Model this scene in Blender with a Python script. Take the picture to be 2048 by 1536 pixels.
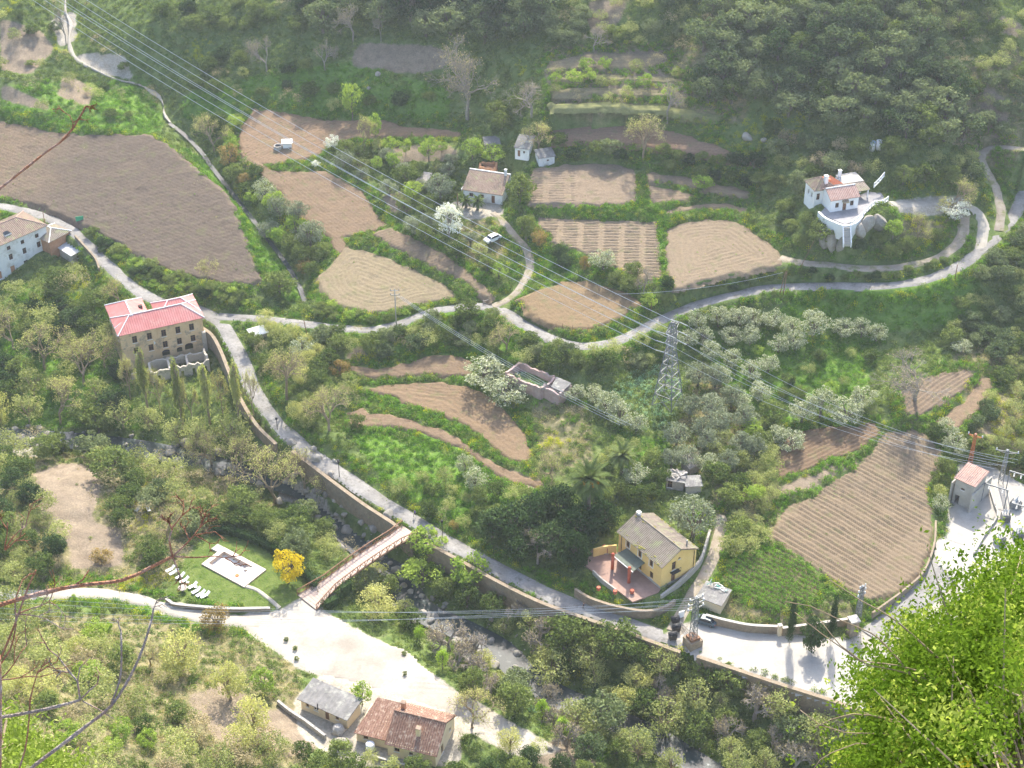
import bpy, bmesh, math, random, time
import numpy as np
from mathutils import Vector, Matrix
T0 = time.time()
for o in list(bpy.data.objects): bpy.data.objects.remove(o)
scene = bpy.context.scene
COL = scene.collection
# ---------------------------------------------------------------- camera
HAZE = 0.00015
F = 3290.0; PITCH = math.radians(35.0); CAM = np.array([0.0, 0.0, 200.0])
cam_data = bpy.data.cameras.new("camera"); cam = bpy.data.objects.new("camera", cam_data); COL.objects.link(cam)
cam.location = CAM; cam.rotation_euler = (math.radians(90) - PITCH, 0, 0)
cam_data.sensor_width = 36.0; cam_data.lens = F * 36.0 / 2048.0; cam_data.clip_start = 0.1; cam_data.clip_end = 6000
scene.camera = cam
# ---------------------------------------------------------------- sky, sun, exposure
SUN_EL = math.radians(43); SUN_AZ = math.radians(7)          # azimuth measured from +Y towards +X
world = bpy.data.worlds.new("World"); scene.world = world; world.use_nodes = True
wn = world.node_tree.nodes; wl = world.node_tree.links
bg = wn["Background"]; bg.inputs["Strength"].default_value = 0.15
skyt = wn.new("ShaderNodeTexSky"); skyt.sky_type = 'NISHITA'; skyt.sun_disc = False
skyt.sun_elevation = SUN_EL; skyt.sun_rotation = SUN_AZ; skyt.altitude = 600; skyt.air_density = 0.9; skyt.dust_density = 4.0
wl.new(skyt.outputs[0], bg.inputs[0])
sl = bpy.data.lights.new("sun", 'SUN'); sl.energy = 2.95; sl.angle = math.radians(0.6); sl.color = (1.0, 0.93, 0.80)
sun = bpy.data.objects.new("sun", sl); COL.objects.link(sun); sun.location = (60, 300, 320)
sdir = Vector((math.sin(SUN_AZ) * math.cos(SUN_EL), math.cos(SUN_AZ) * math.cos(SUN_EL), math.sin(SUN_EL)))
sun.rotation_euler = (-sdir).to_track_quat('-Z', 'Y').to_euler()
vs = scene.view_settings; vs.view_transform = 'Standard'; vs.look = 'None'; vs.gamma = 1.0; vs.exposure = 1.74
try: vs.use_curve_mapping = False
except Exception: pass
scene.render.engine = 'CYCLES'
cy = scene.cycles; cy.use_denoising = True; cy.max_bounces = 6; cy.diffuse_bounces = 3; cy.glossy_bounces = 2
cy.transmission_bounces = 3; cy.transparent_max_bounces = 6; cy.volume_bounces = 0; cy.sample_clamp_indirect = 4
cy.use_adaptive_sampling = True; cy.adaptive_threshold = 0.02
# ---------------------------------------------------------------- pixel <-> world (photo pixels, 2048 x 1536)
FW = np.array([0, math.cos(PITCH), -math.sin(PITCH)]); UP = np.array([0, math.sin(PITCH), math.cos(PITCH)]); RT = np.array([1.0, 0, 0])
def ray(px, py):
    px = np.asarray(px, float)[..., None]; py = np.asarray(py, float)[..., None]
    return FW + (px - 1024) / F * RT + (768 - py) / F * UP
def at(px, py, z):
    d = ray(px, py); t = (np.asarray(z, float) - CAM[2]) / d[..., 2]
    return CAM + d * t[..., None]
def at_depth(px, py, depth): return CAM + ray(px, py) * depth
def proj(P):
    v = np.asarray(P, float) - CAM; d = v @ FW
    return 1024 + F * (v @ RT) / d, 768 - F * (v @ UP) / d, d
def inpoly(x, y, poly):
    x = np.asarray(x); y = np.asarray(y); r = np.zeros(x.shape, bool); n = len(poly)
    for i in range(n):
        x1, y1 = poly[i][:2]; x2, y2 = poly[(i + 1) % n][:2]
        if y1 == y2: continue
        c = ((y1 > y) != (y2 > y)) & (x < (x2 - x1) * (y - y1) / (y2 - y1) + x1); r ^= c
    return r
def segdist(x, y, pts, closed=False):
    best = np.full(np.shape(x), 1e9); bz = np.zeros(np.shape(x)); n = len(pts)
    for i in range(n if closed else n - 1):
        a = pts[i]; b = pts[(i + 1) % n]; dx, dy = b[0] - a[0], b[1] - a[1]; L = dx * dx + dy * dy + 1e-9
        t = np.clip(((x - a[0]) * dx + (y - a[1]) * dy) / L, 0, 1)
        d = np.hypot(x - a[0] - t * dx, y - a[1] - t * dy); m = d < best
        best = np.where(m, d, best)
        if len(a) > 2: bz = np.where(m, a[2] + t * (b[2] - a[2]), bz)
    return best, bz
def catmull(pts, step=1.5):
    P = np.asarray(pts, float); out = []
    Q = np.vstack([2 * P[0] - P[1], P, 2 * P[-1] - P[-2]])
    for i in range(1, len(Q) - 2):
        p0, p1, p2, p3 = Q[i - 1:i + 3]; n = max(1, int(np.linalg.norm(p2 - p1) / step))
        for k in range(n):
            t = k / n
            out.append(0.5 * (2 * p1 + (p2 - p0) * t + (2 * p0 - 5 * p1 + 4 * p2 - p3) * t * t + (3 * p1 - p0 - 3 * p2 + p3) * t ** 3))
    out.append(P[-1]); return np.array(out)
def pw(lst): return np.array([at(a, b, c) for a, b, c in lst])
# ---------------------------------------------------------------- the lie of the land: fields, roads, water, with heights
def plane3(anchors):
    A = pw(anchors); n = np.cross(A[1] - A[0], A[2] - A[0]); return A[0], n
def on_plane(px, py, pl):
    d = ray(px, py); p0, n = pl; t = ((p0 - CAM) @ n) / (d @ n); return CAM + d * t[..., None]
FIELDS = {}
def field(key, poly, anchors, **kw):
    pl = plane3(anchors); a = np.array(poly, float)
    FIELDS[key] = dict(px=poly, pl=pl, w=on_plane(a[:, 0], a[:, 1], pl), **kw)
field('dark_slope', [(-30,236),(60,250),(110,262),(165,268),(240,266),(300,268),(330,285),(370,315),(410,350),(450,385),(475,430),(490,475),(505,520),(522,558),(505,570),(450,568),(375,552),(325,536),(275,513),(225,481),(175,456),(140,438),(80,413),(30,400),(-30,393)],
      [(0,390,9.5),(500,565,8),(250,268,19)], col=(.235,.185,.15), col2=(.37,.265,.18), tone=((150,330),(-40,330)), fur=('line',(0,300),(130,350),.8,.05), label='large dark freshly tilled field on the slope above the roadside hedge')
field('upper_tan', [(505,215),(587,226),(652,238),(770,238),(812,251),(862,254),(925,262),(922,277),(775,272),(700,277),(662,290),(630,310),(600,320),(545,327),(498,328),(478,300),(478,255)],
      [(500,220,19),(920,265,20.5),(500,320,16.2)], col=(.36,.25,.165), col2=(.40,.27,.19), fur=('line',(500,300),(600,250),.9,.05), label='tan ploughed field with the small white water hut')
field('neck', [(482,300),(508,318),(545,338),(600,342),(650,340),(690,358),(730,384),(752,424),(777,451),(740,467),(687,474),(692,488),(700,497),(672,512),(662,491),(652,469),(620,446),(572,421),(557,384),(535,365)],
      [(500,332,15.9),(765,440,13.2),(690,485,11.2)], col=(.35,.25,.17), col2=(.38,.265,.18), fur=('line',(520,350),(700,480),.8,.06), label='tan ploughed field narrowing down towards the oval field')
field('oval', [(690,494),(742,501),(774,514),(824,536),(862,554),(899,571),(915,592),(887,600),(837,606),(799,618),(762,625),(724,624),(687,613),(659,600),(642,579),(634,551),(652,536),(674,510)],
      [(640,570,9),(910,590,10),(720,500,10.9)], col=(.40,.315,.215), col2=(.33,.29,.17), fur=('edge',1.15,.09), label='oval pale field with rings of furrows above the road bend')
field('strip', [(740,468),(780,450),(837,479),(887,504),(925,531),(965,565),(990,588),(982,600),(968,596),(937,569),(900,549),(862,531),(812,506),(777,491),(757,476)],
      [(760,460,13.2),(985,595,11.2),(930,530,12.8)], col=(.36,.27,.19), col2=(.32,.235,.165), fur=('line',(760,470),(800,455),.8,.07), label='narrow brown strip field with short ridges below the farmhouse')
field('orchard_top', [(1106,237),(1136,234),(1261,242),(1349,260),(1411,281),(1449,295),(1474,307),(1511,317),(1536,331),(1486,323),(1424,313),(1334,298),(1249,287),(1174,282),(1104,285),(1096,272)],
      [(1100,240,27.5),(1534,330,26.5),(1174,282,26)], col=(.40,.27,.19), col2=(.37,.25,.18), fur=('line',(1110,260),(1300,262),.9,.06), label='long narrow reddish field above the ivy-covered terrace bank')
field('square', [(1062,350),(1069,337),(1129,326),(1184,324),(1236,327),(1273,337),(1276,384),(1274,404),(1236,409),(1174,409),(1124,408),(1060,405)],
      [(1069,337,21.5),(1274,337,22),(1170,410,20)], col=(.39,.30,.22), col2=(.36,.27,.2), fur=('beds',(1070,370),(1150,369),.95,.17,5.0,(1065,1152)), label='square pale field with ridged beds on its west side')
field('beds', [(1074,431),(1174,439),(1249,441),(1317,444),(1318,484),(1325,558),(1300,562),(1286,560),(1236,538),(1186,515),(1136,494),(1101,484),(1099,466),(1074,451)],
      [(1074,431,17.5),(1317,444,18),(1300,555,15.5)], col=(.40,.31,.22), col2=(.35,.26,.185), fur=('beds',(1100,460),(1300,463),1.05,.21,4.6,None), label='field laid out in many short ridged beds with paths between')
field('east', [(1334,456),(1374,442),(1424,436),(1474,442),(1499,457),(1536,480),(1553,491),(1566,516),(1570,532),(1536,535),(1461,548),(1399,565),(1349,578),(1338,558),(1330,496)],
      [(1340,460,18),(1570,520,18.3),(1350,575,16)], col=(.39,.30,.215), col2=(.34,.27,.185), fur=('edge',1.2,.09), label='broad pale rough-tilled field above the upper road')
field('step_a', [(1289,347),(1306,342),(1374,351),(1474,373),(1515,385),(1480,388),(1440,384),(1400,376),(1340,362),(1296,362)], [(1290,350,22),(1480,380,22),(1374,352,22.3)], col=(.38,.29,.205), col2=(.36,.27,.19), fur=('line',(1300,352),(1400,366),.9,.06), label='topmost of the three curved terrace plots')
field('step_b', [(1294,368),(1345,378),(1394,388),(1384,397),(1336,403),(1309,412),(1300,399)], [(1294,370,20.8),(1390,390,20.8),(1309,410,20.2)], col=(.37,.28,.2), col2=(.35,.26,.185), fur=('line',(1300,390),(1390,390),.9,.1), label='small middle plot of the three curved terrace plots')
field('step_c', [(1322,428),(1361,411),(1411,404),(1461,405),(1499,417),(1494,428),(1449,418),(1399,418),(1361,424),(1336,431)], [(1324,427,19.4),(1494,425,19.6),(1411,404,19.8)], col=(.39,.30,.21), col2=(.36,.27,.19), fur=('line',(1330,428),(1420,408),.8,.1), label='lowest and most curved of the three terrace plots')
field('bend', [(1036,597),(1074,577),(1124,562),(1174,559),(1211,567),(1249,582),(1289,607),(1261,620),(1224,643),(1186,657),(1149,660),(1111,653),(1074,638),(1049,616)],
      [(1040,596,12.3),(1289,606,13),(1150,660,11.4)], col=(.37,.265,.16), col2=(.33,.23,.145), fur=('edge',.9,.05), label='leaf-shaped brown field inside the bend of the upper road')
field('low_a', [(697,727),(762,735),(812,725),(849,710),(887,707),(924,712),(950,727),(942,753),(862,748),(787,755),(724,753),(699,741)], [(700,735,4.6),(940,730,5),(860,708,5.2)], col=(.31,.22,.15), col2=(.34,.25,.17), fur=('edge',1.0,.08), label='curved brown terrace field under the roadside shrubs')
field('low_b', [(715,775),(760,769),(850,761),(930,766),(985,791),(1020,826),(1050,866),(1064,905),(1055,924),(1020,922),(987,899),(962,874),(924,847),(874,824),(824,814),(787,794),(737,782)],
      [(760,770,3.9),(1060,910,2),(930,765,3.9)], col=(.36,.255,.165), col2=(.32,.22,.145), fur=('edge',1.05,.1), label='large curved brown field with long flowing furrows')
field('low_c', [(690,822),(724,816),(762,825),(812,835),(862,850),(899,863),(937,888),(974,913),(1012,934),(1085,962),(1085,976),(1020,968),(985,944),(924,900),(874,878),(837,863),(787,853),(737,853),(700,858)],
      [(720,830,2.8),(1010,950,1.4),(840,840,2.9)], col=(.35,.245,.165), col2=(.37,.275,.195), fur=('edge',1.0,.08), label='long thin brown terrace field next above the riverside road')
field('spoon', [(1881,744),(1936,735),(1946,747),(1936,768),(1911,792),(1874,812),(1844,827),(1824,835),(1806,818),(1798,793),(1803,778)], [(1881,744,9.2),(1946,747,8.8),(1830,832,7)], col=(.34,.255,.185), col2=(.31,.23,.165), fur=('line',(1820,810),(1900,760),.85,.1), label='brown ridged field at the foot of the steep bank')
field('strip_r', [(1961,750),(1986,755),(1981,783),(1961,822),(1936,842),(1911,858),(1886,853),(1863,847),(1899,823),(1929,800),(1948,775)], [(1961,750,8),(1986,755,7.9),(1880,850,5.8)], col=(.40,.29,.20), col2=(.37,.265,.185), fur=('edge',1.1,.06), label='curved pinkish strip field beside the scrubby bank')
field('dark_low', [(1588,863),(1631,854),(1686,851),(1748,845),(1765,858),(1756,872),(1731,892),(1698,912),(1656,917),(1611,942),(1561,958),(1547,942),(1547,913),(1561,883)], [(1588,863,5.2),(1748,845,5.6),(1561,955,4)], col=(.27,.185,.125), col2=(.31,.22,.15), fur=('line',(1550,930),(1700,860),.9,.09), label='dark brown ploughed plot beside the blossom hedge')
field('big_r', [(1773,864),(1823,857),(1848,865),(1873,882),(1890,908),(1887,930),(1868,957),(1855,988),(1866,1018),(1866,1068),(1856,1113),(1838,1145),(1800,1180),(1765,1195),(1735,1200),(1695,1180),(1648,1150),(1591,1108),(1540,1078),(1543,1060),(1555,1030),(1575,1006),(1623,994),(1638,980),(1661,961),(1691,944),(1711,934),(1736,909),(1748,889),(1761,872)],
      [(1820,860,5.4),(1560,1060,2.6),(1760,1190,1.6)], col=(.36,.28,.20), col2=(.31,.235,.165), tone=((1830,900),(1600,1090)), fur=('line',(1560,1050),(1780,1180),1.05,.17), label='big pale field with long straight ridges near the substation')
field('beans', [(1455,1130),(1480,1110),(1560,1093),(1600,1113),(1645,1158),(1652,1185),(1620,1198),(1560,1222),(1500,1192),(1450,1165)], [(1460,1130,2.0),(1640,1165,1.9),(1560,1215,1.4)], col=(.25,.2,.12), col2=(.3,.25,.15), fur=('line',(1470,1130),(1600,1200),1.1,.06), label='vegetable plot planted with rows of leafy green plants')
field('thin_a', [(1090,122),(1180,106),(1330,104),(1343,118),(1310,134),(1200,138),(1100,141)], [(1095,130,37.2),(1330,118,38.2),(1200,106,38.6)], col=(.34,.27,.19), col2=(.40,.36,.2), fur=('line',(1100,130),(1300,120),1.2,.04), label='topmost dry brown terrace under the wood')
field('thin_b', [(1100,152),(1200,147),(1330,151),(1405,166),(1330,164),(1200,161),(1105,163)], [(1100,157,35.5),(1330,158,35.9),(1200,147,36.1)], col=(.36,.31,.19), col2=(.44,.42,.18), fur=('line',(1110,156),(1300,158),1.2,.04), label='second thin dry terrace with yellow grass')
field('thin_c', [(1105,176),(1200,172),(1320,177),(1420,192),(1350,194),(1220,190),(1110,188)], [(1105,182,33.9),(1400,190,34.3),(1200,172,34.6)], col=(.36,.30,.2), col2=(.42,.40,.18), fur=('line',(1110,182),(1300,184),1.2,.04), label='third thin dry terrace with yellow grass')
field('thin_d', [(1100,206),(1200,202),(1330,208),(1450,230),(1430,238),(1330,224),(1220,216),(1105,217)], [(1100,212,32.2),(1440,234,32.2),(1220,202,32.9)], col=(.34,.34,.15), col2=(.42,.44,.18), fur=('line',(1110,210),(1300,214),1.2,.04), label='lowest thin terrace of bright yellow-green grass')
# roads and tracks: (name, pixel/height list, width m)
ROADS = {
 'river_road': ([(-60,400,9.3),(0,412,9),(60,424,8.6),(120,446,8.2),(165,480,7.4),(210,525,6.4),(260,570,5.4),(320,603,4.8),(390,617,4.5),(435,640,4.2),(465,680,3.8),(488,730,3.2),(512,785,2.6),(552,843,2.0),(605,893,1.5),(665,935,1.0),(725,977,.6),(780,1012,.3),(835,1045,0),(900,1086,-.2),(980,1128,-.3),(1050,1165,-.4),(1120,1197,-.4),(1200,1226,-.5),(1290,1258,-.5),(1390,1290,-.5)], 3.7),
 'upper_road': ([(435,632,4.3),(470,634,4.6),(520,637,5.2),(600,646,6.2),(680,656,7.0),(740,659,7.4),(800,647,7.9),(850,628,8.6),(900,617,9.2),(960,612,9.8),(1010,624,10),(1050,650,10),(1100,676,10),(1150,691,10),(1200,689,10.3),(1260,671,10.8),(1330,636,11.7),(1400,607,12.6),(1500,583,14),(1580,573,15),(1660,571,16),(1740,572,16.8),(1810,567,17.6),(1870,553,18.4),(1920,530,19.2),(1960,502,20),(2000,463,21),(2030,427,22),(2044,395,23),(2060,360,24)], 3.4),
 'farm_track': ([(985,612,10),(1020,596,10.6),(1048,565,11.8),(1060,530,13),(1052,497,14.2),(1030,472,15),(1005,440,15.6),(985,425,15.9)], 2.3),
 'villa_drive': ([(1962,500,20),(1965,470,21),(1966,440,22.3),(1950,418,23.6),(1915,406,24.8),(1870,404,25.6),(1820,408,26.4),(1775,405,26.9)], 3.0),
 'hill_track': ([(1998,462,21.2),(2002,420,23.2),(1992,375,25.5),(1970,335,28),(1962,308,30),(1990,293,31),(2030,296,32),(2070,300,33)], 2.4),
 'field_track': ([(1560,515,18.2),(1600,524,18.4),(1660,530,18.5),(1740,536,18.6),(1820,530,19),(1890,508,20),(1925,470,21.3),(1930,425,23)], 3.0),
 'house_lane': ([(1345,1262,-.3),(1370,1215,.4),(1400,1165,1.1),(1425,1115,1.6),(1438,1070,2.0),(1445,1030,2.5)], 2.6),
 'yard_road': ([(1745,1275,0),(1790,1240,.4),(1840,1195,1.2),(1885,1140,2.0),(1915,1085,2.5)], 6.0),
 'near_path': ([(-60,1192,0),(60,1190,-.4),(180,1185,-1.0),(280,1200,-1.8),(360,1225,-2.3),(440,1240,-2.5),(520,1248,-2.6)], 3.2),
}
RW = {}
for k, (pts, w) in ROADS.items(): RW[k] = (catmull(pw(pts), 1.2), w)
RIVER_PX = [(-80,872,-5.0),(0,872,-5.1),(90,877,-5.2),(180,884,-5.3),(270,895,-5.4),(340,908,-5.5),(400,922,-5.6),(470,938,-5.7),(550,962,-5.8),(620,988,-5.9),(680,1050,-6.1),(725,1095,-6.2),(790,1140,-6.4),(815,1185,-6.5),(850,1225,-6.7),(930,1262,-6.9),(1000,1300,-7.1),(1050,1350,-7.3),(1120,1395,-7.5),(1230,1440,-7.7),(1330,1490,-7.9),(1440,1560,-8.1)]
RIVER = catmull(pw(RIVER_PX), 2.0); RIVER_W = 2.7
STREAM_PX = [(125,-30,33),(138,60,27.5),(150,110,24.5),(215,150,21.5),(290,175,19.5),(325,200,18.2),(328,235,16.8),(365,265,15.3),(400,300,13.8),(425,335,12.6),(480,405,10.6),(530,470,9.0),(575,530,7.6),(600,575,6.6),(612,612,5.7)]
STREAM = catmull(pw(STREAM_PX), 2.0)
PADS = {
 'yellow': ([(1180,1130),(1232,1098),(1300,1062),(1396,1122),(1325,1200),(1230,1185)], 1.5),
 'cottage': ([(590,1420),(640,1350),(760,1375),(930,1430),(905,1540),(690,1540)], -1.8),
 'villa': ([(1632,418),(1650,392),(1740,378),(1795,398),(1762,422),(1725,438),(1692,452),(1662,440)], 27.0),
 'farm': ([(912,428),(925,365),(1025,365),(1020,430)], 16.0),
 'sub': ([(1893,1020),(1912,925),(1990,935),(2080,985),(2080,1170),(1930,1180),(1875,1110)], 2.5),
 'plaza': ([(1325,1268),(1400,1236),(1565,1272),(1700,1274),(1765,1240),(1850,1340),(1800,1450),(1700,1417),(1560,1368),(1400,1315)], -.5),
 'parking': ([(455,1232),(560,1220),(610,1196),(650,1225),(720,1270),(800,1300),(880,1365),(1000,1435),(1070,1475),(1040,1505),(930,1440),(800,1395),(700,1365),(620,1345),(560,1310),(490,1262)], -2.6),
 'lawn': ([(325,1190),(395,1085),(445,1062),(560,1095),(625,1150),(612,1190),(560,1218),(470,1222),(400,1212)], -2.4),
 'annex': ([(92,514),(143,488),(122,464),(74,486)], 5.0),
 'shedyard': ([(98,545),(112,515),(150,500),(174,520),(178,545),(140,560)], 3.4),
 'redhouse': ([(245,735),(405,690),(440,760),(300,790)], -1.2),
}
CTRL = [(-200,-150,43),(200,-150,42),(600,-150,47),(1000,-150,52),(1400,-150,57),(1800,-150,63),(2250,-150,60),(60,600,2),(150,700,-1.8),(80,790,-3.6),(300,850,-4.2),(0,650,0),(200,600,2.5),(130,560,3),(50,545,3),(40,740,-3),(420,760,1),(450,880,-3),
 (1400,650,9),(1700,690,8.6),(1500,760,6.4),(1700,790,6.8),(1450,880,4.4),(1350,850,4.2),(1600,720,8),(1260,800,5.2),(1150,780,6),(1060,760,6.2),(1330,790,5.4),(1480,1000,3.4),(1250,950,3.2),(1130,900,3.2),(1100,1000,2.2),(1000,1040,1),(850,960,1),(1180,1050,2),(1400,990,3.4),
 (1740,665,9),(1850,665,10),(1950,640,11),(2040,560,17),(2040,700,9),(2040,800,6.5),(1960,900,5),(2040,900,5),(1900,700,9.6),(2040,470,21),
 (1690,488,22),(1650,476,21.6),(1690,467,24.8),(1660,455,24.9),(1716,457,24.8),(1640,444,25.2),(1600,440,23),(1740,470,22),(1830,450,23.4),(1880,460,22.6),(1780,345,29.5),(1700,340,29.6),(1620,345,28.2),(1850,380,28.5),(1830,300,33.5),
 (1750,290,33),(1600,285,31),(1560,340,27),(1700,180,40.5),(1700,100,46),(1700,0,52.5),(1900,300,34),(2040,20,51),(2040,130,43.5),(2040,230,37),(1930,150,42.5),(1500,60,46),(1500,170,38.5),(1400,100,42),(1400,220,33.8),(1300,200,33),(1200,150,36),(1200,200,32.6),(1120,200,31.8),(1120,120,37.3),(1300,110,39.5),(1300,30,45.5),(1100,30,43.5),
 (1050,290,24.5),(1045,322,22.4),(1095,330,21.6),(1030,240,27),(940,290,22),(860,300,19.5),(850,330,17.5),(960,340,19),(830,390,16),(860,430,15),(800,430,14.2),(900,470,14),(950,520,13),(1000,540,12.6),(1090,510,14),(1130,530,13.6),(880,220,24),
 (900,110,33),(800,110,32.3),(720,110,31.3),(900,160,29),(760,180,27.5),(850,200,26),(700,200,24),(600,150,26),(620,200,22),(560,40,34.5),(450,100,28.5),(400,180,23),(480,190,21.5),(300,60,31),(350,0,35.5),(200,100,25.5),(240,210,20.5),(100,60,28),(0,60,29),(0,160,23.5),(100,160,22.5),(60,220,20.5),(180,230,20.3),(0,0,34),(700,30,37),(900,0,41.5),
 (430,300,13.6),(450,360,12.6),(560,470,9.8),(600,500,9.2),(540,520,9),(580,590,6.8),(640,640,7),
 (600,700,4.4),(650,700,4.8),(800,690,6.4),(1000,690,7.2),(1100,720,6.8),(1250,720,6.8),(1350,690,8),
 (150,970,-1),(60,960,-1.5),(250,960,-2.4),(300,1010,-2),(200,1060,-.8),(60,1080,.6),(100,1140,.4),(350,1010,-3),(480,1010,-3.8),(580,1050,-3.4),(640,1100,-3.2),
 (300,1300,.5),(420,1330,-.6),(200,1300,3),(100,1300,5.5),(0,1300,8),(0,1420,13),(100,1440,11),(200,1440,7.5),(300,1440,4.5),(420,1440,1.8),(500,1370,-.6),(550,1480,.6),(650,1560,2),(0,1560,19),(150,1560,14),(300,1560,9),(450,1560,4.5),
 (1000,1520,-1.6),(1100,1500,-3),(900,1330,-4.2),(800,1250,-4.2),(950,1350,-4.5),(1060,1420,-4.6),(1150,1480,-5.5),(1200,1330,-5.6),(1350,1380,-6),(1500,1430,-6),(1300,1450,-7),(1500,1520,-6.5),(1650,1480,-5.5),(1750,1530,-5),(1900,1500,-4),(2040,1400,0),(2040,1250,2),(950,1180,-4.6),(1050,1230,-5.2)]
# foot of the river walls (kept low so that the walls stand free)
WALLFOOT = [[(520,880,-3.0),(590,925,-3.6),(650,968,-4.2),(710,1010,-4.6),(775,1055,-5)],[(900,1125,-4.6),(960,1152,-4.8),(1040,1196,-5),(1120,1230,-5.2),(1220,1268,-5.4),(1330,1310,-5.6),(1400,1345,-5.8),(1560,1400,-6),(1700,1450,-6)],
            [(430,690,.2),(455,740,-.3),(480,800,-.8),(515,850,-1.6)]]
# ---------------------------------------------------------------- heightfield
X0, X1, Y0, Y1, RES = -175.0, 175.0, 140.0, 468.0, 0.8
gx = np.arange(X0, X1 + .01, RES); gy = np.arange(Y0, Y1 + .01, RES); NX, NY = len(gx), len(gy)
GX, GY = np.meshgrid(gx, gy)
cp = [at(a, b, c) for a, b, c in CTRL]
for f in FIELDS.values(): cp += list(f['w'][::2]); cp.append(f['w'].mean(0))
for k, (P, w) in RW.items(): cp += list(P[::8])
cp += list(RIVER[::5]); cp += list(STREAM[::5])
for poly, z in PADS.values(): cp += [at(a, b, z) for a, b in poly]
for L in WALLFOOT: cp += list(pw(L))
cp = np.array(cp)
keep = []
for p in cp:
    if all((p[0] - q[0]) ** 2 + (p[1] - q[1]) ** 2 > 6.0 for q in keep): keep.append(p)
cp = np.array(keep)
def tps(r2): return np.where(r2 > 0, .5 * r2 * np.log(r2 + 1e-12), 0)
S = 100.0; C = cp[:, :2] / S; n = len(C)
K = tps(((C[:, None] - C[None]) ** 2).sum(-1)) + np.eye(n) * 2e-4; Pm = np.c_[np.ones(n), C]
A = np.block([[K, Pm], [Pm.T, np.zeros((3, 3))]]); sol = np.linalg.solve(A, np.r_[cp[:, 2], 0, 0, 0])
cgx = np.linspace(X0, X1, 110); cgy = np.linspace(Y0, Y1, 104); QX, QY = np.meshgrid(cgx, cgy)
q = np.c_[QX.ravel(), QY.ravel()] / S
bz = np.concatenate([tps(((qq[:, None] - C[None]) ** 2).sum(-1)) @ sol[:n] for qq in np.array_split(q, 12)]) + sol[n] + q @ sol[n + 1:]
bz = bz.reshape(QX.shape)
def bil(img, fx, fy):
    h, w = img.shape; fx = np.clip(fx, 0, w - 1.001); fy = np.clip(fy, 0, h - 1.001); i = fx.astype(int); j = fy.astype(int); u = fx - i; v = fy - j
    return (img[j, i] * (1 - u) + img[j, i + 1] * u) * (1 - v) + (img[j + 1, i] * (1 - u) + img[j + 1, i + 1] * u) * v
base = bil(bz, (GX - X0) / (X1 - X0) * 109, (GY - Y0) / (Y1 - Y0) * 103)
base = np.clip(base, -9, 90)
fix = np.zeros(GX.shape, bool); val = np.zeros(GX.shape)
def setfix(m, z):
    fix[m] = True; val[m] = z[m] if isinstance(z, np.ndarray) else z
def near(P, r):
    x0, y0 = P[:, :2].min(0) - r; x1, y1 = P[:, :2].max(0) + r; return (GX > x0) & (GX < x1) & (GY > y0) & (GY < y1)
for L in WALLFOOT:
    P = catmull(pw(L), 1.0); d, z = segdist(GX, GY, P[::2]); setfix(d < 1.0, z)
d, z = segdist(GX, GY, STREAM[::2]); setfix(d < 1.3, z - .5); STREAM_D = d
d, z = segdist(GX, GY, RIVER[::2]); setfix(d < RIVER_W * .75, z - .9); RIVER_D = d
EXCL = (RIVER_D < 3.0) | (STREAM_D < .8)          # where no plant grows
SOLID = np.zeros(GX.shape, bool)
for poly, z in PADS.values():
    a = np.array(poly, float); w = at(a[:, 0], a[:, 1], np.full(len(a), z)); m = inpoly(GX, GY, w); setfix(m, z - .03)
a = np.array([(418,1126),(446,1102),(500,1130),(478,1158)], float); setfix(inpoly(GX, GY, at(a[:, 0], a[:, 1], np.full(4, -2.3))), -4.2)
for f in FIELDS.values():
    p0, nn = f['pl']; m = inpoly(GX, GY, f['w']); zz = p0[2] - ((GX - p0[0]) * nn[0] + (GY - p0[1]) * nn[1]) / nn[2]; setfix(m, zz - .28); SOLID |= m
for k, (P, w) in RW.items():
    d, z = segdist(GX, GY, P[::2]); m = d < w * .5 + .5; setfix(m, z - .12); SOLID |= d < w * .5 + .3
# outside the river walls the ground falls away
RWALLS = [([(592,898,1.4),(640,934,1.0),(690,972,.7),(740,1008,.4),(790,1040,.2),(803,1050,.1)], -3.8), ([(862,1082,.1),(930,1118,0),(1010,1162,-.1),(1090,1200,-.1),(1180,1232,-.2),(1270,1263,-.2),(1365,1298,-.2)], -4.6), ([(1398,1306,-.1),(1470,1330,-.1),(1560,1360,-.1),(1640,1385,-.1),(1720,1412,-.1),(1800,1440,-.1)], -5.2), ([(408,650,4.4),(432,668,4.2),(450,700,3.8),(468,745,3.3),(488,792,2.8),(520,845,2.2),(560,885,1.8)], -.4)]
for pts_, foot in RWALLS:
    P = catmull(pw(pts_), 1.0); T = np.gradient(P[:, :2], axis=0); T /= np.linalg.norm(T, axis=1)[:, None]; Q = P.copy(); Q[:, :2] += np.c_[T[:, 1], -T[:, 0]] * 1.5; d, _ = segdist(GX, GY, Q[:, :2]); m = d < 1.25
    zz = np.full(GX.shape, foot) if foot > -1 or foot < -3 else foot; setfix(m, zz - 0.0); SOLID &= ~m
EXCL |= SOLID
def down(a, m):
    h, w = a.shape; a = np.pad(a, ((0, h % 2), (0, w % 2)), 'edge'); m = np.pad(m, ((0, h % 2), (0, w % 2)), 'edge').astype(float)
    s = lambda t: t[::2, ::2] + t[1::2, ::2] + t[::2, 1::2] + t[1::2, 1::2]
    c = s(m); return np.where(c > 0, s(a * m) / np.maximum(c, 1), 0), c > 0
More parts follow.
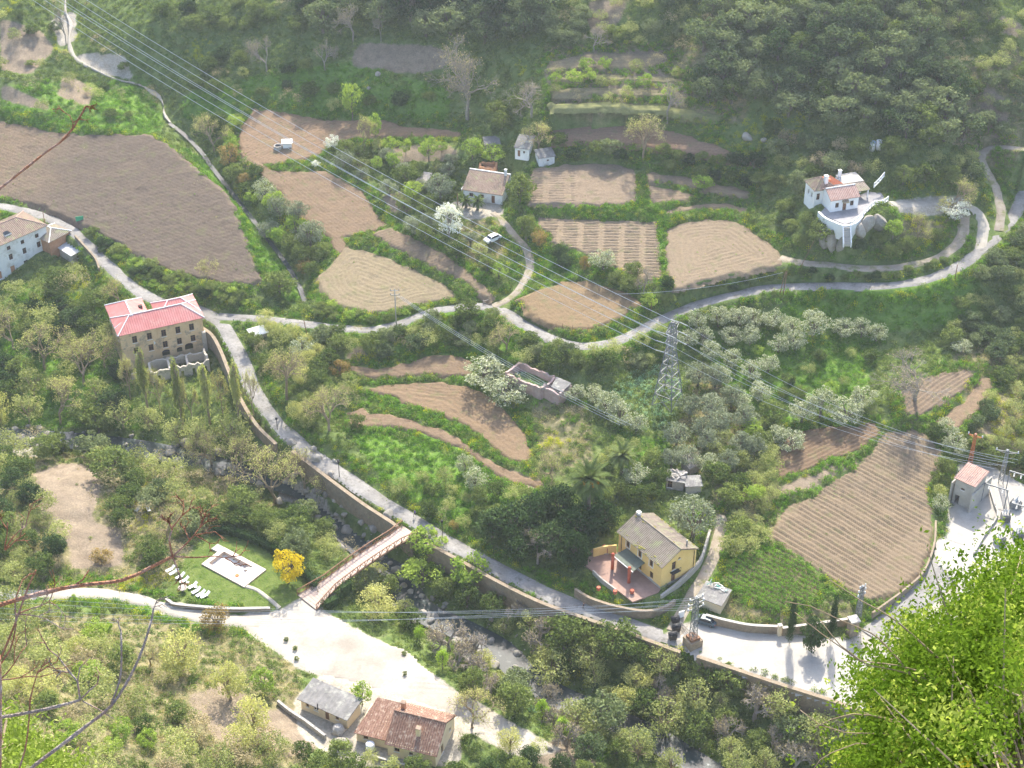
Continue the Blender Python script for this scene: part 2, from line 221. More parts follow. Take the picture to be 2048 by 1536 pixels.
def fill(r, m):
    if min(r.shape) < 6: return np.where(m, r, 0)
    rc, mc = down(r, m); rc = fill(rc, mc); up = bil(rc, *np.meshgrid((np.arange(r.shape[1]) - .5) / 2, (np.arange(r.shape[0]) - .5) / 2))
    r = np.where(m, r, up)
    for _ in range(24):
        p = np.pad(r, 1, 'edge'); r = np.where(m, r, (p[:-2, 1:-1] + p[2:, 1:-1] + p[1:-1, :-2] + p[1:-1, 2:]) * .2485)
    return r
rng = np.random.default_rng(7)
def vnoise(x, y, s, seed):
    g = np.random.default_rng(seed).standard_normal((256, 256)); fx = (x / s) % 255; fy = (y / s) % 255
    i = fx.astype(int); j = fy.astype(int); u = fx - i; v = fy - j; u = u * u * (3 - 2 * u); v = v * v * (3 - 2 * v)
    return (g[j, i] * (1 - u) + g[j, i + 1] * u) * (1 - v) + (g[j + 1, i] * (1 - u) + g[j + 1, i + 1] * u) * v
corr = fill(np.where(fix, val - base, 0), fix)
H = base + corr
# natural unevenness away from worked ground
soft = fix.astype(float)
for _ in range(4):
    p = np.pad(soft, 1, 'edge'); soft = np.maximum(soft, (p[:-2, 1:-1] + p[2:, 1:-1] + p[1:-1, :-2] + p[1:-1, 2:]) / 4)
H = H + (1 - soft) * (vnoise(GX, GY, 9, 1) * .35 + vnoise(GX, GY, 3.5, 2) * .2 + vnoise(GX, GY, 1.6, 3) * .12)
def ground(x, y): return bil(H, (np.asarray(x, float) - X0) / RES, (np.asarray(y, float) - Y0) / RES)
def grid_at(G, x, y):
    i = np.clip(((np.asarray(x) - X0) / RES + .5).astype(int), 0, NX - 1); j = np.clip(((np.asarray(y) - Y0) / RES + .5).astype(int), 0, NY - 1); return G[j, i]
def hit(px, py):
    """where the line of sight through photo pixel (px, py) meets the ground"""
    px = np.atleast_1d(np.asarray(px, float)); py = np.atleast_1d(np.asarray(py, float)); d = ray(px, py)
    lo = np.full(px.shape, 190.0); done = np.zeros(px.shape, bool); t = lo.copy(); res = np.full(px.shape, 900.0)
    while (~done).any() and t.min() < 620:
        P = CAM + d * t[:, None]; below = (P[:, 2] < ground(P[:, 0], P[:, 1])) & ~done
        res[below] = t[below]; done |= below; t = t + 1.0
        if t[0] > 620: break
    a = res - 1.0; b = res.copy()
    for _ in range(8):
        mth = (a + b) / 2; P = CAM + d * mth[:, None]; be = P[:, 2] < ground(P[:, 0], P[:, 1]); b = np.where(be, mth, b); a = np.where(be, a, mth)
    return CAM + d * b[:, None]
def hit1(px, py): return Vector(hit(px, py)[0])
PXX, PYY, PDD = proj(np.stack([GX, GY, H], -1))
print('terrain', round(time.time() - T0, 1), n, H.min(), H.max(), GX.shape)
# ---------------------------------------------------------------- mesh and material helpers
MATS = {}
def mat(name):
    m = bpy.data.materials.new(name); m.use_nodes = True; MATS[name] = m
    return m, m.node_tree.nodes, m.node_tree.links, m.node_tree.nodes["Principled BSDF"]
def mixn(N, L, fac, a, b, mode='MIX'):
    x = N.new("ShaderNodeMix"); x.data_type = 'RGBA'; x.blend_type = mode
    for s, v in ((0, fac), (6, a), (7, b)):
        if hasattr(v, 'links'): L.new(v, x.inputs[s])
        else: x.inputs[s].default_value = v if s == 0 else (*v, 1)[:4]
    return x.outputs[2]
def noise(N, L, scale, detail=3, rough=.6, obj=False, vec=None):
    t = N.new("ShaderNodeTexNoise"); t.inputs["Scale"].default_value = scale; t.inputs["Detail"].default_value = detail; t.inputs["Roughness"].default_value = rough
    if vec is None:
        if obj: tc = N.new("ShaderNodeTexCoord"); vec = tc.outputs["Object"]
        else: g = N.new("ShaderNodeNewGeometry"); vec = g.outputs["Position"]
    L.new(vec, t.inputs["Vector"]); return t.outputs["Fac"]
def ramp(N, L, fac, stops):
    r = N.new("ShaderNodeValToRGB"); L.new(fac, r.inputs[0]); e = r.color_ramp.elements
    while len(e) < len(stops): e.new(.5)
    for i, (p, c) in enumerate(stops): e[i].position = p; e[i].color = (*c, 1) if len(c) == 3 else c
    return r.outputs[0]
def bump(N, L, B, h, strength, dist=.05):
    b = N.new("ShaderNodeBump"); b.inputs["Strength"].default_value = strength; b.inputs["Distance"].default_value = dist; L.new(h, b.inputs["Height"]); L.new(b.outputs[0], B.inputs["Normal"])
def surf(name, c1, c2, scale=.6, rough=.9, fine=6.0, fa=.35, bmp=.3, spec=.2, metal=0, stain=None):
    """a plain worn surface: two tones, fine grain, a little relief"""
    m, N, L, B = mat(name); n1 = noise(N, L, scale, 5); n2 = noise(N, L, fine, 3)
    a = ramp(N, L, n1, [(.35, c1), (.68, c2)]); dk = tuple(v * .62 for v in c1); g = ramp(N, L, n2, [(.3, (0, 0, 0)), (.7, (1, 1, 1))])
    mu = N.new("ShaderNodeMath"); mu.operation = 'MULTIPLY'; L.new(g, mu.inputs[0]); mu.inputs[1].default_value = fa
    c = mixn(N, L, mu.outputs[0], a, dk)
    if stain:
        n3 = noise(N, L, stain[1], 4, .7); s = ramp(N, L, n3, [(.52, (0, 0, 0)), (.66, (1, 1, 1))]); c = mixn(N, L, s, c, stain[0])
    L.new(c, B.inputs["Base Color"]); B.inputs["Roughness"].default_value = rough; B.inputs["Specular IOR Level"].default_value = spec; B.inputs["Metallic"].default_value = metal
    if bmp: bump(N, L, B, n2, bmp)
    return m
LEAF_GAIN = 1.6
def leafmat(name, c1, c2, trans=.35, hue=.5, tip=None):
    """leaves: colour varies by plant and by clump; light shines through them"""
    m, N, L, B = mat(name); N.remove(B); out = N["Material Output"]
    gain = lambda c: tuple(min(.85, v * (LEAF_GAIN if max(c) < .4 else 1.15)) for v in c); c1, c2 = gain(c1), gain(c2); tip = (gain(tip[0]), tip[1]) if tip else None
    oi = N.new("ShaderNodeObjectInfo"); n1 = noise(N, L, .9, 3); n2 = noise(N, L, 5, 2)
    ad = N.new("ShaderNodeMath"); ad.operation = 'MULTIPLY_ADD'; L.new(oi.outputs["Random"], ad.inputs[0]); ad.inputs[1].default_value = hue; L.new(n1, ad.inputs[2])
    sb = N.new("ShaderNodeMath"); sb.operation = 'SUBTRACT'; L.new(ad.outputs[0], sb.inputs[0]); sb.inputs[1].default_value = hue * .5
    c = ramp(N, L, sb.outputs[0], [(.25, c1), (.75, c2)])
    if tip: c = mixn(N, L, ramp(N, L, n2, [(tip[1], (0, 0, 0)), (tip[1] + .06, (1, 1, 1))]), c, tip[0])
    d = N.new("ShaderNodeBsdfDiffuse"); t = N.new("ShaderNodeBsdfTranslucent"); x = N.new("ShaderNodeMixShader"); x.inputs[0].default_value = trans
    br = mixn(N, L, 1.0, c, (1.15, 1.2, .75), 'MULTIPLY')
    L.new(c, d.inputs[0]); L.new(br, t.inputs[0]); L.new(d.outputs[0], x.inputs[1]); L.new(t.outputs[0], x.inputs[2]); L.new(x.outputs[0], out.inputs[0])
    return m
def mesh(name, V, Fc, mats=None, smooth=False, mi=None):
    me = bpy.data.meshes.new(name)
    if isinstance(Fc, np.ndarray):
        V = np.asarray(V, np.float32); k = Fc.shape[1]
        me.vertices.add(len(V)); me.vertices.foreach_set('co', V.ravel()); me.loops.add(Fc.size); me.loops.foreach_set('vertex_index', Fc.astype(np.int32).ravel())
        me.polygons.add(len(Fc)); me.polygons.foreach_set('loop_start', np.arange(0, Fc.size, k, dtype=np.int32)); me.polygons.foreach_set('loop_total', np.full(len(Fc), k, np.int32))
        me.update(calc_edges=True); me.validate()
    else:
        me.from_pydata([tuple(v) for v in V], [], [tuple(f) for f in Fc]); me.update()
    for m in (mats if isinstance(mats, (list, tuple)) else [mats] if mats else []): me.materials.append(m)
    if mi is not None: me.polygons.foreach_set('material_index', np.asarray(mi, np.int32))
    if smooth: me.polygons.foreach_set('use_smooth', np.ones(len(me.polygons), bool))
    return me
def link(name, me, parent=None, loc=None, rot=None, scl=None):
    o = bpy.data.objects.new(name, me); COL.objects.link(o)
    if parent: o.parent = parent
    if loc is not None: o.location = loc
    if rot is not None: o.rotation_euler = rot
    if scl is not None: o.scale = scl
    return o
def tag(o, label=None, cat=None, group=None, kind=None):
    if label: o['label'] = label
    if cat: o['category'] = cat
    if group: o['group'] = group
    if kind: o['kind'] = kind
    return o
def thing(name, label, cat, loc=(0, 0, 0), rz=0, group=None):
    return tag(link(name, None, None, loc, (0, 0, rz)), label, cat, group, 'thing')
class MB:
    """collects simple shapes into one mesh"""
    def __init__(s): s.V = []; s.F = []; s.M = []
    def add(s, V, Fc, m=0):
        b = len(s.V); s.V += [tuple(v) for v in V]; s.F += [tuple(i + b for i in f) for f in Fc]; s.M += [m] * len(Fc); return s
    def box(s, x0, y0, z0, x1, y1, z1, m=0):
        return s.add([(x0,y0,z0),(x1,y0,z0),(x1,y1,z0),(x0,y1,z0),(x0,y0,z1),(x1,y0,z1),(x1,y1,z1),(x0,y1,z1)], [(0,3,2,1),(4,5,6,7),(0,1,5,4),(1,2,6,5),(2,3,7,6),(3,0,4,7)], m)
    def prism(s, poly, z0, z1, m=0):
        n = len(poly); V = [(x, y, z0) for x, y in poly] + [(x, y, z1) for x, y in poly]
        return s.add(V, [tuple(range(n - 1, -1, -1)), tuple(range(n, 2 * n))] + [(i, (i + 1) % n, n + (i + 1) % n, n + i) for i in range(n)], m)
    def bar(s, a, b, w, h=None, m=0):
        a = Vector(a); b = Vector(b); d = (b - a); 
        if d.length < 1e-6: return s
        d.normalize(); u = d.cross(Vector((0, 0, 1)));
        if u.length < 1e-3: u = Vector((1, 0, 0))
        u.normalize(); v = u.cross(d); h = h or w; u *= w / 2; v *= h / 2
        return s.add([a - u - v, a + u - v, a + u + v, a - u + v, b - u - v, b + u - v, b + u + v, b - u + v], [(0,1,2,3),(7,6,5,4),(0,4,5,1),(1,5,6,2),(2,6,7,3),(3,7,4,0)], m)
    def tube(s, pts, rad, n=6, m=0, cap=True):
        pts = [Vector(p) for p in pts]; rad = rad if isinstance(rad, (list, tuple)) else [rad] * len(pts); b = len(s.V); V = []; prev = None
        for i, p in enumerate(pts):
            t = (pts[min(i + 1, len(pts) - 1)] - pts[max(i - 1, 0)]); t = t.normalized() if t.length > 1e-9 else Vector((0, 0, 1))
            u = prev - t * prev.dot(t) if prev is not None else t.cross(Vector((0, 0, 1)))
            if u.length < 1e-3: u = t.cross(Vector((1, 0, 0)))
            u.normalize(); w = t.cross(u); prev = u
            for k in range(n):
                a = 2 * math.pi * k / n; V.append(p + (u * math.cos(a) + w * math.sin(a)) * rad[i])
        Fc = [(i * n + k, i * n + (k + 1) % n, (i + 1) * n + (k + 1) % n, (i + 1) * n + k) for i in range(len(pts) - 1) for k in range(n)]
        if cap: Fc += [tuple(range(n - 1, -1, -1)), tuple((len(pts) - 1) * n + k for k in range(n))]
        return s.add(V, Fc, m)
    def ball(s, c, r, m=0, seg=8, ring=5, sq=(1, 1, 1)):
        V = [(c[0], c[1], c[2] + r * sq[2])]; 
        for j in range(1, ring):
            th = math.pi * j / ring
            for k in range(seg):
                a = 2 * math.pi * k / seg; V.append((c[0] + r * sq[0] * math.sin(th) * math.cos(a), c[1] + r * sq[1] * math.sin(th) * math.sin(a), c[2] + r * sq[2] * math.cos(th)))
        V.append((c[0], c[1], c[2] - r * sq[2])); Fc = [(0, 1 + k, 1 + (k + 1) % seg) for k in range(seg)]
        for j in range(ring - 2):
            for k in range(seg): a = 1 + j * seg + k; b = 1 + j * seg + (k + 1) % seg; Fc.append((a, a + seg, b + seg, b))
        l = len(V) - 1; o = 1 + (ring - 2) * seg; Fc += [(o + (k + 1) % seg, o + k, l) for k in range(seg)]
        return s.add(V, Fc, m)
    def me(s, name, mats, smooth=False): return mesh(name, s.V, s.F, mats, smooth, s.M)
    def build(s, name, mats, parent=None, smooth=False, **kw): return link(name, s.me(name, mats, smooth), parent, **kw)
# ---------------------------------------------------------------- ground cover kinds, painted as masks on the land
def blur(a, n):
    for _ in range(n):
        p = np.pad(a, 1, 'edge'); a = (p[:-2, 1:-1] + p[2:, 1:-1] + p[1:-1, :-2] + p[1:-1, 2:] + a * 2) / 6
    return a
def pxmask(polys, b=3):
    m = np.zeros(GX.shape, bool)
    for p in polys: m |= inpoly(PXX, PYY, p)
    return blur(m.astype(float), b)
SOIL = [[(60,950),(130,925),(190,935),(205,985),(180,1040),(235,1060),(240,1120),(160,1130),(120,1070),(60,1000)],[(150,1060),(240,1050),(250,1130),(140,1140)],
 [(715,85),(880,92),(905,130),(840,150),(770,140),(700,135)],[(0,35),(80,60),(110,100),(60,150),(0,140)],[(130,150),(190,175),(180,215),(110,190)],[(0,165),(70,195),(120,225),(60,215),(0,195)],
 [(1080,140),(1180,100),(1340,98),(1345,150),(1230,160),(1100,170)],[(1100,165),(1330,160),(1400,190),(1250,190),(1100,190)],[(1420,175),(1500,160),(1480,190)],[(760,292),(900,290),(930,320),(800,325)],
 [(1555,975),(1600,955),(1660,925),(1725,900),(1720,925),(1640,968),(1610,990),(1560,1000)],[(1960,860),(1990,850),(1960,905)],[(1000,935),(1090,955),(1085,985),(1010,975)],
 [(370,1390),(440,1370),(520,1400),(560,1470),(480,1500),(420,1470)],[(580,1400),(600,1450),(640,1500),(560,1520),(520,1440)],[(1060,1490),(1150,1470),(1200,1536),(1080,1536)],[(1650,1530),(1560,1450),(1700,1400),(1800,1460),(1750,1540)],
 [(2000,30),(2048,50),(2048,80),(1990,60)],[(1965,165),(2010,200),(2020,260),(1985,280),(1960,230)],[(1860,1290),(1960,1180),(2010,1200),(1900,1300)],[(1990,560-20),(1990,541),(1991,541)],[(1170,0),(1260,0),(1230,60),(1180,70)],
 [(760,395),(800,380),(830,420),(790,430)],[(690,705),(720,690),(740,720),(700,730)]]
GRAVEL = [[(452,1234),(560,1220),(612,1190),(655,1225),(720,1262),(800,1300),(885,1362),(1000,1430),(1085,1478),(1130,1500),(1040,1520),(930,1460),(920,1530),(700,1536),(600,1470),(585,1400),(640,1352),(600,1340),(560,1310),(490,1262)],
 [(1322,1266),(1400,1236),(1565,1272),(1700,1276),(1770,1236),(1900,1110),(1900,1010),(1915,925),(1990,935),(2060,985),(2060,1200),(1850,1400),(1700,1402),(1560,1352),(1400,1302)],
 [(1790,400),(1900,395),(1960,405),(1930,420),(1850,432),(1800,430)],[(600,960),(640,990),(700,1050),(690,1080),(630,1030),(575,985)],[(560,960),(610,975),(600,1010),(560,1000)],[(900,405),(1000,395),(1010,430),(930,440)],[(330,1200),(460,1225),(440,1245),(300,1225)],
 [(0,870),(60,885),(80,915),(0,910)],[(100,40),(150,20),(155,80),(120,95)],[(160,105),(250,110),(270,165),(215,150),(150,115)]]
DRY = [[(0,1230),(300,1230),(480,1260),(600,1340),(600,1536),(0,1536)],[(0,890),(420,940),(560,1010),(420,1060),(300,1190),(0,1180)],[(1090,90),(1420,90),(1500,200),(1490,250),(1100,230)],[(1500,930),(1560,940),(1560,1080),(1440,1120),(1400,1000)],
 [(1440,1170),(1520,1195),(1600,1220),(1700,1190),(1720,1240),(1560,1262),(1450,1230)],[(1060,800),(1180,810),(1190,940),(1080,930)],[(1880,150),(2048,90),(2048,340),(1960,330),(1900,260)],[(1400,700),(1500,850),(1450,980),(1340,900)],[(1780,440),(1920,440),(1900,480),(1780,480)],[(1900,690),(2048,690),(2048,960),(1980,960)],
 [(920,440),(1010,440),(1020,500),(960,540),(900,500)],[(1860,60),(1960,200),(1950,320),(1890,280)]]
LAWN = [[(328,1188),(395,1085),(445,1062),(560,1095),(628,1150),(612,1192),(560,1220),(500,1215),(400,1205)]]
LUSH = [[(0,170),(300,160),(330,250),(310,270),(120,262),(0,235)],[(380,180),(520,150),(700,120),(900,180),(900,250),(640,235),(500,210),(420,260),(360,230)],[(330,270),(420,330),(520,450),(600,560),(600,620),(520,560),(480,430),(380,320)],[(700,775),(800,790),(900,830),(1000,910),(1030,930),(960,890),(860,840),(740,800)],
 [(690,860),(850,855),(930,900),(1000,960),(1100,990),(1000,1060),(900,1050),(760,950)],[(1290,330),(1330,420),(1335,560),(1310,480)],[(1060,405),(1300,400),(1330,440),(1080,430)],[(1370,650),(1760,680),(1740,800),(1560,850),(1420,760)],[(1580,700),(1740,690),(1740,780),(1600,800)],[(1230,860),(1340,880),(1330,1000),(1250,960)],[(1060,490),(1170,520),(1150,555),(1070,560)],
 [(0,560),(220,600),(240,760),(300,860),(0,850)],[(1920,930),(2048,930),(2048,970),(1980,940)],[(1050,790),(1180,800),(1150,860),(1080,840)],[(640,640),(900,620),(1000,620),(1100,690),(1350,640),(1330,720),(1000,720),(700,700)],[(1640,580),(1960,540),(1960,640),(1760,670),(1500,640)],[(0,1330),(200,1330),(160,1430),(0,1430)]]
M_soil = pxmask(SOIL, 4); M_grav = pxmask(GRAVEL, 2); M_dry = pxmask(DRY, 8); M_lawn = pxmask(LAWN, 2); M_lush = pxmask(LUSH, 7)
m_, N_, L_, B_ = mat('ground')
def attr(N, name): a = N.new("ShaderNodeAttribute"); a.attribute_name = name; return a.outputs["Fac"]
def masked(N, L, a, n, lo=.38, hi=.62, k=.55):
    s = N.new("ShaderNodeMath"); s.operation = 'SUBTRACT'; L.new(n, s.inputs[0]); s.inputs[1].default_value = .5
    f = N.new("ShaderNodeMath"); f.operation = 'MULTIPLY_ADD'; L.new(s.outputs[0], f.inputs[0]); f.inputs[1].default_value = k; L.new(a, f.inputs[2])
    r = N.new("ShaderNodeMapRange"); L.new(f.outputs[0], r.inputs[0]); r.inputs[1].default_value = lo; r.inputs[2].default_value = hi; return r.outputs[0]
na = noise(N_, L_, .12, 5); nb = noise(N_, L_, .55, 5); nc = noise(N_, L_, 3.0, 4)
g1 = ramp(N_, L_, nb, [(.3, (.07, .115, .03)), (.5, (.125, .175, .05)), (.72, (.21, .24, .09))])
g2 = ramp(N_, L_, nb, [(.3, (.085, .17, .03)), (.55, (.14, .24, .04)), (.75, (.22, .31, .07))])
g3 = ramp(N_, L_, nb, [(.3, (.11, .125, .05)), (.5, (.21, .19, .095)), (.72, (.34, .285, .17))])
sl_ = ramp(N_, L_, nb, [(.3, (.2, .155, .115)), (.7, (.30, .24, .175))])
gv = ramp(N_, L_, nb, [(.3, (.33, .295, .24)), (.7, (.46, .42, .355))])
lw = ramp(N_, L_, nb, [(.3, (.075, .12, .025)), (.5, (.11, .155, .035)), (.7, (.15, .19, .05))])
c = mixn(N_, L_, masked(N_, L_, attr(N_, 'lush'), na), g1, g2)
c = mixn(N_, L_, masked(N_, L_, attr(N_, 'dry'), na), c, g3)
c = mixn(N_, L_, masked(N_, L_, attr(N_, 'soil'), nb), c, sl_)
c = mixn(N_, L_, masked(N_, L_, attr(N_, 'lawn'), nb, .45, .55, .1), c, lw)
c = mixn(N_, L_, masked(N_, L_, attr(N_, 'gravel'), nb, .4, .6, .4), c, gv)
c = mixn(N_, L_, ramp(N_, L_, nc, [(.35, (.35, .35, .35)), (.62, (0, 0, 0))]), c, (.05, .06, .03))
L_.new(c, B_.inputs["Base Color"]); B_.inputs["Roughness"].default_value = 1; B_.inputs["Specular IOR Level"].default_value = .05; bump(N_, L_, B_, nc, .6, .15)
# one sheet: fine where the photograph looks, coarse and rising to hills outside
def grow(a, k, s, out): 
    v = [a]
    for i in range(k): v.append(v[-1] + out * s); s *= 1.45
    return np.array(v[1:])
xs = np.r_[grow(X0, 14, 3, -1)[::-1], gx, grow(X1, 14, 3, 1)]; ys = np.r_[grow(Y0, 6, 3, -1)[::-1], gy, grow(Y1, 14, 3, 1)]
SX, SY = np.meshgrid(xs, ys); cx = np.clip(SX, X0, X1); cyy = np.clip(SY, Y0, Y1); SZ = ground(cx, cyy)
ox = np.abs(SX - cx); oy = SY - cyy
SZ = SZ + np.minimum(ox * .16, 70) * np.clip(SY / 300, 0, 1.4) + np.where(oy > 0, np.minimum(oy * .42, 190), 0) + np.where(oy < 0, -oy * .25, 0) + (np.hypot(ox, oy) > 0) * vnoise(SX, SY, 60, 5) * np.minimum(np.hypot(ox, oy) * .06, 12)
ny, nx = SX.shape; idx = np.arange(nx * ny).reshape(ny, nx)
Fq = np.stack([idx[:-1, :-1], idx[:-1, 1:], idx[1:, 1:], idx[1:, :-1]], -1).reshape(-1, 4)
me = mesh('ground', np.stack([SX, SY, SZ], -1).reshape(-1, 3), Fq, MATS['ground'], True)
for nm, G in (('lush', M_lush), ('dry', M_dry), ('soil', M_soil), ('gravel', M_grav), ('lawn', M_lawn)):
    a = me.attributes.new(nm, 'FLOAT', 'POINT'); a.data.foreach_set('value', grid_at(G, cx, cyy).astype(np.float32).ravel())
tag(link('ground', me), 'green valley floor and slopes between the fields', kind='structure')
# ---------------------------------------------------------------- tilled fields, each a sheet with its own furrows
def soilmat(name, c1, c2):
    c1 = tuple(v * k for v, k in zip(c1, (.64, .645, .615))); c2 = tuple(v * k for v, k in zip(c2, (.69, .695, .66))); m, N, L, B = mat(name); n1 = noise(N, L, .16, 5); n2 = noise(N, L, 2.2, 5, .7); n3 = noise(N, L, .5, 4)
    t = N.new("ShaderNodeMath"); t.operation = 'MULTIPLY_ADD'; L.new(n1, t.inputs[0]); t.inputs[1].default_value = .9; L.new(attr(N, 'tone'), t.inputs[2])
    r = N.new("ShaderNodeMapRange"); L.new(t.outputs[0], r.inputs[0]); r.inputs[1].default_value = .35; r.inputs[2].default_value = 1.1
    c = mixn(N, L, r.outputs[0], c1, c2); c = mixn(N, L, ramp(N, L, n2, [(.35, (.75, .75, .75)), (.7, (0, 0, 0))]), c, tuple(v * .6 for v in c1))
    c = mixn(N, L, ramp(N, L, n3, [(.54, (0, 0, 0)), (.7, (.55, .55, .55))]), c, (.14, .145, .065))
    tc_ = N.new("ShaderNodeNewGeometry"); mp_ = N.new("ShaderNodeMapping"); mp_.inputs["Rotation"].default_value = (0, 0, .5); mp_.inputs["Scale"].default_value = (.12, 1.7, .3); L.new(tc_.outputs["Position"], mp_.inputs["Vector"]); n5 = noise(N, L, 1.0, 5, .65, vec=mp_.outputs[0])
    c = mixn(N, L, ramp(N, L, n5, [(.48, (0, 0, 0)), (.66, (.14, .14, .14))]), c, tuple(min(1, v * 1.35) for v in c2))
    crest = N.new("ShaderNodeMath"); crest.operation = 'MULTIPLY'; L.new(attr(N, 'ridge'), crest.inputs[0]); crest.inputs[1].default_value = .16  # soil colour turns paler along the ridge crests
    c = mixn(N, L, crest.outputs[0], c, tuple(min(1, v * 1.45) for v in c2))
    L.new(c, B.inputs["Base Color"]); B.inputs["Roughness"].default_value = 1; B.inputs["Specular IOR Level"].default_value = .05; bump(N, L, B, n2, .8, .12); return m
for key, f in FIELDS.items():
    W = f['w']; p0, nn = f['pl']; r = .3
    fx = np.arange(W[:, 0].min() - 1, W[:, 0].max() + 1, r); fy = np.arange(W[:, 1].min() - 1, W[:, 1].max() + 1, r); AX, AY = np.meshgrid(fx, fy)
    ins = inpoly(AX, AY, W); d, _ = segdist(AX, AY, W[:, :2], True); sd = np.where(ins, d, -d) + vnoise(AX, AY, 1.8, 11) * .28
    z = p0[2] - ((AX - p0[0]) * nn[0] + (AY - p0[1]) * nn[1]) / nn[2]
    fu = f['fur']; kind = fu[0]
    if kind == 'edge':
        ph = (d + vnoise(AX, AY, 14, 4) * 1.2) / fu[1]; amp = fu[2] * .62 * np.clip((d - .8) / 2, 0, 1)
    else:
        a = on_plane(np.array(fu[1][0]), np.array(fu[1][1]), f['pl']); b = on_plane(np.array(fu[2][0]), np.array(fu[2][1]), f['pl']); u = (b - a)[:2]; u = u / np.linalg.norm(u)
        t = -(AX - a[0]) * u[1] + (AY - a[1]) * u[0]; s = (AX - a[0]) * u[0] + (AY - a[1]) * u[1]
        ph = (t + vnoise(AX, AY, 12, 6) * .25) / fu[3]; amp = np.full(AX.shape, fu[4])
        if kind == 'beds':
            lane = np.abs((s / fu[5]) % 1 - .5) * fu[5]; amp = amp * np.clip((lane - .5) / .25, 0, 1)
            ppx, _, _ = proj(np.stack([AX, AY, z], -1))
            if fu[6]: amp = amp * np.clip((fu[6][1] - ppx) / 4, 0, 1)
        if key == 'big_r':
            seg = (np.floor(ph / 4) * 37.7 + s / 6.0); amp = amp * np.where((np.abs(ph % 4 - 2) < 1.55), 1, .1) * (1 + .6 * np.sign(np.sin(seg)) * .5)
    rid = .5 + .5 * np.cos(2 * math.pi * ph); sharp = rid ** 1.5
    z = z + amp * (sharp * 2 - 1) + (vnoise(AX, AY, .5, 21) * .035 + vnoise(AX, AY, 2.2, 22) * .05) - np.clip(.5 - sd, 0, 1.6) * .75
    ok = sd > -.75; id2 = -np.ones(AX.shape, int); id2[ok] = np.arange(ok.sum())
    qd = np.stack([id2[:-1, :-1], id2[:-1, 1:], id2[1:, 1:], id2[1:, :-1]], -1).reshape(-1, 4); qd = qd[(qd >= 0).all(1)]
    me = mesh('field', np.stack([AX, AY, z], -1)[ok], qd, soilmat('soil_' + key, f['col'], f['col2']), True)
    tn = np.zeros(AX.shape)
    if 'tone' in f:
        a, b = [on_plane(np.array(p[0]), np.array(p[1]), f['pl'])[:2] for p in f['tone']]; u = b - a; tn = np.clip(((AX - a[0]) * u[0] + (AY - a[1]) * u[1]) / (u @ u), -.3, 1) * .9
    for nm, G in (('tone', tn), ('ridge', rid * np.clip(amp / .12, 0, 1))):
        at_ = me.attributes.new(nm, 'FLOAT', 'POINT'); at_.data.foreach_set('value', G[ok].astype(np.float32))
    tag(link('field', me), f['label'], kind='structure')
# ---------------------------------------------------------------- roads, paved areas, water
surf('road', (.22, .21, .195), (.37, .355, .33), .3, .95, 2.2, .45, .25, .1, stain=((.16, .15, .13), .6))
surf('track', (.29, .245, .19), (.40, .35, .28), .6, 1, 4, .35, .5, .05, stain=((.2, .2, .09), .5))
surf('gravelpath', (.36, .33, .275), (.46, .42, .355), .6, 1, 4, .3, .5, .05)
def ribbon(name, P, w, m, label, lift=.0, edge=.18, crown=.04):
    n = len(P); T = np.gradient(P[:, :2], axis=0); T /= np.linalg.norm(T, axis=1)[:, None] + 1e-9; Nn = np.c_[T[:, 1], -T[:, 0]]; k = 7; V = []
    jl = vnoise(np.arange(n) * 1.0, np.zeros(n), 2.5, 31) * edge; jr = vnoise(np.arange(n) * 1.0, np.ones(n) * 3, 2.5, 32) * edge
    for i in range(n):
        for j in range(k):
            s = j / (k - 1) * 2 - 1; off = s * w / 2 + (jl[i] if s < 0 else jr[i]) * abs(s); V.append((P[i, 0] + Nn[i, 0] * off, P[i, 1] + Nn[i, 1] * off, P[i, 2] + lift + crown * (1 - s * s) - (.25 if abs(s) == 1 else 0)))
    Fc = [(i * k + j, i * k + j + 1, (i + 1) * k + j + 1, (i + 1) * k + j) for i in range(n - 1) for j in range(k - 1)]
    return tag(link(name, mesh(name, V, Fc, MATS[m], True)), label, kind='structure')
RL = {'river_road': ('road', 'pale paved road following the river past the bridge'), 'upper_road': ('road', 'narrow pale lane winding between the terraced fields'), 'farm_track': ('track', 'curved dirt track up to the farmhouse'),
 'villa_drive': ('gravelpath', 'pale driveway curving to the white villa'), 'hill_track': ('track', 'dirt track climbing the scrubby hill'), 'field_track': ('track', 'earth track along the foot of the villa rock'),
 'house_lane': ('track', 'earth lane running up beside the yellow house'), 'yard_road': ('road', 'wide paved road up to the substation yard'), 'near_path': ('gravelpath', 'gravel path leading to the parking area')}
for i, (k, (P, w)) in enumerate(RW.items()):
    m, lab = RL[k]; ribbon('road' if m == 'road' else 'track' if m == 'track' else 'path', P, w, m, lab, .004 * i)
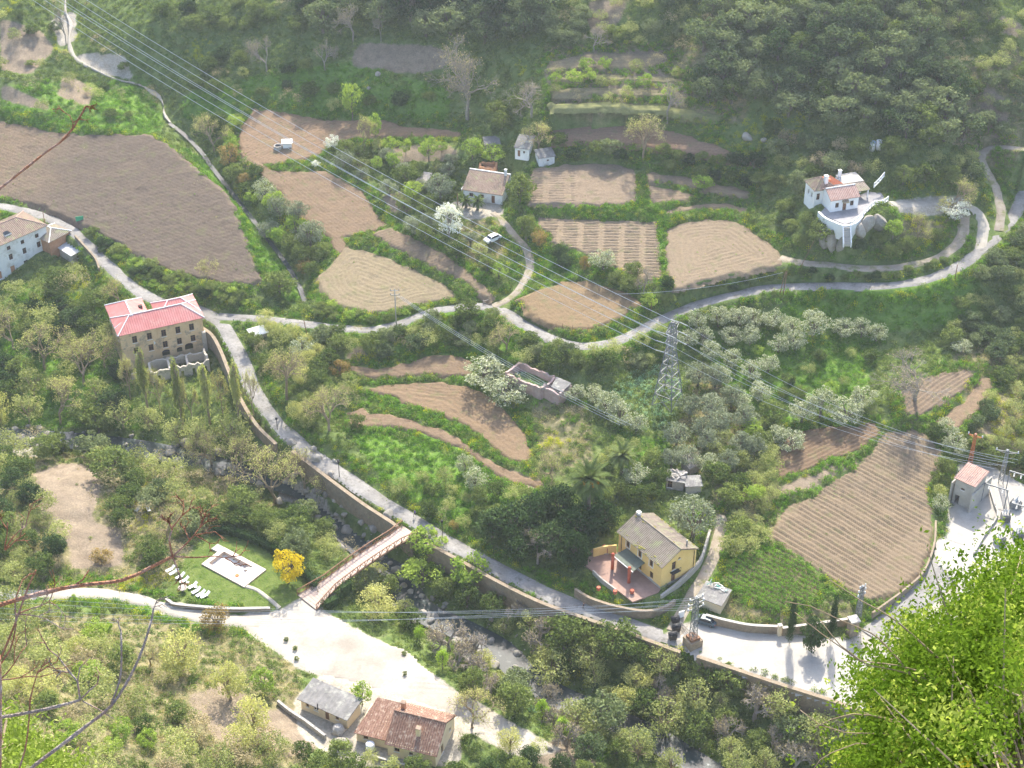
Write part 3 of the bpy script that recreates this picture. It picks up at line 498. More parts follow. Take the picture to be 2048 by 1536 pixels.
def pad_sheet(name, poly, z, m, label, lift=.05):
    a = np.array(poly, float); w = at(a[:, 0], a[:, 1], np.full(len(a), z)); c2 = catmull(np.vstack([w, w[:1]]), 1.0)[:-1]; r = .6
    fx = np.arange(w[:, 0].min() - 1, w[:, 0].max() + 1, r); fy = np.arange(w[:, 1].min() - 1, w[:, 1].max() + 1, r); AX, AY = np.meshgrid(fx, fy)
    ins = inpoly(AX, AY, w); d, _ = segdist(AX, AY, w[:, :2], True); sd = np.where(ins, d, -d) + vnoise(AX, AY, 1.5, 41) * .25
    zz = z + lift + vnoise(AX, AY, 4, 42) * .02 - np.clip(.3 - sd, 0, 1.4) * .35; ok = sd > -1; id2 = -np.ones(AX.shape, int); id2[ok] = np.arange(ok.sum())
    qd = np.stack([id2[:-1, :-1], id2[:-1, 1:], id2[1:, 1:], id2[1:, :-1]], -1).reshape(-1, 4); qd = qd[(qd >= 0).all(1)]
    return tag(link(name, mesh(name, np.stack([AX, AY, zz], -1)[ok], qd, MATS[m], True)), label, kind='structure')
surf('plaza', (.33, .31, .275), (.45, .425, .375), .22, 1, 3, .25, .2, .1, stain=((.36, .34, .30), .3))
surf('chalk', (.29, .262, .22), (.50, .465, .40), .12, 1, 2.5, .3, .3, .05, stain=((.38, .34, .28), .25))
pad_sheet('pavement', PADS['plaza'][0], -.5, 'plaza', 'wide sunlit paved square above the river wall', .06)
pad_sheet('pavement', PADS['parking'][0], -2.6, 'chalk', 'white gravel parking ground between river and cottage', .06)
pad_sheet('pavement', PADS['sub'][0], 2.5, 'plaza', 'concrete yard around the substation house', .05)
m_, N_, L_, B_ = mat('water'); B_.inputs["Base Color"].default_value = (.045, .06, .055, 1); B_.inputs["Roughness"].default_value = .06; B_.inputs["IOR"].default_value = 1.33
wn_ = noise(N_, L_, 1.4, 4); bump(N_, L_, B_, wn_, .06, .05)
foam = ramp(N_, L_, noise(N_, L_, .8, 6, .75), [(.58, (.045, .058, .055)), (.74, (.30, .32, .31))]); L_.new(foam, B_.inputs["Base Color"])
def water(name, P, w, label):
    n = len(P); T = np.gradient(P[:, :2], axis=0); T /= np.linalg.norm(T, axis=1)[:, None] + 1e-9; Nn = np.c_[T[:, 1], -T[:, 0]]; V = []
    for i in range(n):
        for s in (-1, -.3, .3, 1): V.append((P[i, 0] + Nn[i, 0] * s * w, P[i, 1] + Nn[i, 1] * s * w, P[i, 2]))
    return tag(link(name, mesh(name, V, [(i * 4 + j, i * 4 + j + 1, i * 4 + j + 5, i * 4 + j + 4) for i in range(n - 1) for j in range(3)], MATS['water'], True)), label, kind='structure')
water('river', RIVER, RIVER_W, 'shallow river running between boulders and trees')
kk_ = int(len(STREAM) * .45); ribbon('stream_bed', STREAM[:kk_ + 1] + np.array([0, 0, -.05]), 1.2, 'gravelpath', 'dry stony upper bed of the gully stream', 0, .8)
water('stream', STREAM[kk_:] + np.array([0, 0, -.15]), .55, 'thin stream in the gully beside the dark field')
print('land', round(time.time() - T0, 1))
# ---------------------------------------------------------------- building materials
surf('plaster_white', (.74, .74, .72), (.82, .82, .80), .5, .9, 5, .12, .15, stain=((.55, .54, .50), .35))
surf('plaster_bright', (.80, .80, .79), (.86, .86, .85), .8, .9, 5, .08, .1)
surf('plaster_yellow', (.80, .56, .21), (.86, .62, .26), .5, .9, 5, .1, .15)
surf('plaster_cream', (.72, .58, .38), (.80, .67, .46), .5, .9, 5, .12, .15)
surf('plaster_ochre', (.66, .47, .27), (.76, .57, .35), .45, .95, 4, .2, .3, stain=((.36, .29, .21), .5))
surf('plaster_old', (.50, .44, .36), (.63, .57, .48), .6, 1, 4, .3, .4, stain=((.30, .27, .21), .6))
surf('trim_white', (.80, .80, .78), (.84, .84, .82), 1, .8, 6, .05, 0)
surf('tile_brown', (.26, .185, .14), (.38, .29, .225), 1.6, .9, 7, .55, .5, stain=((.30, .29, .16), .7))
surf('tile_red', (.22, .125, .09), (.36, .23, .17), 2.2, .9, 8, .6, .5, stain=((.46, .36, .28), 1.6))
surf('tile_grey', (.25, .205, .16), (.36, .305, .245), 1.5, .9, 7, .45, .5, stain=((.30, .30, .17), .6))
surf('tile_pink', (.42, .27, .22), (.52, .37, .31), 1.5, .9, 7, .35, .4)
surf('roof_red', (.47, .17, .155), (.54, .235, .215), .4, .75, 6, .15, .1, stain=((.50, .26, .22), .6))
surf('roof_orange', (.68, .24, .12), (.74, .29, .16), 1, .85, 6, .1, .1)
surf('sheet_metal', (.38, .40, .42), (.50, .52, .54), .7, .5, 4, .2, .1, .5, stain=((.42, .36, .30), .6))
surf('fibre_cement', (.17, .165, .155), (.26, .25, .24), .8, .95, 5, .25, .3, stain=((.33, .33, .29), .6))
surf('brick_orange', (.48, .24, .13), (.58, .33, .20), 1.2, .95, 9, .4, .5)
surf('stone_wall', (.25, .195, .135), (.37, .30, .215), 1.1, 1, 3.5, .5, .9, stain=((.25, .22, .16), .7))
surf('concrete', (.38, .355, .315), (.48, .455, .41), .7, .95, 5, .22, .25, stain=((.42, .39, .33), .5))
surf('wood_brown', (.20, .11, .065), (.30, .17, .10), 2, .8, 9, .3, .3)
surf('wood_grey', (.33, .29, .25), (.45, .41, .36), 2, .9, 9, .35, .4)
surf('deck', (.45, .35, .29), (.54, .43, .365), .8, .9, 6, .2, .2)
surf('paint_redbrown', (.42, .10, .055), (.50, .14, .08), 1, .7, 6, .1, .05)
surf('paint_dark', (.05, .045, .04), (.09, .08, .07), 1, .7, 6, .1, .05)
surf('awning_green', (.12, .14, .11), (.17, .19, .15), 1, .9, 6, .2, .2)
surf('patio_red', (.30, .20, .16), (.38, .26, .21), 1, .9, 4, .3, .2)
surf('steel', (.17, .18, .185), (.25, .26, .265), 2, .45, 8, .15, 0, .2, 0)
surf('porcelain', (.50, .52, .52), (.58, .60, .60), 2, .3, 8, .05, 0, .5)
surf('rust', (.45, .16, .06), (.55, .22, .09), 2, .8, 8, .3, .1)
surf('rock', (.24, .22, .19), (.37, .345, .305), .8, 1, 3, .45, .9, stain=((.20, .19, .14), .8))
surf('rock_pale', (.30, .27, .225), (.43, .395, .34), .9, 1, 3, .4, .9, stain=((.27, .24, .18), .8))
surf('teal_paint', (.10, .30, .27), (.14, .36, .32), 1, .7, 6, .1, 0)
surf('white_plastic', (.84, .84, .85), (.88, .88, .88), 1, .45, 6, .03, 0, .5)
surf('blue_grey', (.30, .42, .52), (.36, .48, .58), 1, .6, 6, .1, 0)
surf('yellow_paint', (.62, .33, .05), (.70, .40, .08), 1, .6, 6, .1, 0)
surf('black_metal', (.03, .03, .03), (.05, .05, .05), 1, .6, 6, .1, 0)
surf('rubble', (.34, .32, .29), (.56, .53, .49), 3, 1, 8, .5, .8)
m_, N_, L_, B_ = mat('glass'); B_.inputs["Base Color"].default_value = (.025, .03, .035, 1); B_.inputs["Roughness"].default_value = .12
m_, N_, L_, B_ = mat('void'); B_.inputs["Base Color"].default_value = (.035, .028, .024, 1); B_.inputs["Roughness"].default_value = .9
m_, N_, L_, B_ = mat('pool_water'); B_.inputs["Base Color"].default_value = (.62, .60, .56, 1); B_.inputs["Roughness"].default_value = .45
M = MATS
def footprint(P, grow=.6):
    global EXCL
    P = np.array([(p[0], p[1]) for p in P]); d, _ = segdist(GX, GY, P, True); EXCL |= inpoly(GX, GY, P) | (d < grow)
class Bld:
    """a building with its own axes: x along the front, y to the back, z up, origin at the front corner"""
    def __init__(s, name, label, cat, A, B, zpx, zb, x0=0.0, group=None):
        a = at(A[0], A[1], zpx); b = at(B[0], B[1], zpx); s.L = float(np.hypot(*(b - a)[:2])); s.ang = math.atan2(b[1] - a[1], b[0] - a[0]); s.zb = zb
        s.root = thing(name, label, cat, (a[0], a[1], zb), s.ang, group); s.o = a
    def w(s, x, y): c, n = math.cos(s.ang), math.sin(s.ang); return (s.o[0] + x * c - y * n, s.o[1] + x * n + y * c)
    def fp(s, x0, y0, x1, y1, g=.6): footprint([s.w(x0, y0), s.w(x1, y0), s.w(x1, y1), s.w(x0, y1)], g)
    def part(s, name, mb, m, smooth=False, par=None, loc=None, rz=None): return link(name, mb.me(name, m, smooth), par or s.root, loc, None if rz is None else (0, 0, rz))
    def wall(s, org, ang, L, H, holes, m, t=.3, name='wall', gable=None, z0=0.0, kinds=None, trim='trim_white'):
        """a wall panel with real openings; every opening gets a window or door set back in it"""
        mb = MB(); xs = sorted({0, L, *[h[0] for h in holes], *[h[2] for h in holes]}); zs = sorted({z0, H, *[h[1] for h in holes], *[h[3] for h in holes]})
        inh = lambda x, z: any(h[0] < x < h[2] and h[1] < z < h[3] for h in holes)
        for i in range(len(xs) - 1):
            for j in range(len(zs) - 1):
                if not inh((xs[i] + xs[i + 1]) / 2, (zs[j] + zs[j + 1]) / 2):
                    a, b, c, d = xs[i], xs[i + 1], zs[j], zs[j + 1]; mb.add([(a, 0, c), (b, 0, c), (b, 0, d), (a, 0, d)], [(0, 1, 2, 3)]); mb.add([(a, t, c), (b, t, c), (b, t, d), (a, t, d)], [(3, 2, 1, 0)])
        for a, c, b, d in holes:
            mb.add([(a, 0, c), (b, 0, c), (b, 0, d), (a, 0, d), (a, t, c), (b, t, c), (b, t, d), (a, t, d)], [(0, 4, 5, 1), (1, 5, 6, 2), (2, 6, 7, 3), (3, 7, 4, 0)])
        mb.add([(0, 0, z0), (L, 0, z0), (L, 0, H), (0, 0, H), (0, t, z0), (L, t, z0), (L, t, H), (0, t, H)], [(0, 3, 7, 4), (1, 5, 6, 2), (3, 2, 6, 7), (0, 4, 5, 1)])
        if gable is not None:
            pts = [(0, H)] + gable + [(L, H)]; n = len(pts); mb.add([(x, 0, z) for x, z in pts] + [(x, t, z) for x, z in pts], [tuple(range(n))[::-1], tuple(range(n, 2 * n))] + [(i, i + 1, n + i + 1, n + i) for i in range(n - 1)])
        w = s.part(name, mb, [M[m]], par=s.root, loc=(*org, 0), rz=ang)
        for k, (a, c, b, d) in enumerate(holes):
            kd = kinds[k] if kinds else 'window'
            if kd == 'open': continue
            s.opening(w, a, c, b, d, t, kd, trim)
        return w
    def opening(s, w, a, c, b, d, t, kd, trim):
        fr = MB(); y = t * .55; q = .07
        if kd == 'door':
            fr.box(a + .01, y, c, b - .01, y + .06, d - .01); 
            for k in range(3): fr.box(a + (b - a) * (.1 + .3 * k), y - .02, c + .1, a + (b - a) * (.3 + .3 * k), y + .001, d - .1)
            s.part('door', fr, [M['wood_brown']], par=w)
        else:
            fr.box(a + .005, y, c + .005, a + q, y + .06, d - .005).box(b - q, y, c + .005, b - .005, y + .06, d - .005).box(a + q, y, d - q, b - q, y + .06, d - .005).box(a + q, y, c + .005, b - q, y + .06, c + q)
            fr.box((a + b) / 2 - .035, y, c + q, (a + b) / 2 + .035, y + .06, d - q)
            if d - c > 1.3: fr.box(a + q, y + .005, c + (d - c) * .62, b - q, y + .055, c + (d - c) * .62 + .06)
            wn = s.part('window', fr, [M['wood_brown' if kd == 'dark' else 'trim_white']], par=w)
            g = MB().box(a + .02, y + .07, c + .02, b - .02, y + .09, d - .02); 
            if kd == 'blind': g = MB().box(a + .02, y - .01, c + .02, b - .02, y + .09, d - .02)
            # sub-part of the wall panel's window
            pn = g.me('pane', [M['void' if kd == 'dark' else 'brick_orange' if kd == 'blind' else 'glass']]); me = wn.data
            bm = bmesh.new(); bm.from_mesh(me); n0 = len(bm.faces); bm.from_mesh(pn); bm.faces.ensure_lookup_table()
            me.materials.append(pn.materials[0])
            for f in bm.faces[n0:]: f.material_index = 1
            bm.to_mesh(me); bm.free(); bpy.data.meshes.remove(pn)
        sl_ = MB().box(a - .08, -.07, c - .09, b + .08, .06, c - .003)
        if kd != 'door': sl_.add([], []); s.part('sill', sl_, [M[trim]], par=w)
    def box_walls(s, x0, y0, x1, y1, H, m, F=(), R=(), B_=(), L_=(), z0=0.0, gx=None, gy=None, kF=None, kR=None, kB=None, kL=None, t=.3, trim='trim_white'):
        """four walls; gx: gable peaks (height) on the x ends, gy: on front/back"""
        wx, wy = x1 - x0, y1 - y0
        gX = [(wy / 2, gx)] if gx else None; gY = [(wx / 2, gy)] if gy else None
        s.wall((x0, y0), 0, wx, H, list(F), m, t, gable=gY, z0=z0, kinds=kF, trim=trim)
        s.wall((x1, y0 + t), math.pi / 2, wy - 2 * t, H, list(R), m, t, gable=[(wy / 2 - t, gx)] if gx else None, z0=z0, kinds=kR, trim=trim)
        s.wall((x1, y1), math.pi, wx, H, list(B_), m, t, gable=gY, z0=z0, kinds=kB, trim=trim)
        s.wall((x0, y1 - t), -math.pi / 2, wy - 2 * t, H, list(L_), m, t, gable=[(wy / 2 - t, gx)] if gx else None, z0=z0, kinds=kL, trim=trim)
        s.fp(x0, y0, x1, y1)
    def slope(s, e0, e1, r1, r0, m, pitch=.34, amp=.055, rough=.03, name='roof', thick=.14, step=0.45, seed=1):
        """a roof plane of tile courses (or ribbed sheet): eave e0-e1, ridge r0-r1"""
        e0, e1, r0, r1 = map(Vector, (e0, e1, r0, r1)); u = (e1 - e0); Le = u.length; u.normalize(); nrm = u.cross(r0 - e0)
        if nrm.length < 1e-6: nrm = u.cross(r1 - e0)
        nrm.normalize(); v = nrm.cross(u); Tt = (r0 - e0).dot(v); xa = (r0 - e0).dot(u); xb = (r1 - e0).dot(u)
        rg = random.Random(seed); nc = max(4, int(Le / pitch * 4)); nr = max(1, min(14, int(Tt / step))); V = []; Fc = []
        def tm(x):
            t = Tt
            if x < xa: t = min(t, Tt * x / max(xa, 1e-6))
            if x > xb: t = min(t, Tt * (Le - x) / max(Le - xb, 1e-6))
            return max(t, 0)
        col = []
        for i in range(nc + 1):
            x = Le * i / nc; t1 = tm(x); t0 = 0.0
            if xa < 0 and x < 0: t0 = 0
            wv = amp * (math.cos(2 * math.pi * x / pitch))
            cj = rg.uniform(-rough, rough) * .5 if i % 4 == 0 else 0; ids = []
            for j in range(nr + 1):
                p = e0 + u * x + v * (t0 + (t1 - t0) * j / nr) + nrm * (wv + cj + rg.uniform(-rough, rough) * .3 + .02); ids.append(len(V)); V.append(p)
            col.append(ids)
        for i in range(nc):
            for j in range(nr): Fc.append((col[i][j], col[i + 1][j], col[i + 1][j + 1], col[i][j + 1]))
        b = len(V); V += [e0 - nrm * thick, e1 - nrm * thick, r1 - nrm * thick, r0 - nrm * thick, e0 - nrm * .02, e1 - nrm * .02, r1 - nrm * .02, r0 - nrm * .02]
        Fc += [(b + 3, b + 2, b + 1, b), (b, b + 1, b + 5, b + 4), (b + 1, b + 2, b + 6, b + 5), (b + 3, b, b + 4, b + 7), (b + 2, b + 3, b + 7, b + 6)]
        return link(name, mesh(name, V, Fc, [M[m]]), s.root)
    def ridge(s, a, b, m, r=.14, name='ridge_tiles'):
        return s.part(name, MB().tube([a, b], r, 7), [M[m]])
    def gable(s, x0, y0, x1, y1, ze, zr, m, axis='x', over=.35, rm=None, **kw):
        rm = rm or m; k = (zr - ze) 
        if axis == 'x':
            ym = (y0 + y1) / 2; dz = k / (ym - y0) * over
            s.slope((x0 - over, y0 - over, ze - dz), (x1 + over, y0 - over, ze - dz), (x1 + over, ym, zr), (x0 - over, ym, zr), m, seed=1, **kw)
            s.slope((x1 + over, y1 + over, ze - dz), (x0 - over, y1 + over, ze - dz), (x0 - over, ym, zr), (x1 + over, ym, zr), m, seed=2, **kw)
            s.ridge((x0 - over, ym, zr + .03), (x1 + over, ym, zr + .03), rm)
        else:
            xm = (x0 + x1) / 2; dz = k / (xm - x0) * over
            s.slope((x0 - over, y1 + over, ze - dz), (x0 - over, y0 - over, ze - dz), (xm, y0 - over, zr), (xm, y1 + over, zr), m, seed=3, **kw)
            s.slope((x1 + over, y0 - over, ze - dz), (x1 + over, y1 + over, ze - dz), (xm, y1 + over, zr), (xm, y0 - over, zr), m, seed=4, **kw)
            s.ridge((xm, y0 - over, zr + .03), (xm, y1 + over, zr + .03), rm)
    def hip(s, x0, y0, x1, y1, ze, zr, m, over=.35, inset=None, rm=None, axis='x', **kw):
        rm = rm or m; x0 -= over; y0 -= over; x1 += over; y1 += over
        if axis == 'x':
            ym = (y0 + y1) / 2; i0, i1 = inset or ((y1 - y0) / 2, (y1 - y0) / 2); a, b = (x0 + i0, ym, zr), (x1 - i1, ym, zr)
        else:
            xm = (x0 + x1) / 2; i0, i1 = inset or ((x1 - x0) / 2, (x1 - x0) / 2); a, b = (xm, y0 + i0, zr), (xm, y1 - i1, zr)
        c00, c10, c11, c01 = (x0, y0, ze), (x1, y0, ze), (x1, y1, ze), (x0, y1, ze)
        if axis == 'x':
            s.slope(c00, c10, b, a, m, seed=1, **kw); s.slope(c11, c01, a, b, m, seed=2, **kw); s.slope(c10, c11, b, b, m, seed=3, **kw); s.slope(c01, c00, a, a, m, seed=4, **kw)
            hips = [(c00, a), (c01, a), (c10, b), (c11, b)]
        else:
            s.slope(c00, c10, a, a, m, seed=1, **kw); s.slope(c11, c01, b, b, m, seed=2, **kw); s.slope(c10, c11, b, a, m, seed=3, **kw); s.slope(c01, c00, a, b, m, seed=4, **kw)
            hips = [(c00, a), (c10, a), (c01, b), (c11, b)]
        up = lambda p: (p[0], p[1], p[2] + .05)
        s.ridge(up(a), up(b), rm, .12)
        for p, q in hips: s.ridge(up(p), up(q), rm, .11, 'hip_tiles')
    def chimney(s, x, y, z0, z1, m, w=.6, cap='tile_brown'):
        mb = MB().box(x - w / 2, y - w / 2, z0, x + w / 2, y + w / 2, z1); c = s.part('chimney', mb, [M[m]])
        s.part('chimney_cap', MB().box(x - w / 2 - .08, y - w / 2 - .08, z1 + .12, x + w / 2 + .08, y + w / 2 + .08, z1 + .2).box(x - w / 2, y - w / 2, z1, x - w / 2 + .12, y + w / 2, z1 + .12).box(x + w / 2 - .12, y - w / 2, z1, x + w / 2, y + w / 2, z1 + .12), [M[cap]], par=c)
def win(cx, z, w=1.0, h=1.5): return (cx - w / 2, z, cx + w / 2, z + h)
# ---- long ochre building with the red roof
b = Bld('mill_house', 'long ochre three-storey building with a red hipped roof and white ridges', 'house', (239, 670), (404, 634), 8, .2)
xs5 = [3.0, 6.2, 9.3, 12.4, 15.4]
b.box_walls(0, 0, 17.9, 7.0, 7.8, 'plaster_ochre', F=[win(x, 5.0, 1.05, 1.7) for x in xs5] + [win(x, 2.15, 1.05, 1.6) for x in xs5] + [win(9.2, .05, 1.7, 1.1), win(12.2, .15, 1.2, 1.0), win(14.3, .3, 1.8, 1.15)],
            R=[win(2.0, 5.0, 1, 1.6), win(4.6, 5.0, 1, 1.6)], L_=[win(2.0, 5.0, 1, 1.6), win(4.6, 5, 1, 1.6)], kF=['dark'] * 10 + ['open'] * 3, z0=-2.5)
b.part('string_course', MB().box(-.06, -.08, 4.25, 17.96, -.002, 4.42).box(-.06, -.1, 7.45, 17.96, -.002, 7.62), [M['plaster_ochre']])
for i, (x, w_) in enumerate(((9.2, 1.7), (12.2, 1.2), (14.3, 1.8))):
    z = (.05, .15, .3)[i] + (1.1, 1.0, 1.15)[i]
    b.part('arch', MB().add([(x - w_ / 2 * math.cos(k * math.pi / 10), -.03, z + w_ * .3 * math.sin(k * math.pi / 10) - .02) for k in range(11)] + [(x - w_ / 2 * math.cos(k * math.pi / 10), .05, z + w_ * .3 * math.sin(k * math.pi / 10) - .02) for k in range(11)], [tuple(range(11)), tuple(range(21, 10, -1))]), [M['void']])
b.hip(0, 0, 17.9, 7.0, 7.8, 10.0, 'roof_red', .45, (3.6, 4.0), 'trim_white', pitch=.5, amp=.02, rough=.01)
b.box_walls(0, 7.0, 7.2, 12.6, 7.75, 'plaster_ochre', L_=[win(1.5, 5, 1, 1.6), win(3.9, 5, 1, 1.6)], z0=-2.5)
b.hip(0, 3.4, 7.2, 12.6, 7.78, 9.95, 'roof_red', .45, (.4, 3.4), 'trim_white', 'y', pitch=.5, amp=.02, rough=.01)
b.box_walls(9.4, 7.0, 17.9, 9.6, 7.7, 'plaster_ochre', z0=-1.5)
b.hip(9.4, 2.9, 17.9, 9.6, 7.76, 9.9, 'roof_red', .45, (3.2, 3.4), 'trim_white', 'x', pitch=.5, amp=.02, rough=.01)
b.part('skylight', MB().box(6.0, 7.6, 8.3, 6.8, 8.4, 9.0), [M['void']]); b.part('downpipe', MB().tube([(8.0, -.12, 7.5), (8.0, -.12, 4.4), (8.05, -.12, 0)], .06), [M['plaster_ochre']])
b.part('buttress', MB().box(17.3, -.75, -2, 18.15, .0, 4.3), [M['plaster_old']]); b.fp(0, 0, 17.9, 12.8)
for k in range(3): b.part('wall_bracket', MB().box(6.9 + k * .12, -.18, 3.6 + k * .15, 7.0 + k * .12, -.004, 4.5 - k * .2), [M['trim_white']])
# ---- roofless walls below it
rb = at(345, 725, 0); c0 = Vector((float(rb[0]), float(rb[1]), -1.0))
t = thing('ruin', 'roofless stone ruin overgrown with moss below the red-roofed building', 'ruin', c0, math.radians(18))
def ruinwall(t, x0, y0, x1, y1, h, m='plaster_old', seed=0, holes=0):
    r_ = random.Random(seed); L = math.hypot(x1 - x0, y1 - y0); n = max(2, int(L / .6)); u = ((x1 - x0) / L, (y1 - y0) / L); nv = (-u[1] * .22, u[0] * .22); mb = MB(); hs = [h * (1 - .28 * r_.random()) for _ in range(n + 1)]
    for i in range(n):
        a, c = L * i / n, L * (i + 1) / n; P = lambda s_, z, k: (x0 + u[0] * s_ + nv[0] * k, y0 + u[1] * s_ + nv[1] * k, z)
        lo = -2.2 if not (holes and i % 4 == 2) else hs[i] * .62
        mb.add([P(a, lo, -1), P(c, lo, -1), P(c, hs[i + 1], -1), P(a, hs[i], -1), P(a, lo, 1), P(c, lo, 1), P(c, hs[i + 1], 1), P(a, hs[i], 1)], [(0, 1, 2, 3), (7, 6, 5, 4), (3, 2, 6, 7), (0, 3, 7, 4), (1, 5, 6, 2), (0, 4, 5, 1)])
    return link('wall', mb.me('wall', [M[m]]), t)
for i, (a, c_, d_, e_, h_, ho) in enumerate(((-5, 0, 7, .5, 2.6, 0), (-5, -4.5, 7.4, -4, 2.9, 1), (7.2, -4, 7, .5, 3.2, 0), (-5, -4.5, -5, 0, 2.4, 0), (-1, -4.3, -1, .2, 2.7, 0), (3, -4.2, 3, .3, 2.6, 0), (-9, -2, -5, -1.6, 1.6, 0))): ruinwall(t, a, c_, d_, e_, h_, seed=i, holes=ho)
# ---- white three-storey building at the edge with annex and shed
b = Bld('apartment_building', 'white three-storey building with tiled hip roof, cut by the picture edge', 'house', (0, 490), (92, 450), 11, 2.0)
xw = [1.2, 4.9, 8.6, 11.4][:3] + [11.2]
b.box_walls(-9, 0, 12.3, 9.2, 9.0, 'plaster_white', F=[win(9 + x, 6.8, .95, 1.05) for x in (2.0, 5.7, 9.6)] + [win(9 + x, 4.2, 1.0, 1.5) for x in (2.1, 5.8, 9.7)] + [win(9 + 2.0, .6, 1.2, 2.0), win(9 + 5.6, .9, 1.1, 1.6), win(9 + 9.6, 1.3, 1.0, 1.6), win(9 - 1.6, 4.2, 1, 1.5), win(9 - 1.4, 6.8, .95, 1.05), win(9 - 1.6, .6, 1.2, 2)], R=[win(3, 6.5, .9, 1.1)], kF=['dark'] * 6 + ['blind', 'dark', 'blind', 'dark', 'dark', 'blind'], z0=-2)
b.hip(-9, 0, 12.3, 9.2, 9.0, 11.3, 'tile_brown', .4, None, 'tile_pink', pitch=.42)
b.part('skylight', MB().box(2.3, 1.1, 9.75, 4.0, 2.5, 10.1).add([(2.3, 1.1, 10.1), (4.0, 1.1, 10.1), (4.0, 2.5, 10.1), (2.3, 2.5, 10.1), (3.15, 1.8, 10.7)], [(0, 1, 4), (1, 2, 4), (2, 3, 4), (3, 0, 4)], 1), [M['trim_white'], M['glass']])
b = Bld('annex', 'low annex with grey tiled roof and orange brick front by the road', 'house', (98, 484), (140, 462), 8.3, 5.0)
b.box_walls(0, 0, b.L, 5.4, 3.3, 'brick_orange', R=[win(3, 1, .9, 1.1)], z0=-1.5); b.hip(0, 0, b.L, 5.4, 3.3, 4.7, 'tile_grey', .3, (3.0, 1.6), 'trim_white', 'y', pitch=.4)
b = Bld('shed', 'small pale brick shed with a shiny sheet-metal roof', 'shed', (116, 493), (143, 510), 5.8, 3.3)
b.box_walls(0, 0, b.L, 3.6, 2.4, 'plaster_old', R=[win(1.3, 1.0, .6, .7), win(2.4, .05, .8, 1.9)], kR=['dark', 'door'], z0=-1.2); b.slope((-.4, -.4, 2.5), (b.L + .4, -.4, 2.5), (b.L + .4, 4.0, 2.95), (-.4, 4.0, 2.95), 'sheet_metal', .3, .02, .0)
# ---- yellow house
b = Bld('yellow_house', 'two-storey yellow house with a mossy grey tiled gable roof', 'house', (1236, 1108), (1321, 1178), 1.5, 1.5)
b.box_walls(0, 0, 11.85, 8.2, 5.4, 'plaster_yellow', F=[win(2.6, 3.3, .95, 1.6), win(5.9, 3.3, .95, 1.6), win(9.0, 3.3, .95, 1.6), win(2.2, .02, 1.1, 2.2), win(6.0, .6, 1, 1.5), win(9.2, .7, .95, 1.5)],
            R=[win(2.6, 3.0, .95, 1.9), win(2.6, .02, 1.0, 2.1), win(3.8, 5.5 - .6, .5, .45)], B_=[win(3, 3.2), win(8, 3.2)], kF=['dark', 'dark', 'dark', 'door', 'dark', 'dark'], kR=['dark', 'door', 'dark'], gx=7.25, z0=-1)
b.gable(0, 0, 11.85, 8.2, 5.45, 7.4, 'tile_grey', 'x', .35, pitch=.36)
b.part('plinth', MB().box(-.05, -.06, -.6, 11.9, -.003, .5).box(11.853, -.06, -.6, 11.92, 8.26, .5), [M['concrete']])
for x in (2.6, 5.9, 9.0): b.part('window_surround', MB().box(x - .62, -.03, 3.2, x - .48, -.002, 5.0).box(x + .48, -.03, 3.2, x + .62, -.002, 5.0), [M['trim_white']])
b.part('canopy', MB().add([(2.4, -.05, 3.1), (7.4, -.05, 3.1), (7.6, -3.0, 2.75), (2.2, -3.0, 2.75), (2.4, -.05, 2.95), (7.4, -.05, 2.95), (7.6, -3.0, 2.6), (2.2, -3.0, 2.6)], [(3, 2, 1, 0), (4, 5, 6, 7), (2, 3, 7, 6), (0, 4, 7, 3), (1, 2, 6, 5)]), [M['awning_green']])
b.part('canopy_edge', MB().box(2.1, -3.12, 2.55, 7.7, -3.0, 2.72), [M['trim_white']])
for x in (2.6, 7.2):
    cl = b.part('column', MB().tube([(x, -3.5, -.3), (x, -3.5, 3.4)], .3, 12), [M['paint_redbrown']], True); b.part('column_cap', MB().ball((x, -3.5, 3.5), .36), [M['paint_redbrown']], True, par=cl)
b.part('balcony', MB().box(11.86, 2.0, 2.75, 12.7, 3.9, 2.87), [M['black_metal']]); rl = MB().bar((12.68, 2.0, 3.7), (12.68, 3.9, 3.7), .05)
for k in range(9): rl.bar((12.68, 2.0 + k * .237, 2.87), (12.68, 2.0 + k * .237, 3.7), .03)
b.part('railing', rl, [M['black_metal']]); b.part('downpipe', MB().tube([(.9, -.1, 5.2), (.9, -.1, .3)], .06), [M['paint_dark']]); b.part('downpipe', MB().tube([(11.95, 7.6, 5.2), (11.95, 7.6, .3)], .06), [M['paint_dark']])
b.part('vent_pipe', MB().tube([(10.9, 6.6, 6.2), (10.9, 6.6, 7.4)], .16), [M['steel']]); b.chimney(.3, 4.3, 7.0, 7.9, 'plaster_white', .6, 'trim_white')
rg = random.Random(4); ms = MB()
for k in range(46): x = rg.random() * 11.5; y = rg.choice([rg.uniform(-.2, .5), rg.uniform(3.6, 4.6), 8.3]); ms.ball((x, y, 5.5 + min(y, 8.2 - y) * .475 - .02), rg.uniform(.1, .28), 0, 6, 4, (1.4, .9, .5))
b.part('moss', ms, [surf('moss', (.20, .19, .04), (.30, .27, .07), 3, 1, 9, .3, .5)]); YH = b
tag(link('patio', MB().prism([b.w(x, y) for x, y in ((-3.5, -7.0), (11.5, -6.2), (12.4, -1), (11.9, 0), (0, 0), (-4.2, 1.0))], 1.3, 1.58).me('patio', [M['patio_red']])), 'reddish paved terrace in front of the yellow house', kind='structure'); footprint([b.w(x, y) for x, y in ((-3.5, -7.0), (11.5, -6.2), (12.4, -1), (11.9, 0), (0, 0), (-4.2, 1.0))])
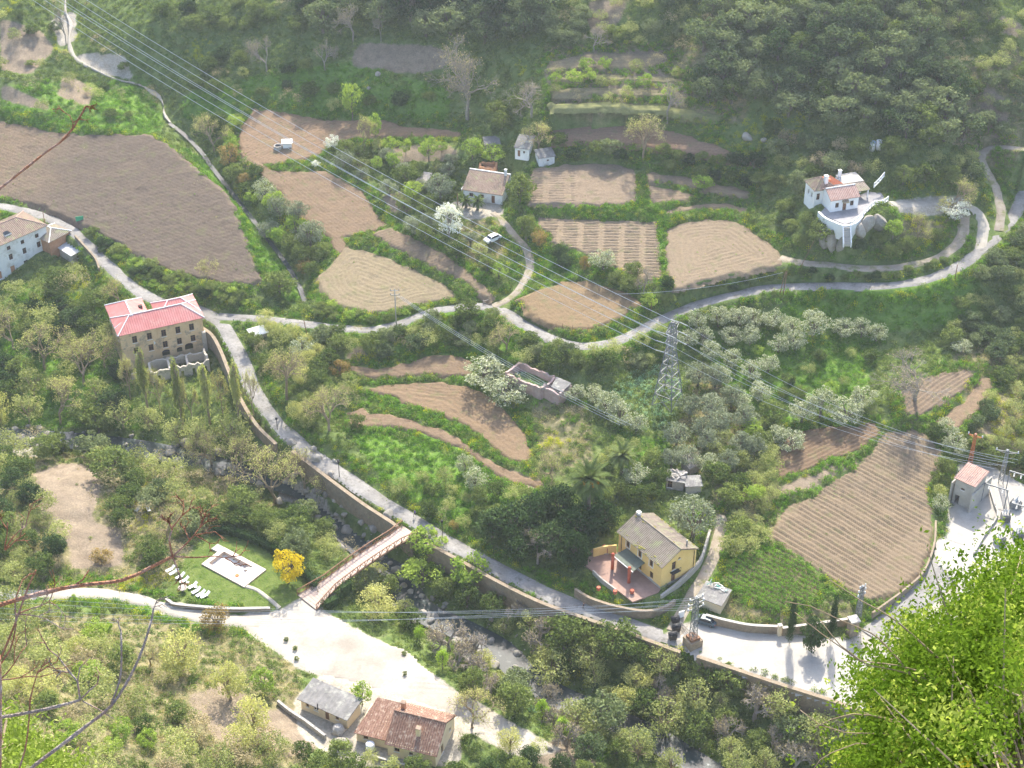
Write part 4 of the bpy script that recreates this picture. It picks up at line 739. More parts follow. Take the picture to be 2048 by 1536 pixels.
def wall_line(name, label, pts, h, th, m, cap=None, group=None, zlo=.5, rough=.03, shift=0):
    """a free-standing or retaining wall along a line of (photo x, photo y, top height)"""
    P = catmull(pw(pts), 1.0); Ts = np.gradient(P[:, :2], axis=0); Ts /= np.linalg.norm(Ts, axis=1)[:, None] + 1e-9; P[:, :2] += np.c_[Ts[:, 1], -Ts[:, 0]] * shift; root = thing(name, label, 'wall', tuple(P[0] - np.array([0, 0, h])), 0, group); o = P[0] - np.array([0, 0, h]); n = len(P); T = np.gradient(P[:, :2], axis=0); T /= np.linalg.norm(T, axis=1)[:, None] + 1e-9; Nn = np.c_[-T[:, 1], T[:, 0]]; r_ = random.Random(len(pts)); V = []; Fc = []
    for i in range(n):
        dz = r_.uniform(-rough, rough)
        for s_, z in ((-1, -h - zlo), (-1, 0), (1, 0), (1, -h - zlo)): V.append((P[i, 0] + Nn[i, 0] * s_ * th / 2 - o[0], P[i, 1] + Nn[i, 1] * s_ * th / 2 - o[1], P[i, 2] + z + (dz if z == 0 else 0) - o[2]))
    for i in range(n - 1):
        for j in range(3): Fc.append((i * 4 + j, i * 4 + j + 1, i * 4 + 5 + j, i * 4 + 4 + j))
    Fc += [(3, 2, 1, 0), tuple((n - 1) * 4 + k for k in range(4))]
    link('masonry', mesh('masonry', V, Fc, [M[m]]), root)
    if cap:
        V = []; Fc = []
        for i in range(n):
            for s_, z in ((-1, .01), (-1, .1), (1, .1), (1, .01)): V.append((P[i, 0] + Nn[i, 0] * s_ * (th / 2 + .07) - o[0], P[i, 1] + Nn[i, 1] * s_ * (th / 2 + .07) - o[1], P[i, 2] + z + .03 - o[2]))
        for i in range(n - 1):
            for j in range(4): Fc.append((i * 4 + j, i * 4 + (j + 1) % 4, i * 4 + 4 + (j + 1) % 4, i * 4 + 4 + j))
        Fc += [(3, 2, 1, 0), tuple((n - 1) * 4 + k for k in range(4))]; link('coping', mesh('coping', V, Fc, [M[cap]]), root)
    d, _ = segdist(GX, GY, P[:, :2]); global EXCL; EXCL |= d < th / 2 + .5
    return root
wall_line('garden_wall', 'ochre yellow garden wall with a dark red niche', [(1187,1098,3.4),(1210,1092,3.4),(1233,1090,3.4)], 1.9, .3, 'plaster_yellow')
wall_line('garden_wall', 'curved low stone wall around the yellow house terrace', [(1150,1178,1.3),(1180,1196,1.2),(1230,1212,1.2),(1290,1222,1.2),(1330,1214,1.2),(1350,1200,1.4)], 1.4, .4, 'stone_wall', 'stone_wall')
wall_line('garden_wall', 'grey side wall between the yellow house and the lane', [(1322,1192,2.0),(1360,1162,2.3),(1392,1130,2.6),(1405,1110,2.9),(1420,1060,3.3)], 1.2, .3, 'concrete', 'concrete')
wall_line('garden_wall', 'low wall with white posts beside the reddish terrace', [(1186,1140,2.2),(1205,1158,2.2),(1232,1178,2.2)], .8, .25, 'concrete')
# ---- river walls, square walls
wall_line('river_wall', 'long stone retaining wall under the road upstream of the bridge', [(592,898,1.4),(640,934,1.0),(690,972,.7),(740,1008,.4),(790,1040,.2),(803,1050,.1)], 4.0, .6, 'stone_wall', 'stone_wall', shift=.95)
wall_line('river_wall', 'stone retaining wall with ivy under the road downstream of the bridge', [(862,1082,.1),(930,1118,0),(1010,1162,-.1),(1090,1200,-.1),(1180,1232,-.2),(1270,1263,-.2),(1365,1298,-.2)], 4.4, .6, 'stone_wall', 'stone_wall', shift=.95)
wall_line('river_wall', 'stone parapet wall along the sunlit square', [(1398,1306,-.1),(1470,1330,-.1),(1560,1360,-.1),(1640,1385,-.1),(1720,1412,-.1),(1800,1440,-.1)], 4.8, .6, 'stone_wall', 'stone_wall', shift=.95)
wall_line('river_wall', 'curved stone wall under the road below the red-roofed building', [(408,650,4.4),(432,668,4.2),(450,700,3.8),(468,745,3.3),(488,792,2.8),(520,845,2.2),(560,885,1.8)], 3.6, .6, 'stone_wall', 'stone_wall', shift=.95)
wall_line('plot_wall', 'tan stone wall between the vegetable plot and the square', [(1412,1230,1.2),(1450,1240,1.2),(1500,1250,1.2),(1557,1253,1.1)], 1.9, .4, 'stone_wall', 'concrete')
wall_line('plot_wall', 'low stone wall between the ridged field and the yard road', [(1745,1225,1.7),(1800,1185,2.2),(1845,1145,2.8),(1868,1090,3.2),(1872,1040,3.6)], .9, .35, 'stone_wall')
wall_line('plot_wall', 'stone gate wall behind the cypresses', [(1565,1256,1.2),(1610,1250,1.3),(1660,1243,1.4),(1695,1238,1.4)], 1.8, .4, 'stone_wall', 'concrete')
wall_line('path_wall', 'pale stone edging wall of the lawn along the path', [(332,1197,-1.5),(345,1207,-1.6),(400,1213,-1.7),(460,1217,-1.8),(540,1216,-1.9)], .8, .4, 'stone_wall', 'concrete')
wall_line('path_wall', 'low rubble wall along the slope beside the cabin', [(555,1400,-.4),(580,1420,-.6),(610,1440,-.8),(650,1470,-.8)], .7, .45, 'rubble')
wall_line('path_wall', 'low garden wall in front of the tiled cottage', [(745,1510,-1),(790,1524,-1.1),(840,1535,-1.2),(900,1546,-1.2)], .8, .3, 'concrete')
wall_line('roadside_wall', 'broken low stone wall along the road by the metal-roofed shed', [(150,470,8.4),(170,492,7.9),(190,515,7.3),(198,535,6.9)], 1.2, .4, 'stone_wall')
# ---- white villa on its rock
b = Bld('villa', 'white villa with tiled roofs standing on a rock terrace', 'house', (1660, 425), (1712, 417), 27, 27.0)
b.box_walls(0, 0, 6.5, 5.4, 3.0, 'plaster_bright', F=[win(1.5, .9, .85, 1.2), win(3.3, .02, .9, 2.1), win(5.0, .9, .85, 1.2)], kF=['dark', 'door', 'dark'], R=[win(2.5, .9)], gx=4.3, z0=-2)
b.gable(0, 0, 6.5, 5.4, 3.05, 4.45, 'tile_pink', 'x', .25, 'trim_white', pitch=.4)
b.part('door_hood', MB().add([(2.6, -.9, 2.2), (4.0, -.9, 2.2), (4.0, -.01, 2.65), (2.6, -.01, 2.65), (2.6, -.01, 2.2), (4.0, -.01, 2.2)], [(0, 1, 2, 3), (0, 4, 5, 1), (0, 3, 4), (1, 5, 2)]), [M['tile_brown']])
b.box_walls(-1.9, 4.2, 2.6, 8.8, 3.4, 'plaster_bright', L_=[win(1.3, 1, .9, 1.3), win(2.9, 1, .9, 1.3)], F=[win(.9, 1.0, .8, 1.6)], kF=['dark'], z0=-2)
b.hip(-1.9, 4.2, 2.6, 8.8, 3.45, 5.3, 'tile_brown', .35, (2.5, 2.6), 'tile_brown', 'y', pitch=.4)
b.slope((2.5, 5.5, 3.4), (5.4, 5.5, 3.4), (2.6, 7.4, 4.5), (.45, 6.7, 5.28), 'roof_orange', .5, .01, 0)
b.chimney(1.0, 5.3, 4.2, 5.9, 'plaster_bright', .75, 'trim_white'); b.chimney(6.2, 9.0, 3.0, 4.6, 'plaster_bright', .6, 'trim_white')
b.box_walls(5.6, 6.2, 10.4, 9.6, 2.9, 'plaster_bright', F=[win(2.4, .02, 1.0, 2.0)], kF=['door'], z0=-2); b.slope((5.4, 6.0, 3.0), (10.7, 6.0, 3.0), (10.5, 9.8, 3.3), (5.6, 9.8, 3.3), 'concrete', .6, .01, 0)
b.slope((6.4, 3.0, 2.2), (11.0, 3.4, 2.2), (10.7, 5.98, 2.95), (6.6, 5.98, 2.95), 'tile_grey', .36, .04); 
for x, y in ((6.7, 3.3), (10.6, 3.6)): b.part('porch_post', MB().box(x - .12, y - .12, -.5, x + .12, y + .12, 2.15), [M['plaster_bright']])
tp_ = [(1641,425),(1660,437),(1690,449),(1712,443),(1728,430),(1750,410),(1774,402),(1762,386),(1735,384),(1700,398),(1660,405)]; wp_ = [tuple(at(x, y, 27.0)[:2]) for x, y in tp_]
tag(link('terrace', MB().prism(wp_[::-1], 26.2, 27.06).me('terrace', [surf('terrace_grey', (.25, .245, .25), (.34, .33, .335), .8, .9, 5, .25, .2)])), 'grey paved terrace of the villa', kind='structure'); footprint(wp_, .2)
def balustrade(parent_label, pts, h=.95, name='balustrade', wall_h=0):
    P = catmull(pw(pts), 1.1); o = P[0]; root = thing(name, parent_label, 'balustrade', tuple(o)); mb = MB(); n = len(P)
    for i in range(n): q = P[i] - o; mb.box(q[0] - .09, q[1] - .09, q[2] - .15, q[0] + .09, q[1] + .09, q[2] + h + (.12 if i % 4 == 0 else 0))
    link('balusters', mb.me('balusters', [M['trim_white']]), root); rm = MB()
    for i in range(n - 1): rm.bar(P[i] - o + np.array([0, 0, h]), P[i + 1] - o + np.array([0, 0, h]), .13, .1); rm.bar(P[i] - o, P[i + 1] - o, .18, .14)
    for i in range(n - 1): rm.bar(P[i] - o + np.array([0, 0, .1]), P[i + 1] - o + np.array([0, 0, h - .05]), .05); rm.bar(P[i] - o + np.array([0, 0, h - .05]), P[i + 1] - o + np.array([0, 0, .1]), .05)
    link('rail', rm.me('rail', [M['trim_white']]), root); return root
tr = [(1637,424,27.1),(1652,437,27.1),(1668,444,27.1),(1690,452,27.1),(1712,446,27.1),(1726,432,27.1)]
wall_line('terrace_wall', 'smooth white retaining wall below the villa terrace', tr, 2.6, .35, 'plaster_bright', 'trim_white', zlo=.9)
balustrade('white balustrade curving along the villa terrace above the rocks', [(1700,451,27.2),(1716,440,27.2),(1732,424,27.2),(1748,410,27.2),(1765,408,27.2),(1776,400,27.2)])
balustrade('white lattice railing climbing behind the villa', [(1748,374,29.0),(1758,364,29.6),(1768,352,30.2)])
balustrade('short white railing above the rock columns', [(1617,454,22.4),(1640,449,22.4),(1665,456,22.4),(1672,459,22.4)], .6)
wt_ = at(1690, 452, 27.1); st = np.array([wt_[0] + .3, wt_[1] - 3.1, 24.5]); so = thing('stairs', 'flight of white steps down from the villa terrace', 'stairs', tuple(st), 0); 
for k in range(10): link('step', MB().box(-.7, k * .28, k * .27 - .6, .7, k * .28 + .3, k * .27).me('step', [M['concrete']]), so)
link('side_wall', MB().add([(-.9, -.1, -.8), (-.702, -.1, -.8), (-.702, 2.9, 2.2), (-.9, 2.9, 2.2), (-.9, -.1, .3), (-.702, -.1, .3), (-.702, 2.9, 3.0), (-.9, 2.9, 3.0)], [(3, 2, 1, 0), (4, 5, 6, 7), (0, 1, 5, 4), (1, 2, 6, 5), (2, 3, 7, 6), (3, 0, 4, 7)]).add([(.702, -.1, -.8), (.9, -.1, -.8), (.9, 2.9, 2.2), (.702, 2.9, 2.2), (.702, -.1, .3), (.9, -.1, .3), (.9, 2.9, 3.0), (.702, 2.9, 3.0)], [(3, 2, 1, 0), (4, 5, 6, 7), (0, 1, 5, 4), (1, 2, 6, 5), (2, 3, 7, 6), (3, 0, 4, 7)]).me('side_wall', [M['plaster_bright']]), so)
# ---- farmhouse and its sheds
b = Bld('farmhouse', 'white single-storey farmhouse with a speckled tiled roof', 'house', (927, 398), (1008, 410), 16, 16.0)
b.box_walls(0, 0, 9.4, 5.6, 2.7, 'plaster_white', F=[win(1.9, .9, 1.0, 1.0), win(4.5, .8, .9, 1.1), win(7.2, .02, .85, 2.0)], kF=['dark', 'dark', 'door'], gx=None, z0=-1.2)
b.slope((-.25, -.35, 2.6), (9.65, -.35, 2.6), (9.65, 5.7, 4.9), (-.25, 5.7, 4.9), 'tile_brown', .36, .06, .05); b.part('parapet', MB().box(-.3, 5.7, 2.5, 9.7, 6.0, 5.05).box(-.42, -.4, 2.4, -.26, 5.8, 2.75), [M['trim_white']]); b.chimney(8.6, 5.4, 4.6, 6.1, 'plaster_white', .5, 'trim_white')
t = thing('walled_pen', 'small roofless brick pen behind the farmhouse', 'shed', tuple(at(975, 345, 18.5)), -.1)
for i, q in enumerate(((-1.9, 0, 1.9, 0), (1.9, 0, 1.9, 2.6), (1.9, 2.6, -1.9, 2.6), (-1.9, 2.6, -1.9, 0))): ruinwall(t, *q, 1.6, 'brick_orange', 50 + i)
def shed(label, A, B, zb, D, hf, hb, wallm, roofm, F=(), kF=None, pitch=.3, amp=.02, rough=.02, name='shed', R=()):
    b = Bld(name, label, 'shed', A, B, zb, zb); b.box_walls(0, 0, b.L, D, min(hf, hb), wallm, F=F, kF=kF, R=R, z0=-.8, t=.2)
    b.slope((-.25, -.25, hf), (b.L + .25, -.25, hf), (b.L + .25, D + .25, hb), (-.25, D + .25, hb), roofm, pitch, amp, rough, thick=.1); return b
shed('tiny old shed with a patched white roof behind trees', (971, 306), (1000, 304), 20.5, 3.2, 2.0, 2.6, 'plaster_old', 'fibre_cement', [win(.8, .6, .6, .8)])
shed('small white cottage with a dark door and weathered pale roof', (1030, 312), (1058, 316), 22.6, 4.0, 2.3, 3.7, 'plaster_white', 'fibre_cement', [win(.95, .02, .65, 1.6), win(2.2, 1.0, .5, .6)], ['door', 'dark'])
shed('low whitewashed shed beside the square field', (1078, 331), (1109, 326), 21.7, 2.6, 1.9, 2.8, 'plaster_white', 'fibre_cement', [win(2.2, .7, .5, .5)], ['dark'])
shed('small open brick outhouse west of the farmhouse', (834, 375), (852, 378), 15.8, 3.5, 1.6, 2.4, 'plaster_old', 'wood_grey')
shed('small shed with white roof and teal door below the upper lane', (508, 690), (537, 681), 3.4, 2.6, 2.2, 2.5, 'plaster_old', 'trim_white', [win(.8, .02, .8, 1.8)], ['door'])
shed('white-roofed water hut in the tan field', (566, 298), (584, 297), 17.2, 1.7, 1.5, 1.7, 'plaster_white', 'sheet_metal')
b_ = at(556, 296, 17.3); w_ = thing('water_butt', 'round dark open well beside the white-roofed hut', 'well', tuple(b_)); mb = MB()
for k in range(14): a0, a1 = 2 * math.pi * k / 14, 2 * math.pi * (k + 1) / 14; mb.prism([(1.0 * math.cos(a0), 1.0 * math.sin(a0)), (1.0 * math.cos(a1), 1.0 * math.sin(a1)), (.8 * math.cos(a1), .8 * math.sin(a1)), (.8 * math.cos(a0), .8 * math.sin(a0))], -.4, .7)
link('ring', mb.me('ring', [M['concrete']]), w_); link('water_surface', MB().prism([(.85 * math.cos(2 * math.pi * k / 14), .85 * math.sin(2 * math.pi * k / 14)) for k in range(14)], 0, .3).me('water_surface', [M['void']]), w_)
# ---- plot shed by the square, scrap shacks
b = shed('grey flat-roofed shed with junk on its roof beside the square', (1394, 1212), (1440, 1229), -.2, 4.0, 2.3, 2.6, 'plaster_cream', 'fibre_cement', pitch=.5)
rg = random.Random(8); jk = MB()
for k in range(26): x, y = rg.uniform(.2, b.L - .2), rg.uniform(2.9, 4.2); a = rg.random() * 3; jk.bar((x, y, 2.62 + rg.random() * .3), (x + math.cos(a) * 1.1, y + math.sin(a) * .5, 2.7 + rg.random() * .4), .1, .06, k % 3)
b.part('roof_junk', jk, [M['wood_grey'], M['trim_white'], M['teal_paint']])
shed('tilted grey plank shelter among the olive trees', (1378, 946), (1398, 938), 4.0, 2.6, 1.2, 2.2, 'wood_grey', 'wood_grey', pitch=.45, amp=.03)
b = shed('patched scrap shack with rubble on its roof', (1332, 975), (1366, 980), 3.6, 2.8, 1.9, 2.2, 'wood_grey', 'fibre_cement', [win(.7, .1, .9, 1.5)], ['dark'])
jk = MB()
for k in range(20): x, y = rg.uniform(.2, b.L - .2), rg.uniform(.2, 2.6); a = rg.random() * 3; jk.bar((x, y, 2.1 + rg.random() * .3), (x + math.cos(a) * .9, y + math.sin(a) * .6, 2.3 + rg.random() * .3), .25, .12, k % 2)
b.part('roof_junk', jk, [M['rubble'], M['wood_grey']])
shed('low shack with a plain grey roof next to the scrap shack', (1372, 986), (1402, 985), 3.5, 2.6, 1.7, 2.0, 'plaster_old', 'fibre_cement')
# ---- roofless pink-walled enclosure planted inside
o_ = at(1012, 762, 6.0); t = thing('ruined_barn', 'long roofless pink-walled ruin with plants growing inside', 'ruin', tuple(o_), math.radians(-33)); e_ = at(1082, 792, 6.0); Lr = float(np.hypot(*(e_ - o_)[:2])); t.rotation_euler = (0, 0, math.atan2(e_[1] - o_[1], e_[0] - o_[0]))
surf('plaster_pink', (.42, .29, .26), (.54, .40, .36), .8, 1, 4, .3, .4, stain=((.36, .33, .28), .6))
for i, q in enumerate(((0, 0, Lr, 0, 2.2), (Lr, 0, Lr + .2, 4.6, 2.4), (Lr, 4.6, 0, 4.6, 2.6), (0, 4.6, 0, 0, 2.4), (Lr, .8, Lr + 4, .9, 2.0), (Lr + 4, .9, Lr + 4.2, 4.6, 2.2), (Lr, 4.6, Lr + 4.2, 4.6, 2.3))): ruinwall(t, *q[:4], q[4], 'plaster_pink', 70 + i)
link('roof_remnant', MB().add([(Lr + 1.4, 1.5, 2.05), (Lr + 4.2, 1.4, 2.0), (Lr + 4.3, 4.6, 2.45), (Lr + .5, 4.7, 2.4), (Lr + 1.4, 1.5, 1.9), (Lr + 4.2, 1.4, 1.85), (Lr + 4.3, 4.6, 2.3), (Lr + .5, 4.7, 2.25)], [(0, 1, 2, 3), (7, 6, 5, 4), (0, 4, 5, 1), (1, 5, 6, 2), (3, 7, 4, 0)]).me('roof_remnant', [M['fibre_cement']]), t)
c_, s_ = math.cos(t.rotation_euler.z), math.sin(t.rotation_euler.z); footprint([(o_[0] + x * c_ - y * s_, o_[1] + x * s_ + y * c_) for x, y in ((0, 0), (Lr + 4, 0), (Lr + 4, 4.6), (0, 4.6))], .4); BARN = (o_, t.rotation_euler.z, Lr)
# ---- tiled cottage and flat-roofed cabin near the parking ground
b = Bld('cottage', 'cottage with a steep red-brown barrel-tiled gable roof and two chimneys', 'house', (768, 1488), (868, 1513), 1.2, -1.8)
b.box_walls(.35, .5, 8.6, 9.4, 3.0, 'plaster_cream', F=[win(1.6, 1.3, .9, .9), win(4.0, 1.3, .7, .7)], R=[win(2.8, .02, 1.0, 2.1), win(6.5, 1.5, .6, .7)], kF=['dark', 'dark'], kR=['dark', 'dark'], gx=5.4, z0=-1)
b.gable(.35, .5, 8.6, 9.4, 3.0, 5.75, 'tile_red', 'x', .35, pitch=.4, amp=.075, rough=.05)
b.chimney(.9, 6.6, 4.2, 6.2, 'brick_orange', .65); b.chimney(5.0, 2.6, 3.6, 5.6, 'plaster_cream', .7)
b.box_walls(-5.6, 1.8, .3, 8.4, 2.2, 'plaster_cream', F=[win(1.6, .9, .8, .8)], kF=['dark'], z0=-1); b.slope((-5.9, 1.4, 2.2), (.3, 1.4, 2.2), (.3, 8.8, 3.5), (-4.6, 8.8, 3.5), 'tile_red', .4, .07, .05)
CT = b
b = Bld('cabin', 'cream flat-roofed cabin with a grey sheeted roof beside the parking ground', 'house', (601, 1394), (693, 1434), 1, -1.8)
b.box_walls(0, 0, 9.2, 3.9, 2.6, 'plaster_cream', F=[win(1.3, 1.1, .6, .9), win(3.0, 1.1, 1.0, .7), win(5.2, .02, .8, 1.9), win(7.2, 1.1, .7, .8)], kF=['dark', 'window', 'door', 'dark'], z0=-1); b.slope((-.4, -.5, 2.6), (9.6, -.5, 2.6), (9.6, 4.3, 3.35), (-.4, 4.3, 3.35), 'fibre_cement', .9, .03, .01)
b.part('flue', MB().tube([(3.8, -.5, 2.4), (3.8, -.5, 3.6)], .09), [M['black_metal']])
b.part('seam', MB().box(4.4, -.5, 2.66, 4.6, 0, 2.72), [M['fibre_cement']]); b.part('oven', MB().ball((8.3, -1.3, .6), 1.1, 0, 10, 6).box(7.4, -2.2, -.8, 9.2, -.4, .4), [M['rubble']])
t = thing('water_tank', 'white round water tank beside the tiled cottage', 'tank', tuple(at(741, 1498, -1.6))); link('drum', MB().tube([(0, 0, -.3), (0, 0, 1.2), (0, 0, 1.35)], [.75, .75, .6], 16).me('drum', [M['white_plastic']], True), t); link('lid', MB().tube([(0, 0, 1.35), (0, 0, 1.45)], .22, 10).me('lid', [M['white_plastic']]), t)
for i, (px_, py_) in enumerate(((1744, 298), (1757, 296))):
    p_ = hit1(px_, py_); t = thing('water_tank', ['white cylindrical tank with a blue rim above the villa', 'plain white cylindrical tank above the villa'][i], 'tank', p_); link('drum', MB().tube([(0, 0, -.3), (0, 0, 1.7)], .62, 14).me('drum', [M['white_plastic']], True), t); link('rim', MB().tube([(0, 0, 1.7), (0, 0, 1.82)], .68, 14).me('rim', [M['blue_grey'] if i == 0 else M['white_plastic']]), t)
# ---- substation tower house
b = Bld('transformer_house', 'tall narrow plastered transformer house with a pinkish tiled roof', 'house', (1903, 1003), (1933, 1017), 2.5, 2.5)
b.box_walls(0, 0, 3.9, 4.6, 5.7, 'concrete', F=[win(1.7, 3.6, .7, .5), win(.9, .02, .9, 2.0)], kF=['dark', 'open'], z0=-1); b.slope((-.3, -.3, 5.8), (4.2, -.3, 5.8), (4.2, 4.9, 6.5), (-.3, 4.9, 6.5), 'tile_pink', .36, .06, .06)
b.part('side_wall', MB().box(3.95, -1.0, -.5, 4.2, 6.8, 4.2).box(-.5, -.6, -.5, -.25, 5.5, 4.8), [M['concrete']])
print('buildings', round(time.time() - T0, 1))
# ---------------------------------------------------------------- plants: meshes of unit size (about 1 wide, 1 high), shared between plants
leafmat('leaf_oak', (.058, .085, .036), (.14, .165, .075), .28, .7, ((.20, .21, .10), .6))
leafmat('leaf_green', (.05, .078, .02), (.12, .15, .042), .3, .7, ((.18, .20, .065), .6))
leafmat('leaf_bright', (.12, .19, .03), (.24, .30, .06), .4, .4, ((.30, .34, .09), .6))
leafmat('leaf_olive', (.10, .12, .07), (.18, .20, .125), .2, .4, ((.27, .28, .21), .6))
leafmat('leaf_blossom', (.10, .13, .055), (.20, .22, .11), .3, .3, ((.56, .56, .45), .5))
leafmat('leaf_white', (.42, .42, .33), (.58, .57, .50), .3, .3, ((.80, .80, .76), .42))
leafmat('leaf_willow', (.24, .25, .085), (.36, .35, .14), .4, .35, ((.44, .42, .2), .6))
leafmat('leaf_pale', (.15, .17, .06), (.26, .275, .105), .38, .6, ((.34, .33, .16), .6))
leafmat('leaf_yellow', (.50, .38, .02), (.66, .52, .04), .4, .3, ((.30, .32, .04), .6))
leafmat('leaf_rust', (.15, .105, .035), (.24, .165, .06), .3, .4, ((.22, .20, .08), .55))
leafmat('leaf_dark', (.02, .04, .013), (.048, .076, .026), .18, .5, ((.075, .11, .035), .64))
leafmat('leaf_cypress', (.018, .034, .012), (.04, .065, .022), .12, .4)
leafmat('leaf_pine', (.16, .24, .03), (.24, .33, .05), .35, .4)
leafmat('leaf_palm', (.05, .075, .022), (.105, .13, .045), .2, .3)
leafmat('leaf_lush', (.05, .12, .015), (.12, .22, .025), .38, .6, ((.22, .30, .05), .6))
leafmat('leaf_herb', (.07, .115, .028), (.16, .20, .06), .35, .6, ((.26, .27, .10), .6))
leafmat('leaf_straw', (.22, .19, .09), (.36, .31, .17), .3, .6, ((.14, .16, .06), .6))
leafmat('leaf_mustard', (.30, .31, .02), (.46, .44, .03), .4, .5, ((.12, .2, .03), .56))
leafmat('leaf_artichoke', (.13, .22, .12), (.24, .34, .20), .3, .5, ((.34, .42, .3), .6))
leafmat('leaf_tan', (.20, .165, .10), (.30, .25, .15), .3, .5, ((.34, .31, .19), .6))
surf('bark', (.16, .13, .10), (.26, .22, .18), 2, 1, 9, .4, .5)
surf('bark_pale', (.27, .235, .195), (.38, .34, .29), 2, 1, 9, .3, .4)
surf('bark_warm', (.26, .20, .13), (.36, .29, .19), 2, 1, 9, .3, .4)
surf('bark_red', (.27, .125, .07), (.38, .20, .125), 9, .85, 40, .45, .8, stain=((.36, .30, .27), 6))
surf('bark_grey', (.24, .20, .175), (.36, .315, .285), 9, .85, 40, .45, .8, stain=((.28, .15, .10), 6))
M = MATS
def leaves(C, size, rg, up=.5, asp=.6, out=None):
    n = len(C); a = rg.standard_normal((n, 3)); a[:, 2] *= .6; nz = rg.standard_normal((n, 3)); nz[:, 2] += up
    if out is not None: nz += out
    nz /= np.linalg.norm(nz, axis=1)[:, None]; u = np.cross(nz, a); u /= np.linalg.norm(u, axis=1)[:, None] + 1e-9; v = np.cross(nz, u); s = size * rg.uniform(.6, 1.35, n)[:, None]
    u = u * s; v = v * s * asp
    V = np.stack([C - u, C - v * .9 + u * .1, C + u, C + v * .9 - u * .1], 1).reshape(-1, 3); return V, np.arange(4 * n).reshape(-1, 4)
def cluster_crown(rg, nclus, nleaf, size, zc=.6, rz=.4, rx=.5, crad=.17, shell=.55, taper=0, asp=.6, drop=0):
    """leaf clumps spread through an uneven crown"""
    pts = []; cen = []
    while len(cen) < nclus:
        p = rg.standard_normal(3); p /= np.linalg.norm(p); r = rg.uniform(shell, 1.0) ** .8; p = p * r
        q = np.array([p[0] * (rx - crad * .6), p[1] * (rx - crad * .6), p[2] * (rz - crad * .5)])
        if taper: q[:2] *= 1 - taper * (q[2] / rz * .5 + .5)
        q[2] += zc
        if q[2] < .04: continue
        cen.append(q)
    cen = np.array(cen); C = []; O = []
    for q in cen:
        k = int(nleaf * rg.uniform(.5, 1.4)); d = rg.standard_normal((k, 3)); d /= np.linalg.norm(d, axis=1)[:, None]; rr = crad * rg.uniform(.55, 1.25) * rg.uniform(.45, 1.0, k) ** .5
        e = d * rr[:, None] * np.array([1, 1, .75]); 
        if drop: e[:, 2] -= np.abs(rg.standard_normal(k)) * drop
        C.append(q + e); O.append(d * .8)
    C = np.concatenate(C); O = np.concatenate(O); ok = C[:, 2] > .01
    V, Fc = leaves(C[ok], size, rg, .35, asp, O[ok]); return V, Fc, cen
def limbs(rg, cen, r0=.035, fork=.3, n=9, lean=.0, seg=5):
    mb = MB(); top = Vector((rg.uniform(-.03, .03), rg.uniform(-.03, .03), fork)); mb.tube([(0, 0, -.08), (top.x * .4, top.y * .4, fork * .5), top], [r0 * 1.3, r0, r0 * .85], 6)
    pick = cen[np.argsort(-cen[:, 2] + rg.uniform(0, .3, len(cen)))][:n] if len(cen) > n else cen
    for q in pick:
        q = Vector(q); m = top.lerp(q, .5) + Vector((rg.uniform(-.05, .05), rg.uniform(-.05, .05), rg.uniform(-.02, .06))); mb.tube([top - Vector((0, 0, .02)), m, q], [r0 * .6, r0 * .36, r0 * .1], 4)
    return mb
def bare_tree(rg, spread=.8, levels=7, r0=.03, up=.35, trunk=.22, kids=(2, 3)):
    """trunk, limbs and a haze of fine twigs"""
    mb = MB(); tips = []
    def grow_(p, d, l, r, lv):
        q = p + d * l; mid = p + d * l * .5 + Vector((rg.uniform(-1, 1), rg.uniform(-1, 1), rg.uniform(-1, 1))) * l * .09
        mb.tube([p, mid, q], [r, r * .85, r * .68], 5 if lv > 4 else 3, 0, False)
        if lv == 0: tips.append(q); return
        k = rg.integers(kids[0], kids[1] + 1) + (1 if lv >= levels - 1 else 0)
        for i in range(k):
            a = Vector((rg.standard_normal(), rg.standard_normal(), rg.standard_normal())).normalized(); nd = (d + a * spread + Vector((0, 0, up * .3))).normalized()
            grow_(q if i or lv > 3 else p + d * l * .8, nd, l * rg.uniform(.62, .86), max(r * .62, .0013), lv - 1)
    grow_(Vector((0, 0, -.05)), Vector((rg.uniform(-.08, .08), rg.uniform(-.08, .08), 1)).normalized(), trunk + .05, r0, levels)
    V = np.array(mb.V); zm = V[:, 2].max(); w = max(np.ptp(V[:, 0]), np.ptp(V[:, 1])); S = np.array([1 / w, 1 / w, 1 / zm]); mb.V = [tuple(v) for v in V * S]; return mb, np.array([tuple(t) for t in tips]) * S
KIND = {}
def defkind(name, leaf, bark, build, nvar=4):
    vs_ = []
    for i in range(nvar):
        rg = np.random.default_rng(1000 + 17 * i + sum(map(ord, name))); cr, tr = build(rg)
        vs_.append((mesh(name + '_crown', cr[0], cr[1], [M[leaf]]) if cr is not None else None, tr.me(name + '_trunk', [M[bark]], False) if tr is not None else None))
    KIND[name] = vs_
def mk(nclus, nleaf, size, zc, rz, rx=.5, crad=.17, fork=.3, r0=.035, nl=9, taper=0, shell=.55, asp=.6, drop=0):
    def f(rg):
        V, Fc, cen = cluster_crown(rg, nclus, nleaf, size, zc, rz, rx, crad, shell, taper, asp, drop); return (V, Fc), limbs(rg, cen, r0, fork, nl)
    return f
defkind('oak', 'leaf_oak', 'bark', mk(46, 64, .033, .55, .46, crad=.16, fork=.22), 6)
defkind('green', 'leaf_green', 'bark', mk(40, 60, .034, .56, .44, crad=.16, fork=.22), 6)
defkind('bright', 'leaf_bright', 'bark', mk(34, 46, .034, .6, .4, crad=.15, fork=.3, r0=.025), 4)
defkind('olive', 'leaf_olive', 'bark', mk(36, 70, .026, .58, .42, crad=.16, fork=.25, r0=.04), 5)
